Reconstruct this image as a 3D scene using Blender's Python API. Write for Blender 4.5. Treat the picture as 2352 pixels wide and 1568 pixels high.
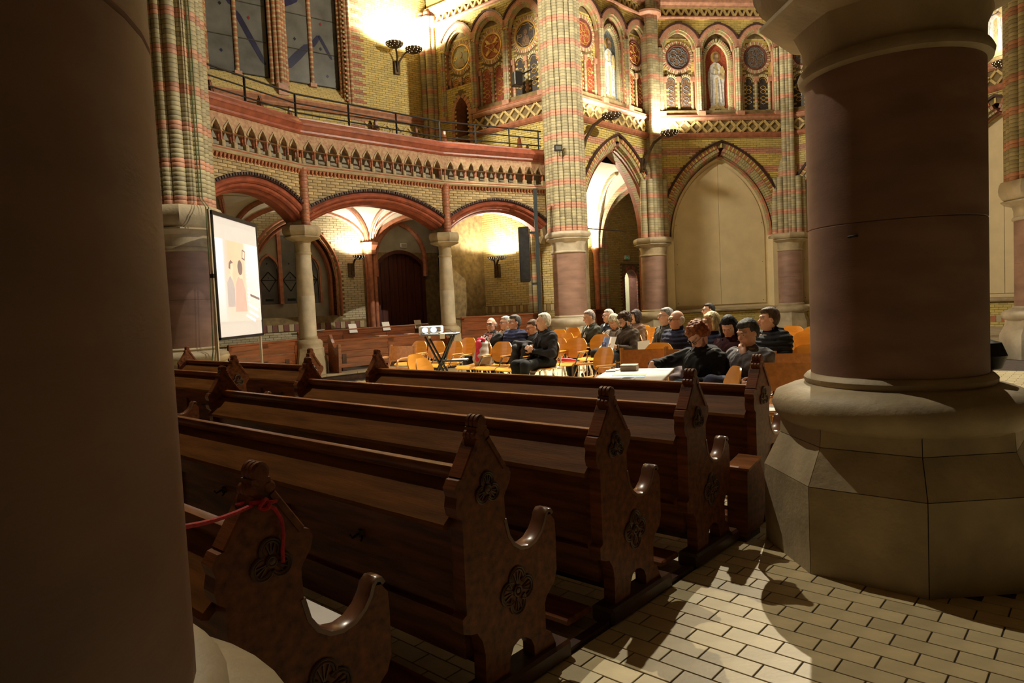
import bpy, bmesh, math, random
import numpy as np
from math import sin, cos, pi, radians, atan2, sqrt, hypot
from mathutils import Vector, Matrix, Quaternion
random.seed(7); RNG = np.random.default_rng(7)
scene = bpy.context.scene
for o in list(bpy.data.objects): bpy.data.objects.remove(o)
COL = scene.collection

# ---------------------------------------------------------------- camera, world, lights, exposure
HC = 1.4; FPX = 1562.0
cam_d = bpy.data.cameras.new('camera'); cam = bpy.data.objects.new('camera', cam_d); COL.objects.link(cam)
cam_d.sensor_width = 36.0; cam_d.lens = FPX / 2352.0 * 36.0; cam_d.clip_start = 0.05; cam_d.clip_end = 200
_p, _r = radians(3.06), radians(2.68)
_f = Vector((0, cos(_p), -sin(_p))); _u0 = Vector((0, sin(_p), cos(_p))); _r0 = Vector((1, 0, 0))
_R = _r0 * cos(_r) - _u0 * sin(_r); _U = _u0 * cos(_r) + _r0 * sin(_r)
cam.matrix_world = Matrix(((_R.x, _U.x, -_f.x, 0), (_R.y, _U.y, -_f.y, 0), (_R.z, _U.z, -_f.z, HC), (0, 0, 0, 1)))
scene.camera = cam

w = bpy.data.worlds.new('world'); scene.world = w; w.use_nodes = True
w.node_tree.nodes['Background'].inputs[0].default_value = (1.0, 0.80, 0.55, 1)
w.node_tree.nodes['Background'].inputs[1].default_value = 0.003
vs = scene.view_settings
vs.view_transform = 'Standard'; vs.look = 'None'; vs.gamma = 1.0; vs.use_curve_mapping = False
vs.exposure = 0.0
WARM = (1.0, 0.89, 0.68)
# ceiling floodlights of the crossing and an added fill for the apse: position, target, power, cone in degrees (their housings are built further down)
FLOODS = [((7.0, 15.4, 13.0), (4.2, 9.2, 0.0), 8000, 46),
          ((-3.1, 10.0, 13.0), (1.6, 5.6, 0.0), 3400, 80),
          ((2.4, 17.1, 11.6), (1.6, 11.2, 0.0), 19000, 39),
          ((8.8, 11.2, 9.5), (-1.5, 15.5, 4.0), 5200, 76),
          ((-4.45, 11.75, 9.5), (7.0, 20.0, 3.6), 4600, 50)]  # soft fill lamp added to brighten the apse
def spot(name, loc, tgt, power, cone, col=WARM, r=0.06, blend=.08):
    l = bpy.data.lights.new(name, 'SPOT'); l.energy = power; l.color = col
    l.spot_size = radians(cone); l.spot_blend = blend; l.shadow_soft_size = r
    o = bpy.data.objects.new(name, l); COL.objects.link(o); o.location = loc
    o.rotation_euler = (Vector(tgt) - Vector(loc)).to_track_quat('-Z', 'Y').to_euler()
    return o
for i, (a, b, pw, c) in enumerate(FLOODS): spot('flood_light', a, b, pw, c, r=.35 if i == 4 else .06)

# ---------------------------------------------------------------- plan (metres; camera stands at 0,0)
E1 = Vector((-.7437, .6685)); E2 = Vector((.6685, .7437))          # along the pews / along the church axis
def st(s, t): return E2 * s + E1 * t
P0, P1, P2, P3 = (-5.25, 11.8), (-4.11, 14.0), (-1.45, 16.53), (1.05, 17.94)   # gallery front
W0, WC, W2E = (-7.56, 16.85), (-2.15, 21.0), (1.25, 18.3)                       # gallery back walls
CA, CB, CC, CD, CF, CE = (1.57, 17.74), (4.38, 20.59), (8.7, 21.15), (11.6, 19.1), (13.0, 15.6), (9.62, 12.3)
LP = (-5.31, 11.16); C1 = (-4.2, 14.05); C2 = (-1.52, 16.56); FP = (2.03, 3.596)
CAPZ = 3.2

# ---------------------------------------------------------------- mesh builder
class MB:
    def __init__(s): s.v = []; s.f = []; s.c = []; s.cc = None; s.m = []; s.mi = 0
    def add(s, vs, fs):
        b = len(s.v); s.v.extend(vs)
        s.c.extend([s.cc] * len(vs))
        s.f.extend([tuple(i + b for i in f) for f in fs]); s.m.extend([s.mi] * len(fs)); return s
    def hexa(s, p):   # 8 points: bottom 4 ccw, top 4
        return s.add(p, [(3, 2, 1, 0), (4, 5, 6, 7), (0, 1, 5, 4), (1, 2, 6, 5), (2, 3, 7, 6), (3, 0, 4, 7)])
    def box(s, x0, x1, y0, y1, z0, z1):
        return s.hexa([(x0, y0, z0), (x1, y0, z0), (x1, y1, z0), (x0, y1, z0), (x0, y0, z1), (x1, y0, z1), (x1, y1, z1), (x0, y1, z1)])
    def bbox(s, x0, x1, y0, y1, z0, z1, b=.01):   # box with chamfered edges (three slabs of an octagonal look)
        x0, x1 = min(x0, x1), max(x0, x1); y0, y1 = min(y0, y1), max(y0, y1); z0, z1 = min(z0, z1), max(z0, z1)
        b = min(b, (x1 - x0) * .45, (y1 - y0) * .45, (z1 - z0) * .45)
        def ring(i, z): return [(x0 + i, y0 + b, z), (x0 + b, y0 + i, z), (x1 - b, y0 + i, z), (x1 - i, y0 + b, z), (x1 - i, y1 - b, z), (x1 - b, y1 - i, z), (x0 + b, y1 - i, z), (x0 + i, y1 - b, z)]
        rr = [[(x0 + b, y0 + b, z0), (x0 + b, y0 + b, z0), (x1 - b, y0 + b, z0), (x1 - b, y0 + b, z0), (x1 - b, y1 - b, z0), (x1 - b, y1 - b, z0), (x0 + b, y1 - b, z0), (x0 + b, y1 - b, z0)],
              ring(0, z0 + b), ring(0, z1 - b),
              [(x0 + b, y0 + b, z1), (x0 + b, y0 + b, z1), (x1 - b, y0 + b, z1), (x1 - b, y0 + b, z1), (x1 - b, y1 - b, z1), (x1 - b, y1 - b, z1), (x0 + b, y1 - b, z1), (x0 + b, y1 - b, z1)]]
        return s.rings(rr, cap=True)
    def rings(s, rr, cap=False, closed=True):
        n = len(rr[0]); vs = [tuple(p) for r in rr for p in r]; fs = []
        for i in range(len(rr) - 1):
            for j in range(n if closed else n - 1):
                k = (j + 1) % n; fs.append((i * n + j, i * n + k, (i + 1) * n + k, (i + 1) * n + j))
        if cap: fs.append(tuple(range(n - 1, -1, -1))); fs.append(tuple((len(rr) - 1) * n + j for j in range(n)))
        return s.add(vs, fs)
    def lathe(s, prof, n=24, c=(0, 0), ph=0, cap=True, a0=0, a1=2 * pi, sx=1, sy=1):
        full = abs(a1 - a0 - 2 * pi) < 1e-6; m = n if full else n + 1
        rr = [[(c[0] + r * sx * cos(ph + a0 + (a1 - a0) * j / n), c[1] + r * sy * sin(ph + a0 + (a1 - a0) * j / n), z) for j in range(m)] for r, z in prof]
        return s.rings(rr, cap=cap and full, closed=full)
    def tube(s, path, r, n=8, cap=True, closed=False, up=None):
        P = [Vector(p) for p in path]; N = len(P); rs = r if isinstance(r, (list, tuple)) else [r] * N; rr = []
        prev = None
        for i in range(N):
            if closed: t = P[(i + 1) % N] - P[i - 1]
            else: t = P[min(i + 1, N - 1)] - P[max(i - 1, 0)]
            t = t.normalized() if t.length > 1e-9 else Vector((0, 0, 1))
            if prev is None:
                a = Vector((0, 0, 1)) if abs(t.z) < .9 else Vector((1, 0, 0)); x = t.cross(a).normalized()
            else:
                x = (prev - t * prev.dot(t)); x = x.normalized() if x.length > 1e-6 else t.orthogonal().normalized()
            prev = x; y = t.cross(x)
            rr.append([tuple(P[i] + (x * cos(2 * pi * j / n) + y * sin(2 * pi * j / n)) * rs[i]) for j in range(n)])
        if closed: rr.append(rr[0]); return s.rings(rr)
        return s.rings(rr, cap=cap)
    def prism(s, poly, fn, d0, d1):   # poly [(a,b)], fn(a,b,d)->xyz
        n = len(poly); vs = [fn(a, b, d0) for a, b in poly] + [fn(a, b, d1) for a, b in poly]
        fs = [tuple(range(n - 1, -1, -1)), tuple(range(n, 2 * n))] + [(j, (j + 1) % n, n + (j + 1) % n, n + j) for j in range(n)]
        return s.add(vs, fs)
    def sweep(s, path, prof, fn, closed_prof=True, caps=True):
        """path [(a,b)] in a plane, prof [(radial offset, depth)], fn(a,b,d)->xyz; radial = left normal of the path"""
        N = len(path); rr = []
        for i in range(N):
            a, b = path[max(i - 1, 0)], path[min(i + 1, N - 1)]
            tx, ty = b[0] - a[0], b[1] - a[1]; l = hypot(tx, ty) or 1; nx, ny = -ty / l, tx / l
            rr.append([fn(path[i][0] + nx * r, path[i][1] + ny * r, d) for r, d in prof])
        return s.rings(rr, cap=caps and closed_prof, closed=closed_prof)
    def make(s, name):
        me = bpy.data.meshes.new(name); me.from_pydata([tuple(p) for p in s.v], [], s.f)
        if any(c is not None for c in s.c):
            at = me.color_attributes.new('bcol', 'FLOAT_COLOR', 'POINT')
            arr = np.ones((len(s.v), 4), np.float32)
            for i, c in enumerate(s.c):
                if c is not None: arr[i, :3] = c
            at.data.foreach_set('color', arr.ravel())
        return me
    def obj(s, name, mat, parent=None, smooth=False, kind=None, label=None, angle=None):
        me = s.make(name); mats = mat if isinstance(mat, (list, tuple)) else [mat]
        for m in mats: me.materials.append(M[m] if isinstance(m, str) else m)
        if len(mats) > 1: me.polygons.foreach_set('material_index', s.m)
        fix_normals(me)
        if smooth: smooth_by_angle(me, radians(angle or 40))
        return link(name, me, parent, kind, label)
def fix_normals(me):
    bm = bmesh.new(); bm.from_mesh(me); bmesh.ops.remove_doubles(bm, verts=bm.verts, dist=1e-6)
    bmesh.ops.recalc_face_normals(bm, faces=bm.faces); bm.to_mesh(me); bm.free()
def smooth_by_angle(me, ang):
    me.polygons.foreach_set('use_smooth', [True] * len(me.polygons))
    try: me.set_sharp_from_angle(angle=ang)
    except Exception: pass
def link(name, me, parent=None, kind=None, label=None):
    o = bpy.data.objects.new(name, me); COL.objects.link(o)
    if parent is not None: o.parent = parent
    if kind: o['kind'] = kind
    if label: o['label'] = label
    return o
def tag(o, label, cat, group=None):
    o['label'] = label; o['category'] = cat
    if group: o['group'] = group
    return o
def thing(name, label, cat, loc=(0, 0, 0), rz=0, group=None):
    o = bpy.data.objects.new(name, None); COL.objects.link(o); o.location = loc; o.rotation_euler = (0, 0, rz); o.empty_display_size = .1
    return tag(o, label, cat, group)
def struct(name):
    o = bpy.data.objects.new(name, None); COL.objects.link(o); o['kind'] = 'structure'; return o
def dup(root, loc, rz, label=None, group=None):
    r = root.copy(); COL.objects.link(r); r.location = loc; r.rotation_euler = (0, 0, rz)
    if label: r['label'] = label
    if group: r['group'] = group
    for ch in list(root.children):
        c = ch.copy(); COL.objects.link(c); c.parent = r
        for g in ch.children:
            d = g.copy(); COL.objects.link(d); d.parent = c
    return r
ID = lambda a, b, d: (a, b, d)
class Fr:   # a vertical wall frame: u along from p to q (left to right seen from inside), n towards the viewer
    def __init__(s, p, q):
        s.p = Vector(p); d = Vector(q) - s.p; s.L = d.length; s.d = d / s.L; s.n = Vector((s.d.y, -s.d.x))
    def w(s, u, z, n=0.0):
        x = s.p + s.d * u + s.n * n; return (x.x, x.y, z)
    def box(s, mb, u0, u1, n0, n1, z0, z1):
        return mb.hexa([s.w(u0, z0, n0), s.w(u1, z0, n0), s.w(u1, z0, n1), s.w(u0, z0, n1), s.w(u0, z1, n0), s.w(u1, z1, n0), s.w(u1, z1, n1), s.w(u0, z1, n1)])
    @property
    def rz(s): return atan2(s.d.y, s.d.x)
# ---------------------------------------------------------------- procedural materials
M = {}
def mat(name, col, rough=.6, var=.12, scale=6.0, bump=0.0, bscale=40.0, metal=0.0, coat=0.0, emit=None, estr=0, attr=False, rnd=0.0, spec=.5, stretch=None, trans=0.0, col2=None):
    m = bpy.data.materials.new(name); m.use_nodes = True; nt = m.node_tree; n = nt.nodes; L = nt.links
    b = n['Principled BSDF']; b.inputs['Roughness'].default_value = rough; b.inputs['Metallic'].default_value = metal
    b.inputs['Specular IOR Level'].default_value = spec
    if coat: b.inputs['Coat Weight'].default_value = coat; b.inputs['Coat Roughness'].default_value = .15
    if trans: b.inputs['Transmission Weight'].default_value = trans
    tc = n.new('ShaderNodeTexCoord'); mp = n.new('ShaderNodeMapping'); L.new(tc.outputs['Object'], mp.inputs[0])
    if stretch: mp.inputs['Scale'].default_value = stretch
    nz = n.new('ShaderNodeTexNoise'); nz.inputs['Scale'].default_value = scale; nz.inputs['Detail'].default_value = 5; L.new(mp.outputs[0], nz.inputs[0])
    if attr:
        a = n.new('ShaderNodeAttribute'); a.attribute_name = 'bcol'; src = a.outputs['Color']
    else:
        mx = n.new('ShaderNodeMix'); mx.data_type = 'RGBA'
        c2 = col2 if col2 else tuple(max(0, c * (1 - 2.2 * var)) for c in col)
        mx.inputs[6].default_value = (*c2, 1); mx.inputs[7].default_value = (*[min(1, c * (1 + .6 * var)) for c in col], 1)
        rp = n.new('ShaderNodeMapRange'); rp.inputs[1].default_value = .3; rp.inputs[2].default_value = .7; L.new(nz.outputs[0], rp.inputs[0]); L.new(rp.outputs[0], mx.inputs[0]); src = mx.outputs[2]
    if attr and var:
        hv = n.new('ShaderNodeHueSaturation'); mr = n.new('ShaderNodeMapRange'); mr.inputs[1].default_value = .25; mr.inputs[2].default_value = .75; mr.inputs[3].default_value = 1 - 2 * var; mr.inputs[4].default_value = 1 + var
        L.new(nz.outputs[0], mr.inputs[0]); L.new(mr.outputs[0], hv.inputs['Value']); L.new(src, hv.inputs['Color']); src = hv.outputs[0]
    if rnd:
        oi = n.new('ShaderNodeObjectInfo'); mr = n.new('ShaderNodeMapRange'); mr.inputs[3].default_value = 1 - rnd; mr.inputs[4].default_value = 1 + rnd
        L.new(oi.outputs['Random'], mr.inputs[0]); hv = n.new('ShaderNodeHueSaturation'); L.new(mr.outputs[0], hv.inputs['Value']); L.new(src, hv.inputs['Color']); src = hv.outputs[0]
    L.new(src, b.inputs['Base Color'])
    if bump:
        bz = n.new('ShaderNodeTexNoise'); bz.inputs['Scale'].default_value = bscale; bz.inputs['Detail'].default_value = 6; L.new(mp.outputs[0], bz.inputs[0])
        bp = n.new('ShaderNodeBump'); bp.inputs['Strength'].default_value = bump; bp.inputs['Distance'].default_value = .01; L.new(bz.outputs[0], bp.inputs['Height']); L.new(bp.outputs[0], b.inputs['Normal'])
    if emit: b.inputs['Emission Color'].default_value = (*emit, 1); b.inputs['Emission Strength'].default_value = estr
    M[name] = m; return m
def shaft_mat(name, base, red, course=.072, period=8, nred=2, z0=CAPZ):
    """brick drum shafts: courses with thin dark joints and red bands, by height"""
    m = bpy.data.materials.new(name); m.use_nodes = True; nt = m.node_tree; n = nt.nodes; L = nt.links; b = n['Principled BSDF']; b.inputs['Roughness'].default_value = .55
    g = n.new('ShaderNodeNewGeometry'); sp = n.new('ShaderNodeSeparateXYZ'); L.new(g.outputs['Position'], sp.inputs[0])
    def math_(op, a, bv=None):
        k = n.new('ShaderNodeMath'); k.operation = op
        for i, q in enumerate((a, bv)):
            if q is None: continue
            if hasattr(q, 'links'): L.new(q, k.inputs[i])
            else: k.inputs[i].default_value = q
        return k.outputs[0]
    c = math_('DIVIDE', math_('SUBTRACT', sp.outputs[2], z0), course); fl = math_('FLOOR', c); fr = math_('FRACT', c)
    isred = math_('LESS_THAN', math_('MODULO', math_('ADD', fl, period * 40), float(period)), nred - .5)
    oi = n.new('ShaderNodeObjectInfo'); cb = n.new('ShaderNodeCombineXYZ'); L.new(fl, cb.inputs[0]); L.new(oi.outputs['Random'], cb.inputs[1])
    wn = n.new('ShaderNodeTexWhiteNoise'); wn.noise_dimensions = '3D'; L.new(cb.outputs[0], wn.inputs['Vector'])
    mx = n.new('ShaderNodeMix'); mx.data_type = 'RGBA'; mx.inputs[6].default_value = (*base, 1); mx.inputs[7].default_value = (*red, 1); L.new(isred, mx.inputs[0])
    mr = n.new('ShaderNodeMapRange'); mr.inputs[3].default_value = .72; mr.inputs[4].default_value = 1.12; L.new(wn.outputs['Value'], mr.inputs[0])
    jt = math_('GREATER_THAN', fr, .10); mj = n.new('ShaderNodeMapRange'); mj.inputs[3].default_value = .35; mj.inputs[4].default_value = 1; L.new(jt, mj.inputs[0])
    hv = n.new('ShaderNodeHueSaturation'); L.new(math_('MULTIPLY', mr.outputs[0], mj.outputs[0]), hv.inputs['Value']); L.new(mx.outputs[2], hv.inputs['Color']); L.new(hv.outputs[0], b.inputs['Base Color'])
    M[name] = m
YEL = (.61, .485, .15); OLV = (.42, .37, .22); RED = (.45, .17, .09); PNK = (.55, .28, .18); DRK = (.06, .025, .022)
mat('brick', YEL, .6, .06, 14, attr=True, bump=.25, bscale=60)
mat('mortar', (.24, .17, .075), .9, .2, 8)
mat('mortar_pale', (.46, .36, .20), .9, .2, 8)
mat('terracotta', RED, .5, .18, 9, bump=.2)
mat('terracotta_pink', PNK, .5, .15, 9, bump=.2)
mat('red_gloss', (.34, .085, .045), .38, .2, 7, bump=.15)
mat('hood', DRK, .45, .2, 12)
mat('ochre_stone', (.62, .47, .19), .6, .15, 9, bump=.2)
mat('dark_red', (.16, .05, .035), .6, .2, 9)  # dark red of reveals, roundel rims and the top frieze backing
shaft_mat('shaft_brick', OLV, PNK)
shaft_mat('shaft_red', RED, (.55, .42, .28), course=.075, period=2, nred=0)
shaft_mat('shaft_banded', (.50, .40, .22), RED, course=.066, period=2, nred=1)
mat('stone', (.46, .37, .23), .6, .16, 3.5, bump=.35, bscale=30, rnd=.03)
mat('stone_light', (.56, .49, .37), .6, .12, 5, bump=.25, bscale=30)
mat('sandstone', (.33, .195, .145), .55, .16, 2.2, bump=.06, bscale=45, stretch=(1, 1, 3.0))
mat('plaster', (.66, .60, .47), .8, .06, 3, bump=.1)
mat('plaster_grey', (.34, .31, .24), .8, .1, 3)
mat('panel', (.72, .60, .36), .7, .05, 2.5)
mat('tile', (.60, .49, .28), .42, .10, 7, bump=.06, bscale=50, rnd=.10)
mat('tile_stuff', (.55, .465, .285), .42, .1, 7, attr=True)
mat('grout', (.06, .040, .030), .9, .3, 20)
mat('step_brick', (.50, .23, .09), .5, .15, 8)
mat('pew_wood', (.19, .060, .020), .42, .30, 5, bump=.12, bscale=30, stretch=(6, .6, 6), spec=.25)
mat('pew_wood_mid', (.25, .09, .028), .35, .28, 5, bump=.12, bscale=30, stretch=(6, .6, 6), spec=.3)
mat('pew_dark', (.07, .028, .014), .4, .3, 8)
mat('door_wood', (.09, .022, .014), .4, .2, 4, stretch=(5, 5, .6))
mat('ply', (.66, .285, .035), .28, .10, 2.5, stretch=(3, 1, 9), coat=.4)
mat('ply_back', (.50, .20, .035), .35, .1, 2.5, stretch=(3, 1, 9), coat=.2)
mat('ply_edge', (.62, .42, .19), .5, .1, 6)
mat('beech', (.55, .235, .06), .32, .12, 3, stretch=(2, 8, 8), coat=.3)
mat('chrome', (.75, .73, .70), .16, .02, 5, metal=1.0)
mat('black_metal', (.02, .02, .022), .4, .1, 9)
mat('steel_dark', (.035, .045, .05), .4, .1, 9)
mat('iron', (.05, .035, .022), .45, .2, 9, metal=.6)
mat('bronze', (.10, .062, .030), .45, .25, 14, metal=.5)
mat('window_glass', (.15, .155, .148), .22, .18, 2.0, spec=.6)
mat('glass_blue', (.012, .014, .065), .25, .2, 5)
mat('glass_black', (.010, .014, .018), .25, .1, 5)
mat('glass_red', (.20, .012, .012), .3, .1, 5)
mat('lead', (.06, .055, .04), .5, .1, 9)
mat('white_cloth', (.78, .74, .70), .8, .08, 4)
mat('paper', (.86, .84, .80), .7, .03, 6)
mat('white_plastic', (.80, .79, .77), .35, .02, 6)
mat('grey_laminate', (.60, .575, .52), .35, .04, 12)
mat('yellow_paper', (.86, .72, .14), .6, .04, 6)
mat('blue_paper', (.42, .58, .80), .6, .04, 6)
mat('orange_print', (.85, .45, .12), .5, .25, 30)
mat('blue_book', (.035, .075, .22), .5, .1, 8)
mat('cream_book', (.62, .50, .26), .6, .1, 8)
mat('brown_book', (.38, .17, .08), .6, .1, 8)
mat('kraft', (.32, .24, .16), .7, .1, 8)
mat('rope_red', (.52, .015, .03), .6, .2, 60, bump=.4, bscale=200)
mat('rope_green', (.10, .13, .035), .7, .2, 60)
mat('backpack_red', (.60, .02, .06), .55, .15, 12)
mat('backpack_grey', (.42, .38, .35), .6, .1, 12)
mat('cloth_black', (.014, .013, .014), .85, .3, 10, bump=.3, bscale=25)
mat('cloth_maroon', (.06, .025, .03), .8, .3, 10, bump=.3, bscale=20)
mat('gold', (.75, .50, .14), .35, .1, 9, metal=.3)
mat('mosaic_red', (.42, .085, .04), .55, .3, 30)
mat('mosaic_brown', (.22, .13, .075), .55, .35, 26)
mat('mosaic_dark', (.06, .05, .05), .5, .3, 20)
mat('mosaic_blue', (.22, .27, .32), .5, .3, 20)
mat('robe', (.66, .65, .63), .6, .18, 16)
mat('robe_shade', (.40, .41, .44), .6, .2, 16)
mat('robe_gold', (.60, .48, .24), .6, .2, 16)
mat('face_paint', (.45, .29, .19), .6, .2, 16)
mat('hair_paint', (.20, .13, .08), .6, .2, 16)
mat('bulb', (1, .9, .7), .5, 0, 5, emit=(1, .82, .55), estr=60)
mat('bowl_glow', (1, .9, .7), .5, 0, 5, emit=(1, .80, .5), estr=9)
mat('lens_glow', (.7, .8, 1), .2, 0, 5, emit=(.40, .62, 1.0), estr=3)
mat('exit_green', (.01, .12, .05), .4, .05, 9, emit=(.02, .5, .2), estr=.15)
mat('cream_wall', (.68, .66, .50), .8, .05, 4)
mat('skin', (.62, .34, .24), .5, .05, 20, attr=True)
mat('parapet', (.44, .31, .18), .7, .25, 16, bump=.4, bscale=40, col2=(.33, .15, .09))
mat('ochre_dull', (.44, .34, .19), .7, .2, 16, bump=.3)
mat('brick_single', (.52, .39, .19), .65, .18, 14, bump=.3, rnd=.22)
mat('pew_wood_gloss', (.15, .06, .028), .3, .25, 5, coat=.25)
mat('pew_wood_desk', (.16, .060, .014), .55, .22, 4, bump=.1, bscale=30, stretch=(6, .5, 6), spec=.08)
mat('pew_dark_gloss', (.10, .042, .020), .4, .3, 8)
mat('window_blind', (.55, .60, .55), .6, .03, 6)
# ---------------------------------------------------------------- wall helpers
def proj(p):
    d = Vector(p) - Vector((0, 0, HC)); z = d.dot(_f)
    return (1176 + FPX * d.dot(_R) / z, 784 - FPX * d.dot(_U) / z, z) if z > .05 else (-9999, -9999, z)
def jit(c, a=.16):
    k = 1 + random.uniform(-a, a * .7); h = random.uniform(-.04, .04)
    return (max(0, c[0] * k * (1 + h)), c[1] * k, max(0, c[2] * k * (1 - h)))
def parch(uc, zs, R, c, n=14):   # pointed arch: arcs of radius R with centres +-c off the axis, from left spring to right spring
    a = []; th = math.acos(max(-1, min(1, c / R)))
    for i in range(n + 1):
        t = th * i / n; a.append((uc + c - R * cos(t), zs + R * sin(t)))
    return a + [(2 * uc - x, z) for x, z in reversed(a[:-1])]
def parch_top(uc, zs, R, c):
    def f(u):
        x = abs(u - uc) + c; return zs + sqrt(max(0, R * R - x * x))
    return f
def sarch(uc, zs, a, h, n=20):   # segmental arch path
    R = (a * a + h * h) / (2 * h); th = math.asin(min(1, a / R))
    return [(uc + R * sin(-th + 2 * th * i / n), zs + h - R + R * cos(-th + 2 * th * i / n)) for i in range(n + 1)]
def sarch_top(uc, zs, a, h):
    R = (a * a + h * h) / (2 * h)
    return lambda u: zs + h - R + sqrt(max(0, R * R - (u - uc) ** 2))
def resample(path, d):
    L = [0]
    for a, b in zip(path, path[1:]): L.append(L[-1] + hypot(b[0] - a[0], b[1] - a[1]))
    n = max(2, int(round(L[-1] / d))); out = []; j = 0
    for i in range(n + 1):
        s = L[-1] * i / n
        while j < len(L) - 2 and L[j + 1] < s: j += 1
        t = (s - L[j]) / max(1e-9, L[j + 1] - L[j]); a, b = path[j], path[j + 1]
        out.append((a[0] + (b[0] - a[0]) * t, a[1] + (b[1] - a[1]) * t))
    return out
def wall_face(mb, fr, u0, u1, z0, z1, ops=(), n=0.0, du=.09):
    """front of a wall with openings (ua, ub, bottom fn, top fn)"""
    cuts = {u0, u1}
    for ua, ub, *_ in ops:
        k = max(2, int((ub - ua) / du)); cuts |= {ua + (ub - ua) * i / k for i in range(k + 1)}
    cuts = sorted(c for c in cuts if u0 - 1e-6 <= c <= u1 + 1e-6)
    for a, b in zip(cuts, cuts[1:]):
        if b - a < 1e-6: continue
        m = (a + b) / 2; here = sorted([o for o in ops if o[0] < m < o[1]], key=lambda o: o[2](m)); lo = (z0, z0)
        for o in here:
            hi = (max(lo[0], o[2](a)), max(lo[1], o[2](b)))
            if hi[0] > lo[0] + 1e-6 or hi[1] > lo[1] + 1e-6: mb.add([fr.w(a, lo[0], n), fr.w(b, lo[1], n), fr.w(b, hi[1], n), fr.w(a, hi[0], n)], [(0, 1, 2, 3)])
            lo = (max(lo[0], o[3](a)), max(lo[1], o[3](b)))
        mb.add([fr.w(a, lo[0], n), fr.w(b, lo[1], n), fr.w(b, z1, n), fr.w(a, z1, n)], [(0, 1, 2, 3)])
def reveal(mb, fr, path, n0, n1):
    mb.rings([[fr.w(u, z, n0), fr.w(u, z, n1)] for u, z in path], closed=False)
def bricks(mb, fr, u0, u1, z0, z1, skip=None, n=0.0, L=.205, H=.062, g=.009, proud=.012, col=None, jv=.16):
    k = int((z1 - z0) / H + 1e-6)
    for i in range(k):
        za = z0 + i * H; zb = za + H - g; u = u0 - (L / 2 if i % 2 else 0)
        while u < u1 - 1e-4:
            a, b = max(u, u0), min(u + L - g, u1); u += L
            if b - a < .02: continue
            if skip and skip((a + b) / 2, (za + zb) / 2): continue
            c = col((a + b) / 2, (za + zb) / 2) if col else YEL
            mb.cc = jit(c, jv); p = n + proud * random.uniform(.7, 1.1)
            mb.add([fr.w(a, za, n), fr.w(b, za, n), fr.w(b, zb, n), fr.w(a, zb, n), fr.w(a, za, p), fr.w(b, za, p), fr.w(b, zb, p), fr.w(a, zb, p)],
                   [(4, 5, 6, 7), (0, 1, 5, 4), (1, 2, 6, 5), (2, 3, 7, 6), (3, 0, 4, 7)])
    mb.cc = None
def vring(mb, fr, path, r0, r1, n0, n1, seg, colfn, gap=.12):
    """ring of separate blocks along a path (left normal is outwards)"""
    P = resample(path, seg)
    for i in range(len(P) - 1):
        (ax, az), (bx, bz) = P[i], P[i + 1]; tx, tz = bx - ax, bz - az; l = hypot(tx, tz) or 1; nx, nz = -tz / l, tx / l
        gx, gz = tx * gap / 2, tz * gap / 2; mb.cc = jit(colfn(i, len(P) - 1), .12)
        a, b = (ax + gx, az + gz), (bx - gx, bz - gz); k = 1 + (r1 - r0) * 0
        q = [(a[0] + nx * r0, a[1] + nz * r0), (b[0] + nx * r0, b[1] + nz * r0), (b[0] + nx * r1, b[1] + nz * r1), (a[0] + nx * r1, a[1] + nz * r1)]
        mb.add([fr.w(x, z, n0) for x, z in q] + [fr.w(x, z, n1) for x, z in q], [(4, 5, 6, 7), (0, 1, 5, 4), (1, 2, 6, 5), (2, 3, 7, 6), (3, 0, 4, 7)])
    mb.cc = None
def moulding(mb, fr, u0, u1, prof):   # prof [(n, z)] closed
    mb.rings([[fr.w(u0, z, n) for n, z in prof], [fr.w(u1, z, n) for n, z in prof]], cap=True)
banded = lambda i, n: PNK if i % 7 < 2 else (.44, .38, .20)
dent = lambda i, n: YEL if i % 2 else RED
cream_v = lambda i, n: (.62, .55, .33)
pink_v = lambda i, n: PNK
mixv = lambda i, n: PNK if i % 2 else (.60, .52, .32)
FQ = {}
def lattice_mesh(kind, w, h):
    if (kind, w, h) in FQ: return FQ[(kind, w, h)]
    mb = MB(); t = .032; d = .055
    def bar(x0, z0, x1, z1, th=t):
        l = hypot(x1 - x0, z1 - z0); nx, nz = -(z1 - z0) / l * th, (x1 - x0) / l * th
        q = [(x0 + nx, z0 + nz), (x0 - nx, z0 - nz), (x1 - nx, z1 - nz), (x1 + nx, z1 + nz)]
        mb.hexa([(x, 0, z) for x, z in q] + [((x - (x0 + x1) / 2) * .9 + (x0 + x1) / 2, -d, (z - (z0 + z1) / 2) * .94 + (z0 + z1) / 2) for x, z in q])
    if kind == 'x': bar(-w / 2, 0, w / 2, h); bar(-w / 2, h, w / 2, 0)
    else: bar(-w / 2, h, 0, 0); bar(0, 0, w / 2, h); mb.hexa([(-w / 2, 0, h - .03), (w / 2, 0, h - .03), (w / 2, -d, h - .03), (-w / 2, -d, h - .03), (-w / 2, 0, h + .02), (w / 2, 0, h + .02), (w / 2, -d, h + .02), (-w / 2, -d, h + .02)])
    me = mb.make('lattice'); me.materials.append(M['ochre_stone']); fix_normals(me); FQ[(kind, w, h)] = me; return me
def lattice(parent, fr, u0, u1, z0, h, pitch, kind):
    k = max(1, int(round((u1 - u0) / pitch))); w = round((u1 - u0) / k, 4); me = lattice_mesh(kind, w, h)
    for i in range(k):
        o = link('lattice_piece', me, parent); o.location = fr.w(u0 + w * (i + .5), z0, 0); o.rotation_euler = (0, 0, fr.rz)
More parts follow.
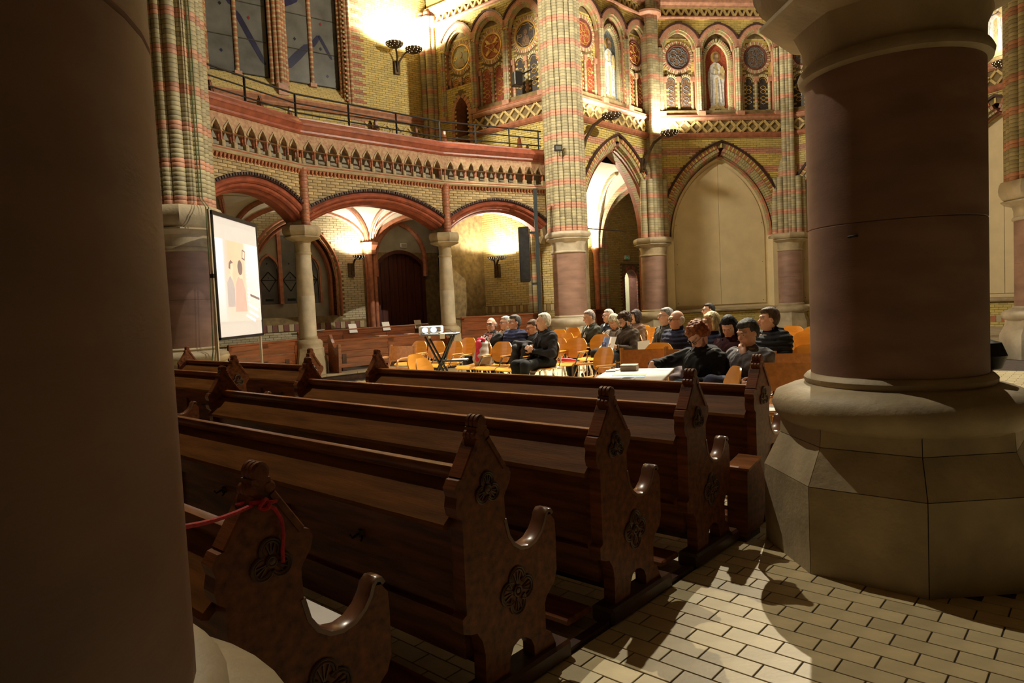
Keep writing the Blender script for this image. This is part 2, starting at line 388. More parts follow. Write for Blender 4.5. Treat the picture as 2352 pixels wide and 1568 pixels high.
def text_mesh(txt, size, ext=.002):
    cu = bpy.data.curves.new('t', 'FONT'); cu.body = txt; cu.size = size; cu.align_x = 'CENTER'; cu.align_y = 'CENTER'; cu.extrude = ext
    o = bpy.data.objects.new('t', cu); COL.objects.link(o); bpy.context.view_layer.update()
    me = bpy.data.meshes.new_from_object(o.evaluated_get(bpy.context.evaluated_depsgraph_get())); bpy.data.objects.remove(o); return me
def wall_text(parent, fr, txt, u, z, n, size, m, name='lettering', tilt=0):
    me = text_mesh(txt, size); me.materials.append(M[m]); o = link(name, me, parent)
    x, y, z_ = fr.w(u, z, n); mt = Matrix(((fr.d.x, 0, fr.n.x, x), (fr.d.y, 0, fr.n.y, y), (0, 1, 0, z_), (0, 0, 0, 1)))
    o.matrix_local = mt @ Matrix.Rotation(tilt, 4, 'Z'); return o
def disc(mb, fr, u, z, r, n0, n1, k=28):
    mb.rings([[fr.w(u + r * cos(2 * pi * i / k), z + r * sin(2 * pi * i / k), n) for i in range(k)] for n in (n0, n1)], cap=True)
def ring_path(u, z, r, k=36): return [(u - r * cos(2 * pi * i / k), z + r * sin(2 * pi * i / k)) for i in range(k + 1)]
def poly_relief(mb, fr, pts, n0, n1): mb.prism(pts, lambda a, b, d: fr.w(a, b, d), n0, n1)
def ell(u, z, a, b, k=20): return [(u + a * cos(2 * pi * i / k), z + b * sin(2 * pi * i / k)) for i in range(k)]

# ---------------------------------------------------------------- floor
floor = struct('floor')
mb = MB(); mb.add([(-16, -4, -.0045), (20, -4, -.0045), (20, 26, -.0045), (-16, 26, -.0045)], [(0, 1, 2, 3)]); mb.obj('bedding', 'grout', floor)
def tile_mesh(l, d):
    mb = MB(); h = .004; b = .0015
    mb.rings([[(-d / 2, -l / 2, -.0045), (d / 2, -l / 2, -.0045), (d / 2, l / 2, -.0045), (-d / 2, l / 2, -.0045)],
              [(-d / 2, -l / 2, -b), (d / 2, -l / 2, -b), (d / 2, l / 2, -b), (-d / 2, l / 2, -b)],
              [(-d / 2 + b, -l / 2 + b, 0), (d / 2 - b, -l / 2 + b, 0), (d / 2 - b, l / 2 - b, 0), (-d / 2 + b, l / 2 - b, 0)]])
    n = len(mb.v); mb.f.append((8, 9, 10, 11)); mb.m.append(0)
    me = mb.make('tile'); me.materials.append(M['tile']); fix_normals(me); return me
TA, TB = (.218, .107), (.192, .0905); GJ = .0062
tm = {TA: tile_mesh(TA[0] - GJ, TA[1] - GJ), TB: tile_mesh(TB[0] - GJ * .6, TB[1] - GJ * .6)}
cand = []
def gen_tiles(T, s0, s1, t0, t1, sa, ta, ok):
    l, d = T; i = math.ceil((s0 - sa) / d)
    while sa + i * d < s1:
        s = sa + (i + .5) * d; off = (l / 2 if i % 2 else 0); j = math.ceil((t0 - ta - off) / l)
        j -= 1
        while ta + off + j * l < t1:
            a_, b_ = max(t0, ta + off + j * l), min(t1, ta + off + (j + 1) * l); t = (a_ + b_) / 2; j += 1
            if b_ - a_ > .02 and ok(s, t): cand.append((T, s, t, b_ - a_))
        i += 1
inp = lambda s, t: hypot(s - 4.03, t - .89) < .55
gen_tiles(TA, .6, 4.75, -6.5, 1.635, 2.780, .571, lambda s, t: not inp(s, t))
gen_tiles(TB, .1, 4.75, 1.640, 12.5, 1.925, 2.195, lambda s, t: True)
def okc(s, t):
    p = st(s, t); return s < 13.2 and p.y > 2 and -9 < p.x < 12 and (s < 4.8 or t < 11.6)
gen_tiles(TA, 4.76, 13.2, -4.5, 13.0, 2.780, .571, okc)
rank = []
for c in cand:
    T, s, t, le = c; q = st(s, t); a = proj((q.x, q.y, 0))
    vis = -60 < a[0] < 2412 and -40 < a[1] < 1620
    # tiles hidden behind the two big pillars or under pews rank last
    area = (FPX / a[2]) ** 2 * T[0] * T[1] * (HC / max(a[2], .1)) if (vis and a[2] > 0) else 0
    if t > 1.62 and s < 4.7:
        ph = (s - .845) / .82 % 1.0; area *= .5 if .45 < ph < .88 else .05
        if t > 5.5: area *= .1
    if a[0] < 470 or le < T[0] - .001: area = 0
    rank.append(area)
order = sorted(range(len(cand)), key=lambda i: -rank[i]); single = set(order[:300])
RZP = atan2(E2.y, E2.x); mbs = MB(); TC = (.55, .465, .285)
for i, (T, s, t, le) in enumerate(cand):
    q = st(s, t)
    if i in single:
        o = link('tile', tm[T], floor); o.location = (q.x, q.y, random.uniform(-.0006, .0004)); o.rotation_euler = (0, 0, RZP)
    else:
        mbs.cc = jit(TC, .10); h = .5 * (T[1] - GJ); l = .5 * (le - GJ); z = random.uniform(-.0006, .0004)
        ca, cb = E2 * h, E1 * l; P = [q - ca - cb, q + ca - cb, q + ca + cb, q - ca + cb]
        mbs.add([(p.x, p.y, z) for p in P] + [(p.x, p.y, -.0045) for p in P], [(0, 1, 2, 3), (0, 4, 5, 1), (1, 5, 6, 2), (2, 6, 7, 3), (3, 7, 4, 0)])
mbs.cc = None; mbs.obj('tile_field', 'tile_stuff', floor, kind='stuff')

# platforms with steps: under the gallery, and the choir
G = [Fr(P0, P1), Fr(P1, P2), Fr(P2, P3)]
plat = struct('floor_platform')
def off_pt(k, n): # polygon vertex k of the gallery front pushed n towards the room
    pts = [P0, P1, P2, P3]; f1 = G[max(k - 1, 0)]; f2 = G[min(k, 2)]; m = (f1.n + f2.n).normalized(); s = n / max(.3, m.dot(f1.n)); return Vector(pts[k]) + m * s
fpts = [off_pt(k, .36) for k in range(4)]
back = [Vector(CA), Vector(W2E), Vector(WC), Vector(W0), Vector((-8.6, 13.2))]
mb = MB(); poly = [(p.x, p.y) for p in fpts] + [(p.x, p.y) for p in back]; mb.prism(poly, ID, 0, .13); mb.obj('riser', 'pew_dark', plat)
fp2 = [off_pt(k, .40) for k in range(4)]; bp2 = [off_pt(k, .02) for k in range(4)]
for k in range(3):
    m1 = Fr(fp2[k], fp2[k + 1]); kk = int(m1.L / .75) + 1
    for j in range(kk):
        mb = MB(); m1.box(mb, m1.L * j / kk + .004, m1.L * (j + 1) / kk - .004, -.40, 0, .125, .165); mb.obj('step_slab', 'stone', plat)
mb = MB(); mb.prism([(p.x, p.y) for p in bp2] + [(p.x, p.y) for p in back], ID, .12, .16); mb.obj('boards', 'pew_dark', plat)
ch = struct('floor_choir')
S0 = 13.3
for k, (ds, z0, z1) in enumerate([(0, 0, .145), (.32, .145, .29)]):
    mb = MB(); a, b = st(S0 + ds, 1.9), st(S0 + ds, 9.6); f1 = Fr(b, a)
    kk = 9
    for j in range(kk):
        mb = MB(); u0, u1 = f1.L * j / kk + .004, f1.L * (j + 1) / kk - .004
        f1.box(mb, u0, u1, -.4, 0, z0, z1 - .035); f1.box(mb, u0, u1, -.4, .03, z1 - .035, z1); mb.obj('step_block', 'step_brick', ch)
mb = MB(); q = [st(S0 + .7, 1.9), st(S0 + .7, 9.6)]
mb.prism([(q[0].x, q[0].y), CF, CD, CC, CB, (q[1].x, q[1].y)], ID, .0, .286); mb.obj('choir_pavement', 'tile_stuff_plain' if 'tile_stuff_plain' in M else 'stone_light', ch)

# ---------------------------------------------------------------- apse bays
def saint(parent, fr, uc, z0, red=True):
    """painted figure of a haloed saint in a pointed niche, built in low relief"""
    mb = MB(); n = -.21
    path = parch(uc, 8.45, .62, .26); poly = [(uc - .36, z0)] + path + [(uc + .36, z0)]
    poly_relief(mb, fr, poly, n - .02, n); mb.obj('niche_back', 'mosaic_red' if red else 'mosaic_blue', parent)
    s = 1.0
    def rel(name, m, pts, d0, d1):
        b = MB(); poly_relief(b, fr, [(uc + x, z0 + z) for x, z in pts], n + d0, n + d1); b.obj(name, m, parent)
    rel('halo', 'gold', ell(.0, 1.58, .155, .165), 0, .010)
    rel('robe', 'robe', [(-.20, .14), (-.10, .10), (.02, .09), (.16, .10), (.24, .13), (.235, .42), (.24, .75), (.27, .98), (.26, 1.12), (.20, 1.26), (.08, 1.40), (-.06, 1.42), (-.18, 1.32), (-.25, 1.12), (-.27, .85), (-.24, .5)], 0, .035)
    for x0, z, x1, z1, wd in [(-.18, .2, -.12, .9, .02), (-.06, .18, -.02, .85, .016), (.06, .2, .05, .8, .02), (.17, .22, .12, .95, .02), (-.2, 1.1, .1, .98, .018), (-.1, 1.25, .2, 1.1, .014)]:
        l = hypot(x1 - x0, z1 - z); a, b = -(z1 - z) / l * wd, (x1 - x0) / l * wd
        rel('robe_fold', 'robe_shade', [(x0, z), (x0 + a, z + b), (x1, z1), (x0 - a, z - b)], .03, .045)
    rel('stole', 'robe_gold', [(-.03, .12), (.05, .12), (.04, .8), (.02, 1.36), (-.05, 1.36)], .03, .042)
    rel('arm', 'robe', [(-.22, .98), (-.05, .93), (.07, .98), (.05, 1.05), (-.1, 1.03), (-.2, 1.1)], .035, .06)
    rel('hand', 'face_paint', ell(.09, 1.02, .045, .035, 12), .04, .07)
    rel('scroll', 'robe_gold', [(.08, .95), (.22, .90), (.27, 1.15), (.2, 1.3), (.1, 1.25)], .035, .055)
    rel('face', 'face_paint', ell(.01, 1.58, .075, .10), .01, .045)
    rel('beard', 'hair_paint', [(-.06, 1.54), (.07, 1.54), (.05, 1.44), (.01, 1.40), (-.04, 1.44)], .03, .055)
    rel('hair', 'hair_paint', [(-.085, 1.5), (-.09, 1.62), (-.04, 1.70), (.04, 1.70), (.08, 1.63), (.04, 1.66), (-.04, 1.64), (-.055, 1.55)], .03, .055)
    rel('plinth', 'robe_gold', [(-.26, 0), (.26, 0), (.2, .13), (-.2, .13)], 0, .05)
    return n
def roundel(parent, fr, uc, zc, r, n, style):
    mb = MB(); disc(mb, fr, uc, zc, r * .93, n - .03, n); base = {'brown': 'mosaic_brown', 'star': 'mosaic_red', 'dark': 'mosaic_dark', 'red': 'mosaic_red'}[style]
    o = mb.obj('roundel', base, parent)
    mb = MB(); mb.sweep(ring_path(uc, zc, r), [(-.035, -.01), (-.02, .03), (.0, .035), (.02, .02), (.02, -.02)], lambda a, b, d: fr.w(a, b, n + d)); mb.obj('roundel_rim', 'gold' if style in ('star', 'dark') else 'dark_red', parent, smooth=True)
    mb = MB(); k = 8
    if style == 'star':
        for i in range(5):
            a = pi / 2 + i * 4 * pi / 5; b = pi / 2 + (i + 1) * 4 * pi / 5
            mb.tube([fr.w(uc + .72 * r * cos(a), zc + .72 * r * sin(a), n + .012), fr.w(uc + .72 * r * cos(b), zc + .72 * r * sin(b), n + .012)], .011, 6)
        for i in range(4):
            a = pi / 4 + i * pi / 2; poly_relief(mb, fr, [(uc + r * .58 * cos(a) + .06 * cos(t) * (1.6 if abs(sin(t - a)) < .5 else .8), zc + r * .58 * sin(a) + .06 * sin(t) * (1.6 if abs(sin(t - a)) < .5 else .8)) for t in [2 * pi * q / 12 for q in range(12)]], n, n + .014)
    elif style == 'dark':
        bu = MB(); poly_relief(bu, fr, [(uc - .14, zc - .27), (uc + .14, zc - .27), (uc + .11, zc - .08), (uc + .05, zc - .02), (uc - .05, zc - .02), (uc - .11, zc - .08)], n, n + .008); poly_relief(bu, fr, ell(uc, zc + .07, .065, .09, 14), n, n + .012); bu.obj('painted_bust', 'mosaic_brown', parent)
    else:
        for i in range(6):
            a = i * pi / 3 + .3; c = (uc + .45 * r * cos(a), zc + .45 * r * sin(a)); mb.tube([fr.w(c[0] + .3 * r * cos(t), c[1] + .3 * r * sin(t), n + .006) for t in [2 * pi * q / 12 for q in range(12)]], .008, 5, closed=True)
    zig = [(uc + r * (.86 if i % 2 else .76) * cos(pi * i / k), zc + r * (.86 if i % 2 else .76) * sin(pi * i / k)) for i in range(2 * k)]
    mb.tube([fr.w(a, b, n + .008) for a, b in zig], .007, 5, closed=True)
    mb.obj('roundel_ornament', 'gold' if style in ('star', 'dark') else ('mosaic_blue' if style == 'brown' else 'gold'), parent)
def lancet(parent, fr, uc, w, z0, z1, n, style):
    zs = z1 - w / 2; path = [(uc - w / 2, z0)] + sarch(uc, zs, w / 2 * .999, w / 2 * .999, 12) + [(uc + w / 2, z0)]
    mb = MB(); poly_relief(mb, fr, path, n - .03, n); mb.obj('lancet_panel', {'brown': 'mosaic_brown', 'dark': 'mosaic_dark'}.get(style, 'mosaic_red'), parent)
    mb = MB(); a = w * .3; k = max(2, int((z1 - z0 - w) / .26))
    for i in range(k):
        zc = z0 + .12 + (z1 - z0 - w - .05) * (i + .5) / k
        for sg in (-1, 1):
            mb.tube([fr.w(uc + sg * a * sin(t), zc + .12 * (t / pi - 1), n + .006) for t in [2 * pi * q / 10 for q in range(11)]], .008, 5)
    mb.tube([fr.w(uc + (u - uc) * .8, z0 + (z - z0) * .97, n + .006) for u, z in path[1:-1]], .008, 5)
    mb.obj('lancet_ornament', 'mosaic_blue' if style == 'brown' else 'gold', parent)
def upper_bay(parent, fr, cents, kinds, u0, u1, dz=0.0, ztop=12.6, lat=True, lat_u=None, door=None, hw=.615):
    """string course, lattice frieze, three niches under pointed hoods, top frieze"""
    zs = 8.75 + dz; c = .095; RO, RI = .806, .60
    recess = -.15
    ops = []
    for uc, kd in zip(cents, kinds):
        zb = 6.98 + dz if kd[0] != 'half' else 7.72 + dz
        ops.append((uc - RI + c + .0, uc + RI - c, (lambda u, zb=zb: zb), parch_top(uc, zs, RI, c)))
    if door: ops.append((door[0], door[1], lambda u: door[2], parch_top((door[0] + door[1]) / 2, door[3], door[4], door[5])))
    # backing
    b = MB(); wall_face(b, fr, u0, u1, 6.12 + dz, ztop, ops); b.obj('masonry', 'mortar', parent)
    sk = lambda u, z: any(a - .02 < u < e + .02 and lo(u) - .02 < z < hi(min(max(u, a), e)) + .24 for a, e, lo, hi in ops) or (6.18 + dz < z < 7.0 + dz and (lat_u is None or lat_u[0] < u < lat_u[1])) or 9.62 + dz < z < 10.22 + dz
    b = MB(); bricks(b, fr, u0, u1, 6.12 + dz, 10.6 + dz if ztop > 11 else ztop, sk); b.obj('brickwork', 'brick', parent, kind='stuff')
    for i, (uc, kd) in enumerate(zip(cents, kinds)):
        zb = ops[i][2](uc); full = parch(uc, zs, RI, c)
        b = MB(); reveal(b, fr, [(full[0][0], zb)] + full + [(full[-1][0], zb)], 0, recess - .1); b.obj('niche_reveal', 'terracotta_pink', parent)
        # rings
        b = MB(); path = parch(uc, zs, RI, c, 16)
        vring(b, fr, path, 0, .045, -.03, .03, .055, banded); vring(b, fr, path, -.06, 0, -.10, -.02, .055, banded)
        lim = [p for p in parch(uc, zs, RI + .12, c, 30) if abs(p[0] - uc) <= hw + .005]
        vring(b, fr, lim, -.075, .06, 0, .032, .035, pink_v, .08)
        b.obj('arch_ring', 'brick', parent, kind='stuff')
        lim2 = [p for p in parch(uc, zs, RO - .022, c, 40) if abs(p[0] - uc) <= hw + .012]
        b = MB(); b.sweep(lim2, [(-.022, 0), (-.022, .06), (.022, .07), (.022, 0)], lambda a, z, d: fr.w(a, z, d)); b.obj('hood_mould', 'hood', parent)
        # recess
        b = MB(); wall_face(b, fr, uc - RI + c, uc + RI - c, zb, zs + .62, [], recess - (.09 if kd[0] == 'saint' else 0)); b.obj('niche_wall', 'mortar', parent)
        if kd[0] == 'saint':
            b = MB(); p2 = parch(uc, 8.45 + dz, .62, .26); rp = [(uc - .36, zb)] + p2 + [(uc + .36, zb)]
            vring(b, fr, rp, .0, .055, recess - .06, recess + .03, .05, cream_v); vring(b, fr, rp, .06, .13, recess, recess + .06, .055, banded); b.obj('niche_frame', 'brick', parent, kind='stuff')
            saint(parent, fr, uc, zb + .06, kd[1] == 'r')
            b = MB(); poly_relief(b, fr, [(uc - .3, zb), (uc + .3, zb), (uc + .3, zb + .09), (uc - .3, zb + .09)], recess, recess + .03); b.obj('name_plate', 'robe_gold', parent)
            if len(kd) > 2: wall_text(parent, fr, kd[2], uc, zb + .045, recess + .034, .085, 'pew_dark')
        else:
            b = MB(); bricks(b, fr, uc - RI + c, uc + RI - c, zb, zs + .45, lambda u, z: hypot(u - uc, z - 8.58 - dz) < .46 or (z < 8.2 + dz and abs(abs(u - uc) - .235) < .17) or z > parch_top(uc, zs, RI - .02, c)(u), recess); b.obj('niche_brickwork', 'brick', parent, kind='stuff')
            roundel(parent, fr, uc, 8.58 + dz, .36, recess + .012, kd[1])
            b = MB(); vring(b, fr, ring_path(uc, 8.58 + dz, .38), 0, .10, recess, recess + .03, .055, mixv); b.obj('roundel_ring', 'brick', parent, kind='stuff')
            for sg in (-1, 1):
                lu = uc + sg * .235; lancet(parent, fr, lu, .29, zb + .05, 8.0 + dz, recess + .010, kd[2])
                b = MB(); vring(b, fr, sarch(lu, 8.0 + dz - .145, .145, .144, 14), .01, .085, recess, recess + .04, .04, cream_v)
                b.obj('lancet_arch', 'brick', parent, kind='stuff')
            for du in (-.43, 0, .43):
                b = MB(); b.lathe([(.045, zb), (.045, 7.86 + dz)], 10, fr.w(uc + du, 0, recess + .03)[:2]); b.obj('colonette', 'shaft_brick', parent, smooth=True)
                b = MB(); fr.box(b, uc + du - .06, uc + du + .06, recess - .02, recess + .09, 7.86 + dz, 8.0 + dz); b.obj('impost', 'terracotta_pink', parent)
    # piers between niches
    vs_ = [(a + b) / 2 for a, b in zip(cents, cents[1:])] + [cents[0] - hw, cents[-1] + hw]
    for v in vs_:
        for du, r in ((-.055, .045), (.055, .045), (0, .04)):
            b = MB(); b.lathe([(r, 6.88 + dz), (r, zs + .05)], 10, fr.w(v + du, 0, .015 if du else .05)[:2]); b.obj('pier_shaft', 'shaft_brick', parent, smooth=True)
        b = MB(); fr.box(b, v - .12, v + .12, -.02, .12, 6.80 + dz, 6.93 + dz); b.obj('pier_foot', 'terracotta_pink', parent)
    la, lb = lat_u or (u0, u1)
    b = MB()
    moulding(b, fr, la, lb, [(-.15, 6.99 + dz), (-.15, 6.78 + dz), (.11, 6.78 + dz), (.11, 6.81 + dz)]); b.obj('sill', 'terracotta', parent)
    b = MB(); moulding(b, fr, la, lb, [(0, 6.78 + dz), (.10, 6.78 + dz), (.13, 6.74 + dz), (.11, 6.70 + dz), (.06, 6.665 + dz), (0, 6.66 + dz)]); b.obj('string_course', 'terracotta_pink', parent)
    b = MB(); moulding(b, fr, la, lb, [(0, 6.30 + dz), (.07, 6.30 + dz), (.10, 6.26 + dz), (.08, 6.20 + dz), (.04, 6.15 + dz), (0, 6.14 + dz)]); b.obj('string_course', 'terracotta', parent)
    b = MB(); fr.box(b, la, lb, -.12, .002, 6.30 + dz, 6.66 + dz); b.obj('frieze_back', 'mortar', parent)
    if lat: lattice(parent, fr, la + .02, lb - .02, 6.31 + dz, .34, .355, 'x')
    # top frieze
    b = MB(); moulding(b, fr, u0, u1, [(0, 9.64 + dz), (.07, 9.65 + dz), (.09, 9.69 + dz), (.07, 9.735 + dz), (0, 9.74 + dz)]); b.obj('frieze_mould', 'terracotta_pink', parent)
    b = MB(); moulding(b, fr, u0, u1, [(0, 9.98 + dz), (.06, 9.98 + dz), (.07, 10.03 + dz), (.13, 10.10 + dz), (.15, 10.20 + dz), (0, 10.22 + dz)]); b.obj('frieze_mould', 'terracotta_pink', parent)
    b = MB(); fr.box(b, u0, u1, -.1, .002, 9.74 + dz, 9.98 + dz); b.obj('frieze_back', 'dark_red', parent)
    lattice(parent, fr, u0 + .02, u1 - .02, 9.745 + dz, .215, .245, 'v')
def lower_bay(parent, fr, mode, uc=None):
    L = fr.L; uc = uc or L / 2 + .02; zs = CAPZ; R, c = 2.62, 1.0; a = R - c
    zb = .98 if mode == 'panel' else .28
    a2 = min(a + .22, uc - .12, L - .12 - uc); op = [(uc - a2, uc + a2, lambda u: zb, (lambda u, f_=parch_top(uc, zs, R + .23, c): max(f_(u), zs)))]
    b = MB(); wall_face(b, fr, .1, L - .1, .28, 6.14, op); b.obj('masonry', 'mortar', parent)
    def col(u, z): return PNK if (5.66 < z < 5.84 or 5.14 < z < 5.32 or 4.62 < z < 4.80) else YEL
    top = parch_top(uc, zs, R + .44, c)
    b = MB(); bricks(b, fr, .1, L - .1, .28 if mode == 'panel' else 3.0, 6.13, lambda u, z: (z > .9 and abs(u - uc) < a + .44 and z < max(zs, top(u))) or (z < 3.3 and z > .95), col=col); b.obj('brickwork', 'brick', parent, kind='stuff')
    path = parch(uc, zs, R, c, 26); full = [(path[0][0], zb)] + path + [(path[-1][0], zb)]
    b = MB(); reveal(b, fr, full, -.1, -.5); wall_face(b, fr, .1, L - .1, zs, 6.0, [(uc - a, uc + a, lambda u: zs, parch_top(uc, zs, R, c))], -.36); b.obj('arch_reveal', 'terracotta', parent)
    for sg in (-1, 1):
        b = MB(); fr.box(b, uc + sg * (a + .13) - .16, uc + sg * (a + .13) + .16, -.36, 0, zb, zs); b.obj('jamb', 'panel' if mode == 'panel' else 'stone', parent)
    b = MB()
    for k, (r0, r1, n0, n1) in enumerate([(-.02, .10, -.36, -.20), (.06, .17, -.24, -.10), (.13, .24, -.12, .0)]): vring(b, fr, path, r0, r1, n0, n1, .072, banded, .1)
    vring(b, fr, path, .25, .38, 0, .03, .06, dent, .1); b.obj('arch_ring', 'brick', parent, kind='stuff')
    lim = [p for p in parch(uc, zs, R + .40, c, 40) if p[1] > zs + 1.15]
    b = MB(); b.sweep(lim, [(-.025, 0), (-.03, .07), (.03, .08), (.03, 0)], lambda x, z, d: fr.w(x, z, d)); b.obj('hood_mould', 'hood', parent)
    if mode == 'panel':
        b = MB(); wall_face(b, fr, uc - a - .05, uc + a + .05, .95, 5.7, [], -.33); b.obj('infill', 'panel', parent)
        Rb = R - .14; tp = parch_top(uc, zs, Rb, c); ub = a - .15
        for sg in (-1, 1):
            us = [uc + sg * ub * i / 14 for i in range(15)]; poly = [(uc + sg * .006, 1.12)] + [(uc + sg * ub, 1.12)] + [(u, max(1.2, tp(u))) for u in reversed(us[1:])] + [(uc + sg * .006, tp(uc))]
            b = MB(); poly_relief(b, fr, poly, -.33, -.29); b.obj('panel_board', 'panel', parent)
            for z in (1.2, 2.4, 3.6): 
                b = MB(); disc(b, fr, uc + sg * (ub - .08), z, .012, -.29, -.283, 8); b.obj('screw', 'pew_dark', parent)
        b = MB(); moulding(b, fr, .2, L - .2, [(-.33, .92), (.12, .92), (.14, .96), (.10, 1.0), (-.33, 1.02)]); b.obj('ledge', 'stone', parent)
    b = MB(); k = int((L - .6) / .14)
    for i in range(k):
        b.cc = jit(RED if i % 2 else (.5, .42, .25), .1); fr.box(b, .3 + i * .14, .3 + i * .14 + .13, 0, .02, .40, .56)
    b.cc = None
    if mode == 'panel': b.obj('dado_course', 'brick', parent, kind='stuff')
wa = struct('wall_apse_left'); fAB = Fr(CA, CB); lower_bay(wa, fAB, 'open', 2.36); upper_bay(wa, fAB, (1.16, 2.36, 3.56), (('r', 'red', 'red'), ('saint', 'b'), ('r', 'red', 'red')), .35, 4.0)
wb = struct('wall_apse_back'); fBC = Fr(CB, CC); lower_bay(wb, fBC, 'panel', 2.24); upper_bay(wb, fBC, (1.01, 2.24, 3.48), (('r', 'brown', 'brown'), ('saint', 'r', 'AMOS'), ('r', 'brown', 'dark')), 0, fBC.L)
wc = struct('wall_apse_right'); fCD = Fr(CC, CD); lower_bay(wc, fCD, 'panel', fCD.L / 2); upper_bay(wc, fCD, (.6, 1.78, 2.96), (('r', 'brown', 'dark'), ('saint', 'r'), ('r', 'brown', 'dark')), 0, fCD.L)
wd = struct('wall_choir_right'); fDF = Fr(CD, CF); lower_bay(wd, fDF, 'panel', 2.0); upper_bay(wd, fDF, (.7, 1.9, 3.1), (('r', 'dark', 'dark'), ('saint', 'r'), ('r', 'dark', 'dark')), 0, fDF.L)

# ambulatory seen through the open left arch
wam = struct('wall_ambulatory'); nb = 3.1
fAm = Fr(tuple(Vector(CA) - fAB.n * nb - fAB.d * 1.6), tuple(Vector(CB) - fAB.n * nb + fAB.d * 10.0))
ud0, ud1, dzt = 8.45, 9.25, 2.2
dop = [(ud0, ud1, lambda u: .28, sarch_top((ud0 + ud1) / 2, dzt, .4, .30))]
b = MB(); wall_face(b, fAm, 0, fAm.L, 0, 5.6, dop); b.obj('masonry', 'mortar', wam)
b = MB(); bricks(b, fAm, 3.0, fAm.L - .6, .6, 5.4, lambda u, z: ud0 - .14 < u < ud1 + .14 and z < 2.68, col=lambda u, z: jit((.55, .42, .15), .05)); b.obj('brickwork', 'brick', wam, kind='stuff')
dp = [(ud0, .28)] + sarch((ud0 + ud1) / 2, dzt, .4, .30, 14) + [(ud1, .28)]
b = MB(); vring(b, fAm, dp, .0, .14, -.02, .04, .10, lambda i, n: RED if i % 3 else (.3, .13, .08)); b.obj('door_surround', 'brick', wam, kind='stuff')
b = MB(); reveal(b, fAm, dp, 0, -.35); b.obj('door_reveal', 'dark_red', wam)
for k, uu in enumerate((6.72, 6.88, 7.04, 7.2)):
    b = MB(); b.lathe([(.085, .3), (.085, 5.2)], 12, fAm.w(uu, 0, .10 + .06 * (k % 2))[:2]); b.obj('pilaster_shaft', 'shaft_brick', wam, smooth=True)
b = MB(); b.lathe([(.09, 2.95), (.10, 3.0), (.15, 3.15), (.16, 3.22)], 12, fAm.w(6.45, 0, .3)[:2]); b.lathe([(.09, .3), (.09, 2.95)], 12, fAm.w(6.45, 0, .3)[:2]); b.obj('vault_shaft', 'terracotta', wam, smooth=True)
# its vault: white cells on banded ribs
va = struct('ceiling_ambulatory')
b = MB(); c0 = fAm.w(6.45, 0, .3)[:2]
b.lathe([(.12 + 1.9 * (1 - cos(t)), 3.2 + 2.15 * sin(t)) for t in [pi / 2 * i / 10 for i in range(11)]], 40, c0, cap=False); b.obj('vault_cell', 'plaster', va, smooth=True)
b = MB(); b.add([fAm.w(1.9, 5.34, -.3), fAm.w(fAm.L, 5.34, -.3), fAm.w(fAm.L, 5.34, nb - .45), fAm.w(1.9, 5.34, nb - .45)], [(0, 1, 2, 3)]); b.obj('vault_crown', 'plaster', va)
for ang in (-.55, .05, .75, 1.35):
    a = fAm.rz - pi / 2 + ang; b = MB(); dirn = Vector((cos(a), sin(a)))
    P = [((.12 + 1.9 * (1 - cos(t))), 3.2 + 2.15 * sin(t)) for t in [pi / 2 * i / 14 for i in range(15)]]
    fn = lambda r, z, d, dirn=dirn: (c0[0] + dirn.x * r - dirn.y * d, c0[1] + dirn.y * r + dirn.x * d, z)
    b.sweep(P, [(.0, -.07), (-.10, -.05), (-.13, 0), (-.10, .05), (0, .07)], fn); b.obj('vault_rib', 'shaft_brick', va)
b = MB(); b.tube([fAB.w(.35, 3.42, -.4), fAB.w(3.2, 3.42, -.4)], .018, 6); b.obj('tie_rod', 'iron', wam)

# ---------------------------------------------------------------- gallery back walls
w1 = struct('wall_gallery_left'); f1 = Fr(W0, WC)
ops = [(.42, 4.18, lambda u: 7.14, lambda u: 11.4)]
b = MB(); wall_face(b, f1, -.2, f1.L, 4.3, 12.6, ops); b.obj('masonry', 'mortar', w1)
def c1col(u, z): return (RED if int(z / .124) % 2 else (.50, .42, .2)) if (.25 < u < .46 or 4.16 < u < 4.64) else YEL
b = MB(); bricks(b, f1, -.2, f1.L, 4.45, 11.0, lambda u, z: (.42 < u < 4.2 and 7.1 < z) or 6.88 < z < 7.15, col=c1col); b.obj('brickwork', 'brick', w1, kind='stuff')
b = MB(); moulding(b, f1, -.2, f1.L, [(0, 6.90), (.06, 6.90), (.10, 6.95), (.07, 7.0), (.14, 7.08), (.10, 7.14), (0, 7.15)]); b.obj('string_course', 'terracotta_pink', w1)
b = MB(); f1.box(b, 4.6, f1.L, -.1, .003, 6.45, 6.82); b.obj('frieze_back', 'mortar', w1); lattice(w1, f1, 4.6, f1.L - .15, 6.46, .34, .36, 'x')
# deep splayed sill of yellow bricks under the windows
def slope_box(mb, u0, u1, t0, t1, pr=.012):
    def pt(u, t, e): z = 7.16 + .55 * t; n = .02 - .42 * t; return f1.w(u, z + e * .6, n + e * .8)
    mb.add([pt(u0, t0, 0), pt(u1, t0, 0), pt(u1, t1, 0), pt(u0, t1, 0), pt(u0, t0, pr), pt(u1, t0, pr), pt(u1, t1, pr), pt(u0, t1, pr)], [(4, 5, 6, 7), (0, 1, 5, 4), (1, 2, 6, 5), (2, 3, 7, 6), (3, 0, 4, 7)])
b = MB(); slope_box(b, .42, 4.18, 0, 1, 0); b.obj('sill_bed', 'mortar', w1)
b = MB()
for i in range(11):
    u = .42 - (.1 if i % 2 else 0)
    while u < 4.18:
        a, e = max(.42, u), min(4.18, u + .195); u += .205
        if e - a > .03: b.cc = jit((.64, .53, .24), .1); slope_box(b, a, e, i / 11, (i + .88) / 11)
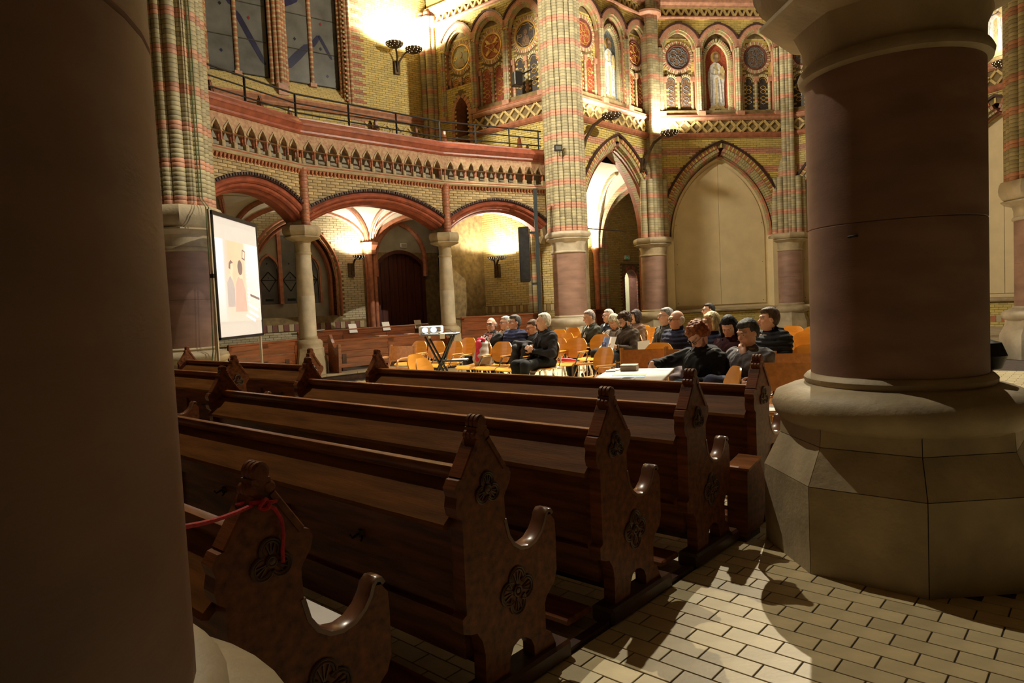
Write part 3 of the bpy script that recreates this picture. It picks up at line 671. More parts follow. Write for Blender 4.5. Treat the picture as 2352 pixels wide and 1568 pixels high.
b.cc = None; b.obj('sill_bricks', 'brick', w1, kind='stuff')
def clust(u, n, r, z0, z1, m='shaft_banded', f=f1, par=w1):
    b = MB(); b.lathe([(r, z0), (r, z1)], 12, f.w(u, 0, n)[:2]); b.obj('jamb_shaft', m, par, smooth=True)
for u, n in ((.42, -.02), (.36, .02), (.47, -.12), (.52, -.22), (4.20, -.02), (4.14, -.12), (4.08, -.22), (4.28, .02)): clust(u, n, .05, 7.2, 11.4)
for u, n in ((2.14, -.20), (2.24, -.10), (2.33, -.04), (2.42, -.10), (2.52, -.20)): clust(u, n, .06, 7.5 - .2 * (n > -.15), 11.4)
b = MB(); f1.box(b, 2.2, 2.46, -.3, .04, 7.2, 7.5); b.obj('pier_foot', 'terracotta_pink', w1)
for u in (1.29, 3.29):
    clust(u, -.34, .055, 7.72, 11.4); b = MB(); f1.box(b, u - .09, u + .09, -.42, -.25, 7.64, 7.74); b.obj('mullion_foot', 'terracotta_pink', w1)
b = MB(); wall_face(b, f1, .42, 4.18, 7.1, 11.4, [], -.52); b.obj('window_void', 'glass_black', w1)
def pane(par, f, u0, u1, z0, z1, n):
    b = MB(); b2 = .006; f.box(b, u0 + b2, u1 - b2, n - .02, n, z0 + b2, z1 - b2); return b.obj('pane', 'window_glass', par)
def stroke(par, f, pts, w, n, m='glass_blue'):
    for (a, c), (d, e) in zip(pts, pts[1:]):
        l = hypot(d - a, e - c); x, z = (d - a) / l, (e - c) / l; nx, nz = -z, x; k = []
        for t, s_ in ((0, .5), (.08, .95), (.5, 1), (.9, .8), (1, .3)): k.append((a + (d - a) * t + nx * w * s_, c + (e - c) * t + nz * w * s_))
        for t, s_ in ((1, .3), (.9, .8), (.5, 1), (.08, .95), (0, .5)): k.append((a + (d - a) * t - nx * w * s_, c + (e - c) * t - nz * w * s_))
        b = MB(); poly_relief(b, f, k, n, n + .004); b.obj('painted_stroke', m, par)
def diamond(par, f, u, z, s, n, m, sk=.7): b = MB(); poly_relief(b, f, [(u - s, z), (u, z - s * sk * 1.6), (u + s, z), (u, z + s * sk * 1.6)], n, n + .004); b.obj('painted_diamond', m, par)
wins = []
for k, (ua, ub) in enumerate(((.56, 1.24), (1.34, 2.10), (2.56, 3.24), (3.34, 4.08))):
    wn = struct('window_%d' % (k + 1)); wins.append(wn)
    for za, zb in ((7.72, 8.62), (8.62, 9.55), (9.55, 11.2)): pane(wn, f1, ua, ub, za, zb, -.36)
    for z in (7.72, 8.62, 9.55): b = MB(); b.tube([f1.w(ua, z, -.352), f1.w(ub, z, -.352)], .014, 6); b.obj('glazing_bar', 'lead', wn)
nn = -.355
stroke(wins[0], f1, [(.66, 9.52), (1.0, 9.78)], .06, nn); stroke(wins[0], f1, [(1.0, 9.80), (1.24, 9.42)], .06, nn)
stroke(wins[1], f1, [(1.34, 9.28), (2.02, 8.04)], .075, nn)
stroke(wins[2], f1, [(2.60, 8.10), (3.24, 8.78)], .11, nn); stroke(wins[2], f1, [(2.52, 9.72), (3.0, 9.98)], .10, nn)
stroke(wins[3], f1, [(3.34, 8.78), (3.55, 9.08)], .07, nn); stroke(wins[3], f1, [(3.55, 9.10), (3.90, 8.50)], .045, nn)
for w_, u, z, m in ((0, .92, 8.22, 'glass_blue'), (1, 1.66, 9.18, 'glass_red'), (1, 1.86, 9.9, 'glass_blue'), (2, 2.86, 8.88, 'glass_black'), (3, 3.62, 9.42, 'glass_red'), (3, 3.74, 8.02, 'glass_blue'), (0, .96, 9.40, 'glass_black'), (3, 3.58, 8.74, 'glass_black')): diamond(wins[w_], f1, u, z, .045, nn, m)

w2 = struct('wall_gallery_right'); f2 = Fr(WC, W2E)
DW = 6.05
upper_bay(w2, f2, (1.22, 2.40, 3.60), (('half', 'dark', 'red'), ('r', 'star', 'red'), ('r', 'dark', 'dark')), .05, f2.L, dz=.12, lat_u=(1.78, f2.L), door=(1.0, 1.56, 4.5, 7.0, .62, .34), hw=.60)
wall_text(w2, f2, 'SCI', .99, 8.70, -.125, .14, 'gold', tilt=.35); wall_text(w2, f2, 'INS', 1.45, 8.86, -.125, .13, 'gold', tilt=.2)
wall_text(w2, f2, 'SCI', 3.40, 8.70, -.125, .11, 'gold', tilt=.1); wall_text(w2, f2, 'M', 3.80, 8.80, -.125, .13, 'gold')
b = MB(); fr_ = f2; dpth = [(1.0, 4.5)] + parch(1.28, 7.0, .62, .34) + [(1.56, 4.5)]
reveal(b, f2, dpth, 0, -.5); b.obj('doorway_reveal', 'terracotta_pink', w2)
b = MB(); vring(b, f2, dpth, .0, .12, -.02, .03, .12, pink_v); b.obj('doorway_arch', 'brick', w2, kind='stuff')
b = MB(); wall_face(b, f2, .9, 1.7, 4.5, 7.7, [], -.5); b.obj('doorway_void', 'door_wood', w2)
b = MB(); wall_face(b, f2, .05, f2.L, 4.3, 6.3, [(1.0, 1.56, lambda u: 4.5, lambda u: 6.4)]); b.obj('masonry', 'mortar', w2)
b = MB(); bricks(b, f2, .05, f2.L, 4.5, 6.24, lambda u, z: .92 < u < 1.64); b.obj('brickwork', 'brick', w2, kind='stuff')
# corner shafts and the left return wall
def cluster(par, c, items, z0, z1, m='shaft_brick', nm='brick_shaft'):
    for dx, dy, r in items:
        b = MB(); b.lathe([(r, z0), (r, z1)], 14, (c[0] + dx, c[1] + dy)); b.obj(nm, m, par, smooth=True)
cluster(w2, WC, [(-.12, -.2, .09), (.06, -.26, .10), (.2, -.22, .08), (-.02, -.14, .1)], 4.5, 10.2)
for dx, dy in ((-.12, -.2), (.06, -.26), (.2, -.22)):
    b = MB(); b.lathe([(.10, 9.75), (.15, 9.95), (.16, 10.05), (.12, 10.06)], 12, (WC[0] + dx, WC[1] + dy)); b.obj('shaft_capital', 'terracotta_pink', w2, smooth=True)
w0 = struct('wall_gallery_end'); f0 = Fr((-8.4, 13.0), W0)
b = MB(); wall_face(b, f0, 0, f0.L, 0, 12.6); b.obj('masonry', 'mortar_pale', w0); b = MB(); bricks(b, f0, 0, f0.L, .5, 8); b.obj('brickwork', 'brick', w0, kind='stuff')

# lower storey under the gallery
w1l = struct('wall_aisle_left')
wop = [(1.22, 3.46, lambda u: 1.35, parch_top(2.34, 2.35, 1.62, .5)), (4.78, 6.2, lambda u: .16, sarch_top(5.49, 2.72, .71, .35))]
b = MB(); wall_face(b, f1, -.2, f1.L, .16, 4.4, wop); b.obj('masonry', 'mortar', w1l)
PALE = (.50, .44, .29)
b = MB(); bricks(b, f1, -.2, 4.3, .16, 4.2, lambda u, z: (1.1 < u < 3.6 and 1.1 < z < parch_top(2.34, 2.35, 1.76, .5)(u)) or .95 < z < 1.2, col=lambda u, z: PALE); b.obj('brickwork', 'brick', w1l, kind='stuff')
wp = [(1.22, 1.35)] + parch(2.34, 2.35, 1.62, .5) + [(3.46, 1.35)]
b = MB(); reveal(b, f1, wp, 0, -.35); b.obj('window_reveal', 'dark_red', w1l)
b = MB()
for r0, n0, n1 in ((.0, -.2, .02), (-.1, -.3, -.1), (.1, -.1, .06)): b.sweep(wp, [(r0, n0), (r0, n1 - .03), (r0 + .03, n1), (r0 + .07, n1 - .03), (r0 + .09, n0)], lambda a, z, d: f1.w(a, z, d))
b.obj('window_arch_mould', 'terracotta', w1l, smooth=True)
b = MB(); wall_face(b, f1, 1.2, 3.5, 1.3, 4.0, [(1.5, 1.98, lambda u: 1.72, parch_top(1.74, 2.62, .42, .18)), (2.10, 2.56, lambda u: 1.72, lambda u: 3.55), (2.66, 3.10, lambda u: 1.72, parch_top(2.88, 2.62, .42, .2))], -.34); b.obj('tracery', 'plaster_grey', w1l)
b = MB()
for uc in (1.74, 2.88): b.sweep([(uc - .24, 1.72)] + parch(uc, 2.62, .42, .18) + [(uc + .24, 1.72)], [(0, -.36), (0, -.28), (.05, -.28), (.05, -.36)], lambda a, z, d: f1.w(a, z, d))
for u in (2.04, 2.61): f1.box(b, u - .05, u + .05, -.4, -.26, 1.72, 3.7)
b.obj('tracery_bars', 'terracotta', w1l)
for k, (ua, ub, zt) in enumerate(((1.5, 1.98, 3.0), (2.10, 2.56, 3.55), (2.66, 3.10, 3.0))):
    wn = struct('window_%d' % (k + 5)); pane(wn, f1, ua, ub, 1.72, 2.36, -.38); pane(wn, f1, ua, ub, 2.36, zt, -.38); um = (ua + ub) / 2
    for u0, z0, u1, z1 in ((um - .2, 2.36, um, 2.58), (um, 2.58, um + .2, 2.36), (um + .2, 2.36, um, 2.06), (um, 2.06, um - .2, 2.36), (um - .24, 2.36, um + .24, 2.36)):
        b = MB(); b.tube([f1.w(u0, z0, -.375), f1.w(u1, z1, -.375)], .012, 5); b.obj('glazing_bar', 'glass_black', wn)
    b = MB(); f1.box(b, um - .11, um + .11, -.38, -.372, 1.80, 1.86); b.obj('painted_bar', 'glass_black', wn); diamond(wn, f1, um - .02, 2.8, .025, -.376, 'glass_blue'); diamond(wn, f1, um, 2.42, .02, -.376, 'glass_blue')
dz_ = 1.2
b = MB()
for i in range(30): b.cc = jit((.42, .34, .2) if i % 2 else (.2, .07, .05), .1); f1.box(b, -.1 + i * .145, -.1 + i * .145 + .13, 0, .03, .98, 1.16)
b.cc = None; b.obj('dado_course', 'brick', w1l, kind='stuff')
dr = struct('door_1')
dpp = [(4.78, .16)] + sarch(5.49, 2.72, .71, .35) + [(6.2, .16)]
b = MB(); reveal(b, f1, dpp, 0, -.25); b.obj('door_reveal', 'dark_red', dr)
for i in range(10): b = MB(); u = 4.80 + i * .14; f1.box(b, u, u + .13, -.22, -.18 + .01 * (i % 2), .16, sarch_top(5.49, 2.72, .71, .35)(u + .07) - .01); b.obj('door_plank', 'door_wood', dr)
b = MB(); b.sweep(dpp, [(.0, -.1), (.0, .03), (.1, .03), (.1, -.1)], lambda a, z, d: f1.w(a, z, d)); b.obj('door_frame', 'door_wood', dr)
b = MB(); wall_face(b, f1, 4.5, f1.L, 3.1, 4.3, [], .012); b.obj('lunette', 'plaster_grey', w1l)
b = MB(); la = [(4.75, 2.4)] + parch(5.5, 2.9, 1.02, .27) + [(6.25, 2.4)]
b.sweep(la, [(0, -.02), (0, .08), (.05, .12), (.12, .10), (.14, -.02)], lambda a, z, d: f1.w(a, z, d)); b.obj('wall_rib', 'terracotta', w1l, smooth=True)
cluster(w1l, f1.w(4.5, 0, .1)[:2], [(-.1, -.02, .06), (0, -.08, .075), (.1, .04, .06)], .16, 3.05, 'terracotta', 'wall_shaft')
b = MB(); b.lathe([(.17, 3.02), (.19, 3.08), (.18, 3.14), (.26, 3.28), (.28, 3.36), (.2, 3.38)], 8, f1.w(4.5, 0, .12)[:2], pi / 8); b.obj('shaft_capital', 'terracotta', w1l)
w2l = struct('wall_aisle_right')
b = MB(); wall_face(b, f2, .05, f2.L, .16, 4.4); b.obj('masonry', 'mortar', w2l)
b = MB(); bricks(b, f2, .9, f2.L, .16, 4.2, lambda u, z: 1.2 < z < 1.38, col=lambda u, z: (.52, .41, .17)); b.obj('brickwork', 'brick', w2l, kind='stuff')
b = MB()
for i in range(26): b.cc = jit((.5, .4, .2) if i % 2 else (.3, .2, .08), .1); f2.box(b, .9 + i * .13, .9 + i * .13 + .115, 0, .03, 1.2, 1.38)
b.cc = None; b.obj('dado_course', 'brick', w2l, kind='stuff')
cluster(w2l, f2.w(.95, 0, .12)[:2], [(-.1, 0, .06), (0, -.08, .075), (.1, 0, .06)], .16, 2.98, 'terracotta', 'wall_shaft')
b = MB(); b.lathe([(.17, 2.95), (.19, 3.0), (.18, 3.05), (.26, 3.14), (.27, 3.2), (.2, 3.22)], 8, f2.w(.95, 0, .14)[:2], pi / 8); b.obj('shaft_capital', 'terracotta', w2l)
b = MB(); la = [(1.05, 3.2)] + parch(2.55, 3.0, 1.75, .25) + [(4.05, 3.2)]
b.sweep(la, [(0, -.02), (0, .10), (.06, .14), (.14, .10), (.16, -.02)], lambda a, z, d: f2.w(a, z, d)); b.obj('wall_rib', 'plaster', w2l, smooth=True)
cluster(w2l, f2.w(3.72, 0, .1)[:2], [(-.12, .02, .06), (0, -.06, .07), (.12, -.1, .06)], .16, 4.2, 'shaft_brick', 'wall_shaft')
# vault under the gallery: white trumpet cells with red ribs
cg = struct('ceiling_gallery')
allp = [P0, P1, P2, P3, W2E, WC, W0, (-8.4, 13.0)]
b = MB(); b.prism([(x, y) for x, y in allp], ID, 4.18, 4.44); b.obj('gallery_slab', 'plaster', cg)
def trumpet(c, zs, zt, R, ribs, n=36):
    b = MB(); P = [(.14 + R * (1 - cos(t)), zs + (zt - zs) * sin(t)) for t in [pi / 2 * i / 9 for i in range(10)]]
    b.lathe(P, n, c, cap=False); b.obj('vault_cell', 'plaster', cg, smooth=True)
    for a in ribs:
        b = MB(); d = Vector((cos(a), sin(a)))
        b.sweep(P, [(.0, -.06), (-.06, -.06), (-.09, -.03), (-.07, 0), (-.09, .03), (-.06, .06), (0, .06)], lambda r, z, q: (c[0] + d.x * r - d.y * q, c[1] + d.y * r + d.x * q, z)); b.obj('vault_rib', 'terracotta', cg)
a1 = f1.rz - pi / 2
trumpet(f1.w(4.5, 0, .1)[:2], 3.34, 4.17, 1.7, [a1 - 1.35, a1 - .75, a1 - .15, a1 + .15, a1 + .8, a1 + 1.4])
trumpet(f2.w(.95, 0, .14)[:2], 3.2, 4.17, 1.6, [f2.rz - pi / 2 + q for q in (-1.3, -.7, 0, .7, 1.3)])
trumpet(f1.w(.6, 0, .1)[:2], 3.2, 4.17, 1.6, [a1 - 1.0, a1 - .3, a1 + .3, a1 + .9])
# vault over the crossing and the nave walls (outside the picture, they only return light)
cl = struct('ceiling'); b = MB(); b.add([(-16, -4, 13.6), (20, -4, 13.6), (20, 26, 13.6), (-16, 26, 13.6)], [(0, 1, 2, 3)]); b.obj('vault', 'mortar_pale', cl)
# ---------------------------------------------------------------- stone columns
def ringp(c, R, k, z, ph, n=48):
    out = []
    for j in range(n):
        a = 2 * pi * j / n; o = cos(pi / 8) / cos((a % (pi / 4)) - pi / 8); r = R * ((1 - k) + k * o)
        out.append((c[0] + r * cos(a + ph), c[1] + r * sin(a + ph), z))
    return out
def oct_lathe(mb, c, prof, ph, n=48): mb.rings([ringp(c, R, k, z, ph, n) for R, z, k in prof], cap=True)
def stone_plinth(t, rp, h, ph):
    """octagonal plinth of separate dressed blocks, joints at the corners"""
    b = MB(); oct_lathe(b, (0, 0), [(rp * .985, 0, 1), (rp * .985, .455 * h, 1), (rp * .855, .65 * h, 1), (rp * .845, .745 * h, 1)], ph); b.obj('plinth_core', 'pew_dark', t)
    g = .0022
    for i in range(8):
        a0, a1 = ph + i * pi / 4, ph + (i + 1) * pi / 4
        for nm, z0, z1, r0, r1 in (('plinth_block', 0, .455, 1, 1), ('sloped_block', .459, .648, 1, .87), ('drum_block', .652, .745, .87, .86)):
            def c(a, r, z, sg): v = Vector((cos(a), sin(a))) * rp * r; e = Vector((cos((a0 + a1) / 2 + pi / 2), sin((a0 + a1) / 2 + pi / 2))) * g * sg; return (v.x + e.x, v.y + e.y, z * h)
            k = .9; b = MB(); b.hexa([c(a0, r0 * k, z0, 1), c(a0, r0, z0, 1), c(a1, r0, z0, -1), c(a1, r0 * k, z0, -1), c(a0, r1 * k, z1, 1), c(a0, r1, z1, 1), c(a1, r1, z1, -1), c(a1, r1 * k, z1, -1)]); b.obj(nm, 'stone', t)
def column(name, label, c, rs, rp, rt, ra, z0=0.0, ph=None, zb=.957, zn=2.49, zcap=CAPZ, rs_top=None, group=None, smat='sandstone', stm='stone', blocks=False, pf=.47):
    """plinth (octagon) > torus > shaft > necking > bell > octagonal abacus"""
    ph = RZP + pi / 8 if ph is None else ph; ph2 = ph
    t = thing(name, label, 'column', (c[0], c[1], z0), 0, group); o = (0, 0); rs_top = rs_top or rs; h = zb - z0
    if blocks: stone_plinth(t, rp, h, ph)
    else:
     b = MB(); oct_lathe(b, o, [(rp, 0, 1), (rp, .46 * h, 1), (rp * .87, .65 * h, 1), (rp * .865, .74 * h, .9)], ph); b.obj('plinth', stm, t, smooth=True, angle=25)
    b = MB(); oct_lathe(b, o, [(rp * .84, .73 * h, .3), (rt * .97, .77 * h, .1), (rt, .83 * h, 0), (rt * .965, .89 * h, 0), (rt * .84, .925 * h, 0), (rt * .80, .93 * h, 0), (rs * 1.10, .94 * h, 0), (rs * 1.07, .945 * h, 0)], ph); b.obj('torus', stm, t, smooth=True, angle=50)
    b = MB(); b.lathe([(rs * 1.05, .93 * h), (rs * 1.085, .955 * h), (rs * 1.09, .975 * h), (rs * 1.05, .995 * h), (rs, h)], 48); b.obj('base_ring', stm, t, smooth=True)
    b = MB(); b.lathe([(rs, h - .01), (rs * .998, (h + zn - z0) / 2 - .004), (rs * .985, (h + zn - z0) / 2), (rs * .998, (h + zn - z0) / 2 + .004), (rs_top, zn - z0 + .01)], 48); b.obj('shaft', smat, t, smooth=True)
    H = zcap - zn; z = zn - z0
    b = MB(); b.lathe([(rs_top, z), (rs_top * 1.07, z + .02 * H), (rs_top * 1.085, z + .06 * H), (rs_top * 1.05, z + .10 * H), (rs_top, z + .11 * H)], 48); b.obj('necking', stm, t, smooth=True)
    b = MB(); oct_lathe(b, o, [(rs_top * 1.0, z + .09 * H, 0), (rs_top * 1.03, z + (.09 + .45 * (pf - .09)) * H, .3), (rs_top * 1.12, z + (.09 + .75 * (pf - .09)) * H, .75), (ra * .90, z + (pf - .02) * H, 1), (ra * .945, z + pf * H, 1), (ra * .945, z + (pf + .03) * H, 1), (ra * .86, z + (pf + .05) * H, 1)], ph); b.obj('bell', stm, t, smooth=True, angle=28)
    q = 1 - pf - .05
    b = MB(); oct_lathe(b, o, [(ra * .86, z + (pf + .045) * H, 1), (ra * .93, z + (1 - .88 * q) * H, 1), (ra * .985, z + (1 - .66 * q) * H, 1), (ra, z + (1 - .42 * q) * H, 1), (ra * .975, z + (1 - .16 * q) * H, 1), (ra * .93, z + H, 1)], ph); b.obj('abacus', stm, t, smooth=True, angle=32)
    return t
def cluster_pier(t, z0, z1, R, n, r, core, ph=0, skip=None, bands=()):
    """ring of brick shafts above a capital (children of the column)"""
    b = MB(); b.lathe([(core, z0), (core, z1)], 24); b.obj('pier_core', 'shaft_brick', t)
    for i in range(n):
        a = ph + 2 * pi * i / n; rr = r if i % 2 else r * .78
        b = MB(); cs = .072; pr = []
        k = int((z1 - z0) / cs)
        for j in range(k): za = z0 + j * cs; pr += [(rr * .97, za), (rr, za + .008), (rr, za + cs - .004), (rr * .97, za + cs - .0005)]
        b.lathe(pr, 9, (R * cos(a), R * sin(a)), a - pi / 2 - .3, cap=False, a0=0, a1=pi + .6); b.obj('brick_shaft', 'shaft_brick', t, smooth=True, angle=60)
RS, RP, RT, RA = .413, .669, .62, .67
col_fore = column('stone_column', 'massive brown sandstone column on octagonal plinth beside the tiled aisle', FP, RS, RP, RT, RA, blocks=True)
b = MB(); b.lathe([(RA * .86, CAPZ), (RA * .86, 9.0)], 24); b.obj('pier_core', 'shaft_brick', col_fore)
# small holes, iron staple and a round loudspeaker on its shaft
sp = thing('loudspeaker', 'small round dark loudspeaker fixed to the side of the brown column', 'speaker', (FP[0] + .40, FP[1] - .13, 1.03))
b = MB(); b.lathe([(.001, -.085), (.06, -.065), (.085, 0), (.06, .065), (.001, .085)], 16); b.obj('housing', 'black_metal', sp, smooth=True)
b = MB(); b.lathe([(.02, -.02), (.02, .02)], 8, (-.04, .02)); b.obj('bracket', 'black_metal', sp)
st_ = MB(); st_.tube([(FP[0] - .345, FP[1] - .235, 1.655), (FP[0] - .36, FP[1] - .245, 1.655), (FP[0] - .335, FP[1] - .265, 1.658), (FP[0] - .32, FP[1] - .255, 1.658)], .006, 6); tag(st_.obj('iron_staple', 'black_metal'), 'small iron staple set into the massive brown column', 'staple')
LPc = column('stone_column', 'tall column with clustered banded brick shafts beside the projection screen', LP, RS * 1.02, RP, RT, RA, rs_top=RS)
cluster_pier(LPc, CAPZ - .0, 10.5, .47, 18, .10, .46)
NEAR = (-.80, .68)
col_near = column('stone_column', 'dark round column in deep shadow that the red rope runs to', NEAR, RS, .58, .555, RA)
b = MB(); b.lathe([(RA * .86, CAPZ), (RA * .86, 9.0)], 24); b.obj('pier_core', 'shaft_brick', col_near)
A_ = column('stone_column', 'pink sandstone column with pale base under striped brick shafts by the tall black speaker', CA, RS * 1.03, RP, RT, RA * .93, z0=0, zb=1.07, stm='stone_light', zn=2.66, pf=.66)
cluster_pier(A_, CAPZ, 11.6, .45, 20, .085, .44)
B_ = column('stone_column', 'sandstone column between the open pointed arch and the cream panel', CB, .38, .60, .58, .60, zb=1.07, zn=2.66, pf=.62)
C_ = column('stone_column', 'sandstone column right of the cream panel with a small white box beside it', CC, .38, .60, .58, .60, zb=1.07, zn=2.66, pf=.62)
D_ = column('stone_column', 'sandstone apse column hidden mostly behind the massive brown column', CD, .38, .60, .58, .60, zb=1.07, zn=2.66, pf=.62)
for t, c, ang in ((B_, CB, atan2(-(fAB.n + fBC.n).y, -(fAB.n + fBC.n).x)), (C_, CC, atan2(-(fBC.n + fCD.n).y, -(fBC.n + fCD.n).x)), (D_, CD, atan2(-(fCD.n + fDF.n).y, -(fCD.n + fDF.n).x))):
    fa = ang + pi
    for i, (da, R, r) in enumerate(((-1.25, .42, .10), (-.75, .38, .09), (-.35, .30, .085), (0, .26, .10), (.35, .30, .085), (.75, .38, .09), (1.25, .42, .10))):
        b = MB(); b.lathe([(r, CAPZ), (r, 4.9 if abs(da) > .5 else 12.4)], 12, (R * cos(fa + da), R * sin(fa + da))); b.obj('brick_shaft', 'shaft_brick', t, smooth=True)
    b = MB(); b.lathe([(.30, CAPZ), (.30, 5.2), (.16, 5.6), (.16, 12.4)], 16); b.obj('pier_core', 'shaft_brick', t)
    for z in (9.70, 10.10):
        b = MB(); b.lathe([(.36, z - .05), (.42, z), (.43, z + .06), (.36, z + .10)], 14, (.08 * cos(fa), .08 * sin(fa))); b.obj('shaft_ring', 'terracotta_pink', t, smooth=True)
E_ = column('stone_column', 'pale column with striped brick shafts standing on the choir steps', CE, RS, RP, RT, RA, stm='stone_light')
cluster_pier(E_, CAPZ, 9.5, .46, 18, .10, .45)
K1 = column('stone_column', 'slender pale column of the gallery arcade next to the projection screen', C1, .175, .36, .285, .39, z0=.0, zb=.95, zn=2.62, pf=.60, rs_top=.150, smat='stone_light')
K2 = column('stone_column', 'slender pale column of the gallery arcade behind the projector table', C2, .175, .36, .285, .39, z0=.0, zb=1.03, zn=2.62, pf=.60, rs_top=.150, smat='stone_light')

# ---------------------------------------------------------------- gallery balcony
gal = thing('gallery_balcony', 'brick gallery balcony on three round arches with niche parapet and iron railing', 'balcony')
NB = 0; FACE = .02
spandrel = []
for k, fr in enumerate(G):
    L = fr.L; uc = L / 2; a = L / 2 - (.17 if k != 0 else .10); zs, hh = 3.30, .46
    top = sarch_top(uc, zs, a, hh); path = sarch(uc, zs, a, hh, 32)
    # spandrel backing, soffit
    R_ = (a * a + hh * hh) / (2 * hh); zc_ = zs + hh - R_; top2 = lambda u, R_=R_, zc_=zc_, uc=uc: zc_ + sqrt(max(.01, (R_ + .21) ** 2 - (u - uc) ** 2))
    b = MB(); wall_face(b, fr, -.06, L + .06, CAPZ, 4.36, [(-.05, L + .05, lambda u: CAPZ, top2)], 0.0); b.obj('spandrel', 'mortar_pale', gal)
    b = MB(); wall_face(b, fr, -.06, L + .06, CAPZ, 4.36, [(uc - a, uc + a, lambda u: CAPZ, top)], -.42); b.obj('spandrel_back', 'mortar_pale', gal)
    b = MB()
    for r0, r1, n0, n1 in ((-.0, .12, -.40, -.12), (.06, .20, -.30, -.02), (.14, .27, -.2, .05)):
        b.sweep(path, [(r0, n0), (r0, n1 - .05), (r0 + .03, n1 - .01), (r0 + .07, n1), (r1, n1 - .04), (r1, n0)], lambda x, z, d: fr.w(x, z, d))
    b.obj('arch', 'red_gloss', gal, smooth=True, angle=35)
    b = MB(); b.sweep(path, [(.26, 0), (.26, .05), (.31, .06), (.31, 0)], lambda x, z, d: fr.w(x, z, d)); b.obj('hood_band', 'hood', gal)
    b = MB(); vring(b, fr, path, .275, .325, .02, .085, .055, lambda i, n: (.10, .05, .04) if i % 2 else (.03, .015, .013), .3); b.obj('dog_tooth', 'brick', gal, kind='stuff')
    # spandrel bricks
    btop = lambda u, a=a, uc=uc, zs=zs, hh=hh: (sarch_top(uc, zs, a, hh)(u) if abs(u - uc) <= a else 3.2) + .30
    Hh, Ll = .062, .205; i = 0; z = 3.36
    while z < 4.23:
        u = .02 - (Ll / 2 if i % 2 else 0)
        while u < L - .02:
            x0, x1 = max(.02, u), min(L - .02, u + Ll - .009); u += Ll
            m = (x0 + x1) / 2
            if x1 - x0 > .03 and z + .03 > btop(m) - .02 and min(abs(m), abs(L - m)) > .05: spandrel.append((k, x0, x1, z))
        z += Hh; i += 1
    # parapet
    npi = (9, 13, 10)[k]; pit = (L - .10) / npi; u0 = .05
    b = MB(); moulding(b, fr, -.02, L + .02, [(-.3, 4.34), (.09, 4.34), (.11, 4.37), (.09, 4.40), (.0, 4.41), (-.3, 4.41)]); b.obj('string_course', 'stone', gal)
    b = MB(); moulding(b, fr, -.02, L + .02, [(0, 4.40), (.075, 4.40), (.085, 4.42), (.07, 4.435), (0, 4.44)]); b.obj('red_fillet', 'terracotta', gal)
    b = MB(); moulding(b, fr, -.02, L + .02, [(-.28, 4.42), (.065, 4.42), (.06, 4.45), (-.28, 4.58)]); b.obj('parapet_sill', 'stone', gal)
    # serrated corbel course
    kk = int(L / .085); me = None
    for j in range(kk):
        b = MB() if me is None else None
        if me is None:
            b.hexa([(-.03, 0, 0), (.03, 0, 0), (.012, -.05, .03), (-.012, -.05, .03), (-.03, 0, .10), (.03, 0, .10), (.03, -.075, .10), (-.03, -.075, .10)]); me = b.make('corbel'); me.materials.append(M['terracotta']); fix_normals(me)
        o = link('corbel', me, gal); o.location = fr.w((j + .5) * L / kk, 4.24, 0); o.rotation_euler = (0, 0, fr.rz)
    # front slab of the parapet with ogee niche heads
    hw = .083
    def ogee(c):
        P = [(0, 4.925), (.012, 4.90), (.03, 4.872), (.05, 4.84), (.072, 4.80), (.083, 4.75)]
        def f(u):
            x = abs(u - c)
            for (xa, za), (xb, zb) in zip(P, P[1:]):
                if x <= xb: return za + (zb - za) * (x - xa) / (xb - xa)
            return 4.75
        return f
    ops = [(u0 + pit * (j + .5) - hw, u0 + pit * (j + .5) + hw, lambda u: 4.74, ogee(u0 + pit * (j + .5))) for j in range(npi)]
    b = MB(); wall_face(b, fr, 0, L, 4.74, 5.08, ops, .0, .014); b.obj('parapet_face', 'parapet', gal)
    b = MB()
    for j in range(npi):
        c = u0 + pit * (j + .5); f_ = ogee(c); reveal(b, fr, [(c + hw * q / 8, f_(c + hw * q / 8)) for q in range(-8, 9)], 0, -.09)
    b.add([fr.w(0, 4.74, 0), fr.w(L, 4.74, 0), fr.w(L, 4.74, -.09), fr.w(0, 4.74, -.09)], [(0, 1, 2, 3)]); b.obj('niche_reveal', 'parapet', gal)
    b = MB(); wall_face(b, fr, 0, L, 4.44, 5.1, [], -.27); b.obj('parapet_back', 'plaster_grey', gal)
    # small bevelled arch stones over every niche, colonettes and base blocks
    if k == 0:
        hb = MB(); cp = [(0, .192), (.012, .167), (.03, .14), (.05, .107), (.072, .067), (.09, .01)]
        full = [(-x, z) for x, z in reversed(cp)] + cp[1:]
        hb.rings([[(x, 0, z), (x * 1.0, -.016, z), (x * 1.32, -.016, z + .03), (x * 1.38, 0, z + .03)] for x, z in full], closed=False); me_h = hb.make('niche_head'); me_h.materials.append(M['ochre_dull']); fix_normals(me_h)
        cb = MB(); cb.lathe([(.028, 0), (.024, .01), (.022, .15), (.028, .16)], 8); me_c = cb.make('colonette'); me_c.materials.append(M['shaft_red']); fix_normals(me_c)
        bb = MB(); bb.bbox(-.038, .038, -.06, .03, 0, .12, .006); me_b = bb.make('base_block'); me_b.materials.append(M['ochre_dull']); fix_normals(me_b)
    for j in range(npi):
        o = link('niche_head', me_h, gal); o.location = fr.w(u0 + pit * (j + .5), 4.735, .001); o.rotation_euler = (0, 0, fr.rz)
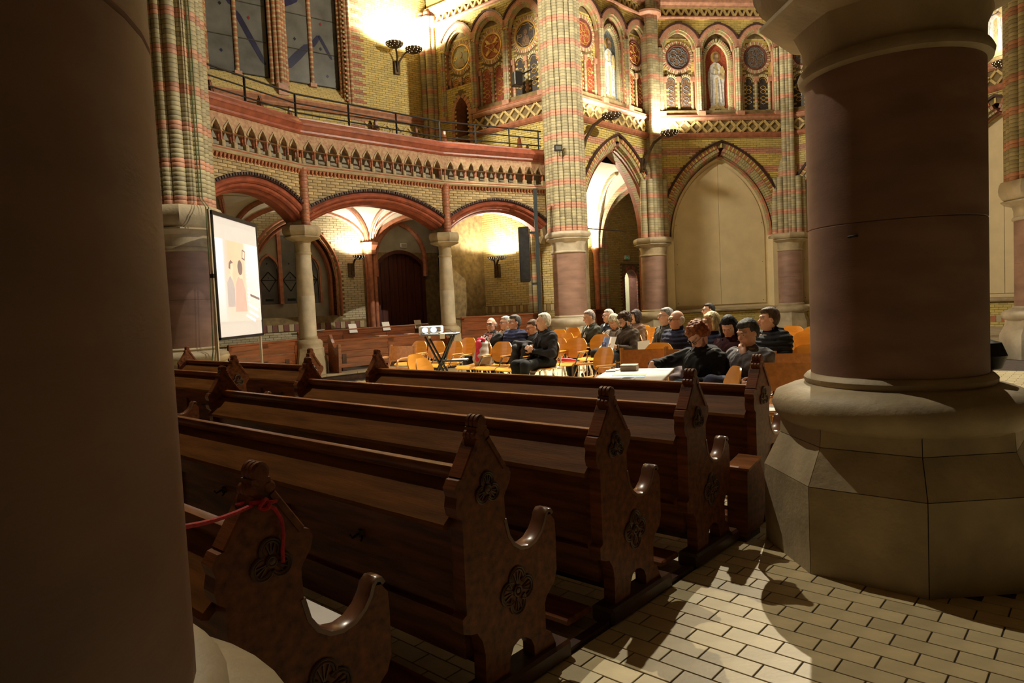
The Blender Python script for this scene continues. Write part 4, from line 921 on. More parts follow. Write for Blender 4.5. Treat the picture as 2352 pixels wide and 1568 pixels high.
    for j in range(npi + 1):
        for nn_, me in ((-.035, me_c),):
            o = link('colonette', me, gal); o.location = fr.w(u0 + pit * j, 4.58, nn_); o.rotation_euler = (0, 0, fr.rz)
            o = link('colonette', me, gal); o.location = fr.w(u0 + pit * j, 4.58, -.12); o.rotation_euler = (0, 0, fr.rz)
        o = link('base_block', me_b, gal); o.location = fr.w(u0 + pit * j, 4.46, -.03); o.rotation_euler = (0, 0, fr.rz)
# bricks of the spandrels: 300 as pieces, the rest as one part
bm_ = {}
def brick_mesh(w_):
    key = round(w_, 3)
    if key not in bm_:
        b = MB(); b.bbox(-w_ / 2, w_ / 2, -.016, 0, 0, .053, .004); me = b.make('brick'); me.materials.append(M['brick_single']); fix_normals(me); bm_[key] = me
    return bm_[key]
random.shuffle(spandrel)
spandrel.sort(key=lambda q: (0 if q[2] - q[1] > .15 else 1, q[0]))
rest = {0: MB(), 1: MB(), 2: MB()}
for i, (k, x0, x1, z) in enumerate(spandrel):
    if i < 300:
        o = link('brick', brick_mesh(x1 - x0), gal); o.location = G[k].w((x0 + x1) / 2, z, 0); o.rotation_euler = (0, 0, G[k].rz)
    else:
        r = rest[k]; r.cc = jit((.46, .35, .18), .2); G[k].box(r, x0, x1, 0, .014, z, z + .053)
for k in rest:
    if rest[k].v: rest[k].cc = None; rest[k].obj('spandrel_bricks', 'brick', gal, kind='stuff')
# cornice follows the bent front
for k, fr in enumerate(G):
    pr = [(-.34, 5.06), (.02, 5.06), (.05, 5.09), (.045, 5.13), (.08, 5.16), (.10, 5.20), (.13, 5.22), (.135, 5.26), (.06, 5.33), (.02, 5.36), (.02, 5.385), (-.34, 5.385)]
    b = MB(); pa, pb = [], []
    for n, z in pr:
        A = off_pt(k, n); B = off_pt(k + 1, n); pa.append((A.x, A.y, z)); pb.append((B.x, B.y, z))
    b.rings([pa, pb], cap=True); b.obj('cornice', 'red_gloss', gal, smooth=True, angle=30)
    b = MB(); fr.box(b, 0, fr.L, -.40, -.28, 4.4, 5.07); b.obj('parapet_core', 'mortar_pale', gal)
# red brick colonettes above the slender columns
for c, p in ((C1, P1), (C2, P2)):
    m = off_pt(1 if p == P1 else 2, .03)
    for j in range(15):
        b = MB(); z = CAPZ + .02 + j * .073; b.lathe([(.088, z), (.092, z + .008), (.092, z + .058), (.088, z + .064)], 12, (m.x, m.y)); b.obj('brick_drum', 'terracotta', gal, smooth=True)
    b = MB(); b.lathe([(.083, CAPZ), (.083, 4.32)], 12, (m.x, m.y)); b.obj('drum_joint', 'plaster', gal)
    b = MB(); b.lathe([(.088, 4.29), (.11, 4.33), (.11, 4.37)], 12, (m.x, m.y)); b.obj('drum_cap', 'terracotta', gal)
    for sg in (-1, 1): pass
# iron railing
rail = thing('railing', 'black iron railing with three bars on top of the gallery parapet', 'railing')
for z, r in ((5.885, .020), (5.70, .016), (5.51, .016)):
    b = MB(); P = [off_pt(k, -.10) for k in range(4)]; b.tube([(p.x, p.y, z) for p in P], r, 8); b.obj('bar', 'black_metal', rail, smooth=True)
for k, fr in enumerate(G):
    cnt = (2, 3, 3)[k]
    for j in range(cnt + (1 if k == 2 else 0)):
        u = fr.L * j / cnt + (.06 if (k == 0 and j == 0) else 0) - (.08 if j == cnt else 0); b = MB(); x, y, _ = fr.w(u, 0, -.10); b.box(x - .018, x + .018, y - .018, y + .018, 5.38, 5.89); b.obj('post', 'black_metal', rail)

# the nave arcade and the low aisle vault over the camera's standpoint (above the picture)
war = struct('wall_arcade'); far_ = Fr(NEAR, FP)
for n_ in (-.34, .34):
    b = MB(); wall_face(b, far_, -.3, far_.L + .3, CAPZ, 9.0, [(.45, far_.L - .45, lambda u: CAPZ, parch_top(far_.L / 2, CAPZ, 2.5, 2.5 - (far_.L / 2 - .45)))], n_); b.obj('masonry', 'mortar_pale', war)
b = MB(); reveal(b, far_, parch(far_.L / 2, CAPZ, 2.5, 2.5 - (far_.L / 2 - .45)), -.34, .34); b.obj('arch_soffit', 'terracotta', war)
ca_ = struct('ceiling_aisle'); b = MB(); q = [st(-4, .7), st(5.2, .7), st(5.2, -4), st(-4, -4)]; b.add([(p.x, p.y, 6.2) for p in q], [(0, 1, 2, 3)]); b.obj('vault', 'plaster_grey', ca_)
wn_ = struct('wall_aisle_outer'); b = MB(); f_ = Fr(st(5.2, -4), st(-4, -4)); wall_face(b, f_, 0, f_.L, 0, 6.2); b.obj('masonry', 'mortar', wn_); b = MB(); f_ = Fr(st(-4, -4), st(-4, 12)); wall_face(b, f_, 0, f_.L, 0, 13.6); b.obj('masonry', 'mortar', wn_)
# ---------------------------------------------------------------- church pews
PE = [(-.037, .07), (-.035, .19), (-.045, .24), (-.07, .278), (-.10, .285), (-.134, .30), (-.134, .35), (-.114, .36), (-.114, .685), (-.133, .70), (-.140, .73), (-.133, .765), (-.142, .795), (-.125, .822), (-.103, .826),
      (-.028, .945), (-.026, .985), (.026, .985), (.028, .945), (.105, .826), (.128, .818), (.138, .795), (.130, .765), (.108, .735), (.097, .717), (.099, .634), (.115, .57), (.14, .533), (.175, .509), (.215, .501), (.255, .510), (.29, .535), (.315, .568), (.33, .588),
      (.355, .585), (.377, .555), (.38, .50), (.378, .36), (.36, .315), (.31, .275), (.297, .25), (.297, .145), (.325, .13), (.345, .09), (.354, .07), (.225, .07), (.225, .115), (.208, .145), (.18, .166), (.145, .172), (.112, .158), (.090, .12), (.085, .07)]
TH = .058
FNP = lambda a, b, d: (a, d, b)
def pew_meshes():
    m = {}
    def mk(name, mb, mt, smooth=False, ang=35):
        me = mb.make(name); me.materials.append(M[mt]); fix_normals(me)
        if smooth: smooth_by_angle(me, radians(ang))
        m[name] = me
    b = MB(); b.prism(PE, FNP, 0, TH); mk('end_panel', b, 'pew_wood')
    b = MB()
    for j in range(3):
        y = .0095 + j * .0195
        b.rings([[(r * cos(2 * pi * i / 16) + 0, yy, 1.000 + r * 1.05 * sin(2 * pi * i / 16)) for i in range(16)] for r, yy in ((.019, y - .0115), (.026, y - .006), (.026, y + .006), (.019, y + .0115))], cap=True)
        for sx in (-.022, .022): b.rings([[(sx + r * cos(2 * pi * i / 12), yy, .957 + r * sin(2 * pi * i / 12)) for i in range(12)] for r, yy in ((.013, y - .0115), (.019, y - .006), (.019, y + .006), (.013, y + .0115))], cap=True)
    mk('finial', b, 'pew_wood', True)
    b = MB(); U = [(.099, .634), (.115, .57), (.14, .533), (.175, .509), (.215, .501), (.255, .510), (.29, .535), (.312, .565), (.322, .592), (.338, .606), (.356, .603), (.366, .588)]
    b.sweep(U, [(-.010, -.002), (.003, -.003), (.006, .002), (.007, TH / 2), (.006, TH - .002), (.003, TH + .003), (-.010, TH + .002)], FNP); mk('arm_rest', b, 'pew_wood_gloss', True, 45)
    b = MB()
    for pth in ([(-.106, .826), (-.030, .944)], [(.030, .944), (.108, .826)]): b.sweep(pth, [(-.014, -.006), (.003, -.005), (.007, 0), (.007, TH), (.003, TH + .005), (-.014, TH + .006)], FNP)
    mk('coping', b, 'pew_wood', True)
    def rosette(cx, cz, lob, R, rl):
        b = MB()
        for i in range(lob):
            a = pi / 2 + 2 * pi * i / lob; c = (cx + R * cos(a), cz + R * sin(a)); a0 = a - 2.2; a1 = a + 2.2
            for y, rr in ((-.002, rl), (-.001, rl * .78)): b.tube([(c[0] + rr * cos(a0 + (a1 - a0) * q / 12), y, c[1] + rr * sin(a0 + (a1 - a0) * q / 12)) for q in range(13)], .0045, 6)
            for q in (-.7, 0, .7): b.tube([(cx + R * .4 * cos(a), -.001, cz + R * .4 * sin(a)), (c[0] + rl * .7 * cos(a + q), -.001, c[1] + rl * .7 * sin(a + q))], .003, 5)
        b.tube([(cx + R * .42 * cos(t), -.003, cz + R * .42 * sin(t)) for t in [2 * pi * q / 14 for q in range(14)]], .005, 6, closed=True)
        b.rings([[(cx + r * cos(2 * pi * i / 10), y, cz + r * sin(2 * pi * i / 10)) for i in range(10)] for r, y in ((.012, 0), (.010, -.006), (.003, -.008))], cap=True)
        return b
    mk('rosette', rosette(.143, .357, 4, .045, .042), 'pew_dark_gloss', True)
    mk('trefoil', rosette(.012, .765, 3, .030, .030), 'pew_dark_gloss', True)
    b = MB(); b.bbox(-.10, .42, -.03, TH + .03, 0, .072, .012); mk('foot_beam', b, 'pew_dark')
    return m
PM = pew_meshes()
def pew(s0, ta, tb, label, group, ends=(1, 1)):
    """pew at church coordinate s0 from ta to tb; backs turned towards small s"""
    p = st(s0, ta); t = thing('church_pew', label, 'pew', (p.x, p.y, 0), RZP, group); L = tb - ta
    for k, (y, flip) in enumerate(((0, False), (L, True))):
        e = link('end_panel', PM['end_panel'], t); 
        if flip: e.location = (0, L, 0); e.scale = (1, -1, 1)
        for nm in ('finial', 'arm_rest', 'coping', 'rosette', 'trefoil', 'foot_beam'):
            o = link(nm, PM[nm], e)
            if nm in ('rosette', 'trefoil'): o.location = (0, -.001, 0)
    y0, y1 = TH, L - TH
    b = MB(); R = [(-.028, .80), (-.034, .815), (-.026, .834), (-.005, .838), (.016, .83), (.02, .805), (.012, .79), (-.022, .79)]
    b.rings([[(x, y, z) for x, z in R] for y in (y0, y1)], cap=True); b.obj('top_rail', 'pew_wood_mid', t, smooth=True, angle=45)
    b = MB(); b.box(-.015, .008, y0, y1, .62, .795); b.obj('back_board', 'pew_wood', t)
    b = MB(); Q = [(-.014, .785), (-.146, .668), (-.152, .652), (-.134, .645), (.0, .758)]; b.rings([[(x, y, z) for x, z in Q] for y in (y0, y1)], cap=True); b.obj('book_rest', 'pew_wood_desk', t)
    n = max(2, int(round(L / 1.15)))
    for i in range(n):
        ya, yb = y0 + (y1 - y0) * i / n, y0 + (y1 - y0) * (i + 1) / n
        b = MB(); b.bbox(-.055, -.035, ya + .05, yb - .05, .30, .56, .008); b.obj('back_panel', 'pew_wood', t)
    b = MB(); b.box(-.075, -.03, y0, y1, .54, .645); b.box(-.075, -.03, y0, y1, .17, .31)
    for i in range(n + 1): ya = y0 + (y1 - y0) * i / n; b.box(-.074, -.028, max(y0, ya - .05), min(y1, ya + .05), .17, .64)
    b.obj('back_frame', 'pew_wood', t)
    b = MB(); b.bbox(-.03, .34, y0, y1, .385, .42, .012); b.obj('seat', 'pew_wood_mid', t)
    b = MB(); b.box(.02, .05, y0, y1, .1, .39); b.obj('seat_riser', 'pew_dark', t)
    b = MB(); b.bbox(-.30, -.13, y0, y1, .055, .085, .008); b.obj('foot_rest', 'pew_wood', t)
    hk = None
    for i in range(n):
        yc = y0 + (y1 - y0) * (i + .5) / n
        b = MB(); b.tube([(-.056, yc, .50), (-.075, yc, .50), (-.10, yc + .005, .49), (-.108, yc + .01, .505)], .005, 6); b.tube([(-.056, yc, .50), (-.07, yc - .02, .485), (-.085, yc - .03, .478)], .004, 6); b.lathe([(.014, .485), (.014, .515)], 8, (-.057, yc)); b.obj('coat_hook', 'iron', t)
    return t
PS = [.845, 1.657, 2.469, 3.248, 4.127]
GR = 'carved wooden pews of the church'
lab = ['dark carved church pew with the red rope tied to its finial', 'dark carved church pew in the second row behind the roped pew', 'dark carved church pew in the third row behind the roped pew', 'dark carved church pew with a slanted wooden box beyond its end', 'dark carved church pew right in front of the grey table']
TR = 1.65
pews = [pew(PS[0], TR, 5.4, lab[0], GR), pew(PS[1], TR, 5.4, lab[1], GR), pew(PS[2], TR, 5.36, lab[2], GR), pew(PS[3], TR, 5.38, lab[3], GR), pew(PS[4], TR, 5.55, lab[4], GR)]
lab2 = ['left-block church pew with a curved arm rest showing beside the dark column', 'left-block church pew whose carved end faces the aisle', 'left-block church pew in the last row before the projection screen']
for s0, lb in zip(PS[2:], lab2): pew(s0, 6.71, 10.0, lb, GR)
bt = MB(); a, c = st(.6, 1.66), st(5.2, 1.66); fb = Fr(a, c); fb.box(bt, 0, fb.L, -.02, .02, 0, .022); tag(bt.obj('floor_batten', 'pew_dark'), 'thin dark batten on the floor linking the pew ends', 'batten')
# white cloth cushion on the roped pew
p = st(PS[0], TR)
cu = thing('seat_cushion', 'white cloth cushion on the seat of the roped pew', 'cushion', (p.x, p.y, .42), RZP)
b = MB(); b.bbox(.03, .33, .12, 1.5, 0, .045, .02); b.obj('cushion_pad', 'white_cloth', cu, smooth=True)
# gilt paper scrap stuck on the second pew
p = st(PS[1], TR); stk = MB(); stk.prism([(-.014, 0), (-.005, .028), (.004, .012), (.012, .03), (.016, 0)], lambda a, b_, d: (-.095 - b_ * .7 + .0 + d * .6, .62 + a, .690 - b_ * .62 + d), 0, .002)
o = stk.obj('paper_scrap', 'ochre_stone'); o.location = (p.x, p.y, 0); o.rotation_euler = (0, 0, RZP); tag(o, 'small torn scrap of pale paper on a pew book rest', 'paper scrap')
# red rope
rp = thing('red_rope', 'thin red rope knotted around a pew finial and stretched to the dark column', 'rope')
k0 = st(PS[0], TR + TH / 2); kx, ky = k0.x, k0.y
def pw(s, t, z): q = st(PS[0] + s, TR + t); return (q.x, q.y, z)
b = MB(); loop = [pw(.050 * cos(a), TH / 2 + .045 * sin(a), .925 + .006 * sin(2 * a)) for a in [2 * pi * i / 18 for i in range(18)]]; b.tube(loop, .0055, 7, closed=True); b.obj('loop', 'rope_red', rp, smooth=True)
b = MB(); b.tube([pw(-.005 + .012 * cos(a), -.02 + .006 * sin(2 * a), .922 + .012 * sin(a)) for a in [2 * pi * i / 12 for i in range(12)]], .006, 7, closed=True); b.obj('knot', 'rope_red', rp, smooth=True)
b = MB(); b.tube([pw(0, -.02, .92), pw(.02, -.024, .905), pw(.038, -.022, .87), pw(.044, -.016, .83), pw(.040, -.012, .79), pw(.040, -.010, .755)], .0052, 7); b.obj('loose_end', 'rope_red', rp, smooth=True)
end = (-.80 + .418 * cos(1.05), .68 + .418 * sin(1.05), 1.075)
A0 = Vector(pw(-.03, 0, .922)); B0 = Vector(end)
b = MB(); b.tube([A0.lerp(B0, i / 14) - Vector((0, 0, .012 * sin(pi * i / 14))) for i in range(15)], .0052, 7); b.obj('stretched_rope', 'rope_red', rp, smooth=True)
# slanted wooden box lying beyond the fourth pew
q = st(PS[3] + .41, 1.57); bx = thing('wooden_box', 'dark wooden box with slanted lid standing tilted beside the pew end', 'box', (q.x, q.y, 0), RZP)
b = MB(); b.prism([(0, .03), (.22, .05), (.31, .22), (.2, .44), (.02, .40)], FNP, 0, .12); b.obj('box_body', 'pew_wood', bx)
b = MB(); b.prism([(.02, .402), (.2, .442), (.205, .455), (.015, .418)], FNP, -.01, .13); b.obj('box_lid', 'pew_wood_mid', bx)
b = MB(); b.box(.0, .20, .01, .11, 0, .03); b.obj('box_foot', 'pew_dark', bx)
# ---------------------------------------------------------------- chairs
def grid_shell(f, nu, nv, th):
    """curved plywood sheet: f(u,v)->(point, normal), thickness th"""
    b = MB(); top = []; bot = []
    for i in range(nu + 1):
        for j in range(nv + 1):
            p, n = f(i / nu, j / nv); p = Vector(p); n = Vector(n).normalized(); top.append(tuple(p + n * th / 2)); bot.append(tuple(p - n * th / 2))
    W = nv + 1; N = len(top); fs = []
    for i in range(nu):
        for j in range(nv):
            a = i * W + j; fs.append((a, a + 1, a + W + 1, a + W)); fs.append((N + a, N + a + W, N + a + W + 1, N + a + 1))
    rim = [(i * W, (i + 1) * W) for i in range(nu)] + [((i + 1) * W + nv, i * W + nv) for i in range(nu)] + [(j + 1, j) for j in range(nv)] + [(nu * W + j, nu * W + j + 1) for j in range(nv)]
    for a, c in rim: fs.append((a, c, N + c, N + a))
    b.add(top + bot, fs); return b
def shell_chair(arms=True):
    t = thing('shell_chair', '', 'chair')
    # seat: local +x is forward
    def seat(u, v):
        x = -.20 + .42 * u; y = (v - .5) * (.43 - .05 * (1 - u) ** 2); z = .455 - .02 * sin(pi * u) + .012 * (2 * v - 1) ** 2
        if u > .8: z -= .045 * ((u - .8) / .2) ** 2
        dz = -(.02 * pi * cos(pi * u)) / .42 - (.45 * ((u - .8) / .2) / .42 if u > .8 else 0); return (x, y, z), (-dz, 0, 1)
    grid_shell(seat, 10, 6, .014).obj('seat', 'ply', t, smooth=True, angle=50)
    def back(u, v):
        hw = .218 * (1 - max(0, (u - .7) / .3) ** 2 * .10 - max(0, (.6 - u) / .6) ** 2 * .20); y = (2 * v - 1) * hw; z = .50 + .325 * u
        cr = max(0, abs(2 * v - 1) - .45) / .55
        if u > .55: z -= .075 * cr ** 2.2 * ((u - .55) / .45)
        if u < .35: z += .06 * cr ** 2.2 * ((.35 - u) / .35)
        x = -.20 - .06 * u + .045 * (2 * v - 1) ** 2; return (x, y, z), (1, -.42 * (2 * v - 1), .18)
    grid_shell(back, 10, 10, .012).obj('backrest', 'ply', t, smooth=True, angle=50)
    for sy in (-1, 1):
        y = sy * .185
        b = MB(); b.tube([(.10, y, .435), (.15, y * 1.05, .42), (.20, y * 1.12, .0)], .0105, 8); b.obj('leg', 'chrome', t, smooth=True)
        b = MB(); b.tube([(.05, y, .435), (-.08, y, .43), (-.20, y * 1.12, .0)], .0105, 8); b.obj('leg', 'chrome', t, smooth=True)
        b = MB(); b.tube([(-.05, y, .435), (-.19, y * 1.06, .46), (-.215, sy * .205, .52), (-.222, sy * .208, .62)], .0105, 8); b.box(-.235, -.205, sy * .20 - .012, sy * .20 + .012, .57, .635); b.obj('back_bracket', 'chrome', t, smooth=True)
        if arms:
            b = MB(); b.bbox(-.20, .06, sy * .232 - .022, sy * .232 + .022, .612, .628, .006); b.obj('arm_rest', 'ply', t)
            b = MB(); b.tube([(-.21, sy * .215, .60), (-.10, sy * .232, .605), (.03, sy * .232, .605), (.045, sy * .232, .59), (.14, sy * .222, .43)], .009, 8); b.obj('arm_strut', 'chrome', t, smooth=True)
    return t
def arm_chair():
    t = thing('folding_armchair', '', 'chair')
    def back(u, v):
        y = (2 * v - 1) * .25; z = .56 + .24 * u; x = -.22 - .05 * u - .035 * (1 - (2 * v - 1) ** 2); return (x, y, z), (1, .28 * (2 * v - 1), .2)
    grid_shell(back, 4, 10, .014).obj('backrest', 'beech', t, smooth=True, angle=50)
    def seat(u, v): return (-.2 + .42 * u, (v - .5) * .46, .445 - .015 * sin(pi * u)), (0, 0, 1)
    grid_shell(seat, 6, 4, .016).obj('seat', 'beech', t, smooth=True, angle=50)
    for sy in (-1, 1):
        y = sy * .262
        b = MB(); P = [(-.285, y, .825), (-.26, y, .70), (-.235, y, .56), (-.18, y, .46), (.05, y, .22), (.22, y, .0)]
        for d in (-.013, .013): b.tube([(p[0], p[1] + d * .6, p[2]) for p in P], .015, 6)
        b.obj('post', 'beech', t, smooth=True)
        b = MB(); b.tube([(-.25, y * .98, .62), (-.10, y * 1.04, .625), (.10, y * 1.04, .62), (.17, y * 1.04, .60), (.20, y * 1.04, .55), (.18, y, .45), (-.02, y, .2), (-.22, y, 0)], .016, 8); b.obj('arm', 'beech', t, smooth=True)
    for x, z in ((.12, .42), (-.17, .42)): b = MB(); b.tube([(x, -.25, z), (x, .25, z)], .012, 6); b.obj('stretcher', 'beech', t, smooth=True)
    return t
proto = {'s': shell_chair(True), 'n': shell_chair(False), 'a': arm_chair()}; usedp = set()
FACE_A = atan2(-E2.y, -E2.x)
def place_chair(kind, bx, by, ang, label, group):
    a = radians(ang) if ang is not None else FACE_A; off = .255
    x, y = bx + cos(a) * off, by + sin(a) * off
    if kind not in usedp: usedp.add(kind); o = proto[kind]; o.location = (x, y, 0); o.rotation_euler = (0, 0, a); o['label'] = label; o['group'] = group
    else: o = dup(proto[kind], (x, y, 0), a, label, group)
    return o
GS, GW = 'plywood shell chairs of the audience', 'folding wooden armchairs'
SH = 'empty orange shell chair'
occ = 'orange plywood shell chair with chrome legs and a person sitting on it'
chairs = [  # kind, back x, back y, angle, label
 ('s', -1.67, 12.46, None, SH + ' in the row behind the projector table'), ('s', -1.31, 12.12, None, SH + ' in the row behind the projector table'), ('s', -.97, 11.76, None, SH + ' in the row behind the projector table'),
 ('s', -.46, 11.16, None, 'orange shell chair with a red and grey backpack hanging on it'), ('s', -.13, 10.86, None, SH + ' between the backpack and the draped black coat'), ('s', .20, 10.50, None, 'orange shell chair with a black coat draped over its back'),
 ('n', -.80, 12.85, None, 'orange shell chair whose round back shows beside the man in the tartan scarf'),
 ('s', 1.06, 14.9, None, SH + ' in front of the pink sandstone column'), ('s', 1.42, 15.5, None, SH + ' in front of the pink sandstone column'), ('s', 1.05, 13.07, None, SH + ' to the right of the white-haired man in black'), ('s', 1.42, 12.75, None, SH + ' just ahead of the man in the dark green jacket'),
 ('s', 1.06, 10.97, None, 'orange shell chair with a red folded umbrella on its seat'), ('s', .77, 11.25, None, SH + ' to the right of the white-haired man in black'), ('s', 1.56, 11.75, None, SH + ' just ahead of the man in the dark green jacket'),
 ('n', 1.50, 10.75, 52, 'shell chair turned around so that its brown rear faces the pews'), ('s', 1.18, 8.45, 205, 'orange shell chair turned aside at the corner of the grey table'),
 ('s', 2.95, 15.2, None, SH + ' behind the bearded man in the brown coat'), ('s', 2.83, 13.87, None, SH + ' behind the bearded man in the brown coat'), ('s', 2.50, 13.1, None, SH + ' behind the bearded man in the brown coat'),
 ('s', 1.92, 8.80, None, 'orange shell chair directly behind the folding armchair at the grey table'),
 ('s', 3.05, 9.3, None, SH + ' between the long-haired woman and the man in grey fleece'), ('s', 2.62, 8.3, None, SH + ' beside the black hooded coat of the red-haired man'),
 ('s', 4.76, 11.5, None, SH + ' near the massive brown column'), ('s', 4.95, 11.05, None, SH + ' near the massive brown column'), ('s', 4.23, 9.71, None, SH + ' near the massive brown column'), ('s', 3.98, 9.0, None, SH + ' near the massive brown column'), ('s', 3.55, 9.0, None, SH + ' near the massive brown column'),
 ('s', 3.06, 7.62, None, 'orange shell chair with a white bag on its seat behind the armchair'), ('s', 3.22, 7.30, None, SH + ' near the massive brown column'),
 ('n', 1.80, 5.42, 176, 'single orange shell chair seen from the side at the pew end'),
 ('n', -1.28, 8.80, -28, 'low orange shell chair turned sideways beside the projector table'), ('n', -1.10, 8.05, -18, 'pale-edged shell chair turned sideways in front of the low one'),
 ('s', 1.75, 14.2, None, SH + ' in front of the pink sandstone column'), ('s', 3.75, 12.6, None, SH + ' behind the bearded man in the brown coat'),
 ('a', 1.56, 8.05, 262, 'folding wooden armchair with a wide back at the grey table'), ('a', 2.02, 7.80, 250, 'folding wooden armchair under the red-haired man\'s hand'),
 ('a', 2.80, 6.55, 240, 'folding wooden armchair right beside the massive brown column'), ('a', -1.84, 11.35, 238, 'folding wooden armchair beside the long stall bench'), ('a', 2.30, 5.75, 235, 'folding wooden armchair with papers on its seat next to the column plinth'),
]
# ---------------------------------------------------------------- grey table with papers
TX = Vector((-.33, -.944)); TY = Vector((.944, -.33))      # long axis towards the pews, cross axis
tc = Vector((1.03, 5.90)); LT, WT, HT = 1.2, .60, .74
tb = thing('folding_table', 'grey topped folding table covered with papers behind the front pew', 'table', (tc.x, tc.y, 0), atan2(TX.y, TX.x))
b = MB(); b.bbox(-LT / 2, LT / 2, -WT / 2, WT / 2, HT - .022, HT, .006); b.obj('tabletop', 'grey_laminate', tb)
b = MB(); b.box(-LT / 2 - .002, LT / 2 + .002, -WT / 2 - .004, -WT / 2, HT - .022, HT - .002); b.box(-LT / 2 - .002, LT / 2 + .002, WT / 2, WT / 2 + .004, HT - .022, HT - .002); b.obj('edge_band', 'kraft', tb)
for sx in (-1, 1):
    for sy in (-1, 1): b = MB(); b.tube([(sx * .5, sy * .25, HT - .02), (sx * .54, sy * .26, 0)], .014, 8); b.obj('leg', 'chrome', tb, smooth=True)
def on_table(name, lab_, cat, lx, ly, w_, d_, h_, m, rot=0, grp=None, z=HT, root=None):
    q = tc + TX * lx + TY * ly; b = MB(); b.bbox(-w_ / 2, w_ / 2, -d_ / 2, d_ / 2, 0, h_, min(.004, h_ / 3)); o = b.obj(name, m); o.location = (q.x, q.y, z + .0005); o.rotation_euler = (0, 0, atan2(TX.y, TX.x) + rot); return tag(o, lab_, cat, grp)
on_table('flyer', 'yellow flyer lying on the grey table', 'flyer', -.05, -.03, .15, .29, .003, 'yellow_paper', .05)
on_table('flyer', 'pale blue flyer lying on the grey table beside the yellow one', 'flyer', .13, -.02, .15, .30, .003, 'blue_paper', .08)
on_table('paper_sheet', 'white printed sheet at the far right edge of the grey table', 'paper', -.45, .15, .16, .27, .002, 'paper', .03)
on_table('flyer_stack', 'stack of orange printed flyers on the grey table', 'stack', -.42, -.09, .14, .15, .05, 'kraft')
on_table('flyer', 'orange printed flyer on top of the flyer stack', 'flyer', -.42, -.09, .145, .155, .004, 'orange_print', .02, z=HT + .051)
for i, (lx, ly, r) in enumerate(((-.50, -.20, .1), (-.42, -.235, -.1), (-.33, -.25, .2))): on_table('name_tag', 'small white name badge on the grey table', 'badge', lx, ly, .07, .09, .012, 'white_plastic', r, 'white badges on the grey table')
on_table('notebook', 'dark brown folder near the front of the grey table', 'folder', .34, -.10, .1, .13, .004, 'brown_book', .1)
q = tc + TX * .38 + TY * .03; b = MB(); b.tube([(.05 * cos(t) * (1 + .08 * k), .075 * sin(t), .008 + .005 * k) for k in range(3) for t in [2 * pi * i / 18 for i in range(18)]], .004, 6); o = b.obj('cable_coil', 'white_plastic', smooth=True); o.location = (q.x, q.y, HT); tag(o, 'coiled white cable on the grey table', 'cable')

# ---------------------------------------------------------------- projector on its folding stand
PT = (-1.06, 10.05); ZT = 1.03
pt = thing('projector_stand', 'black folding stand with crossed legs under the white projector', 'stand', (PT[0], PT[1], 0), -.05)
b = MB(); b.bbox(-.28, .28, -.2, .2, ZT - .022, ZT, .006); b.obj('tray', 'steel_dark', pt)
b = MB(); b.bbox(-.275, .275, -.195, .195, ZT - .001, ZT + .002, .001); b.obj('tray_cover', 'paper', pt)
for y in (-.15, .13):
    for sx in (-1, 1): b = MB(); b.tube([(sx * .20, y, ZT - .03), (-sx * .12, y + .01 * sx, .34), (-sx * .26, y, .0)], .017, 6); b.obj('leg', 'black_metal', pt)
b = MB(); b.bbox(-.02, .40, -.14, .14, .615, .635, .005); b.obj('lower_tray', 'black_metal', pt)
b = MB(); b.bbox(.16, .39, -.13, .10, .635, .642, .002); b.obj('laptop_lid', 'grey_laminate', pt)
b = MB(); b.tube([(.12, -.1, ZT), (.18, -.14, ZT - .05), (.16, -.16, .85), (.10, -.17, .66), (.02, -.16, .5), (-.02, -.14, .2)], .006, 6); b.obj('cable', 'rope_green', pt, smooth=True)
pj = thing('projector', 'white video projector glowing blue at the front on the folding stand', 'projector', (PT[0] - .12, PT[1] - .04, ZT + .003), -.05)
b = MB(); b.bbox(-.165, .165, -.12, .12, .012, .115, .014); b.obj('case', 'white_plastic', pj, smooth=True)
for x in (-.07, .055): b = MB(); b.rings([[(x + r * cos(t), y, .062 + r * .85 * sin(t)) for t in [2 * pi * i / 20 for i in range(20)]] for r, y in ((.045, -.119), (.042, -.124), (.001, -.124))], cap=True); b.obj('lens', 'lens_glow', pj)
b = MB(); b.bbox(-.03, .005, -.128, -.119, -.06, .095, .003); b.obj('paper_strip', 'paper', pj)
for z in (.04, .065, .09): b = MB(); b.box(.1, .166, -.1215, -.119, z, z + .010); b.obj('vent', 'black_metal', pj)
for x, y in ((-.13, -.09), (.13, -.09), (-.13, .09), (.13, .09)): b = MB(); b.lathe([(.014, 0), (.014, .013)], 8, (x, y)); b.obj('foot', 'black_metal', pj)
b = MB(); b.bbox(PT[0] + .02, PT[0] + .09, PT[1] - .215, PT[1] - .204, ZT - .07, ZT + .004, .003); tag(b.obj('paper_note', 'paper'), 'white paper note hanging over the edge of the projector stand', 'paper')
b = MB(); b.tube([(PT[0] + .05, PT[1] + .05, ZT + .06), (PT[0] + .14, PT[1] + .03, ZT + .05), (PT[0] + .2, PT[1] - .02, ZT + .012), (PT[0] + .24, PT[1] - .05, ZT + .01)], .006, 6); tag(b.obj('power_cable', 'black_metal', smooth=True), 'black cable leading from the projector over its stand', 'cable')

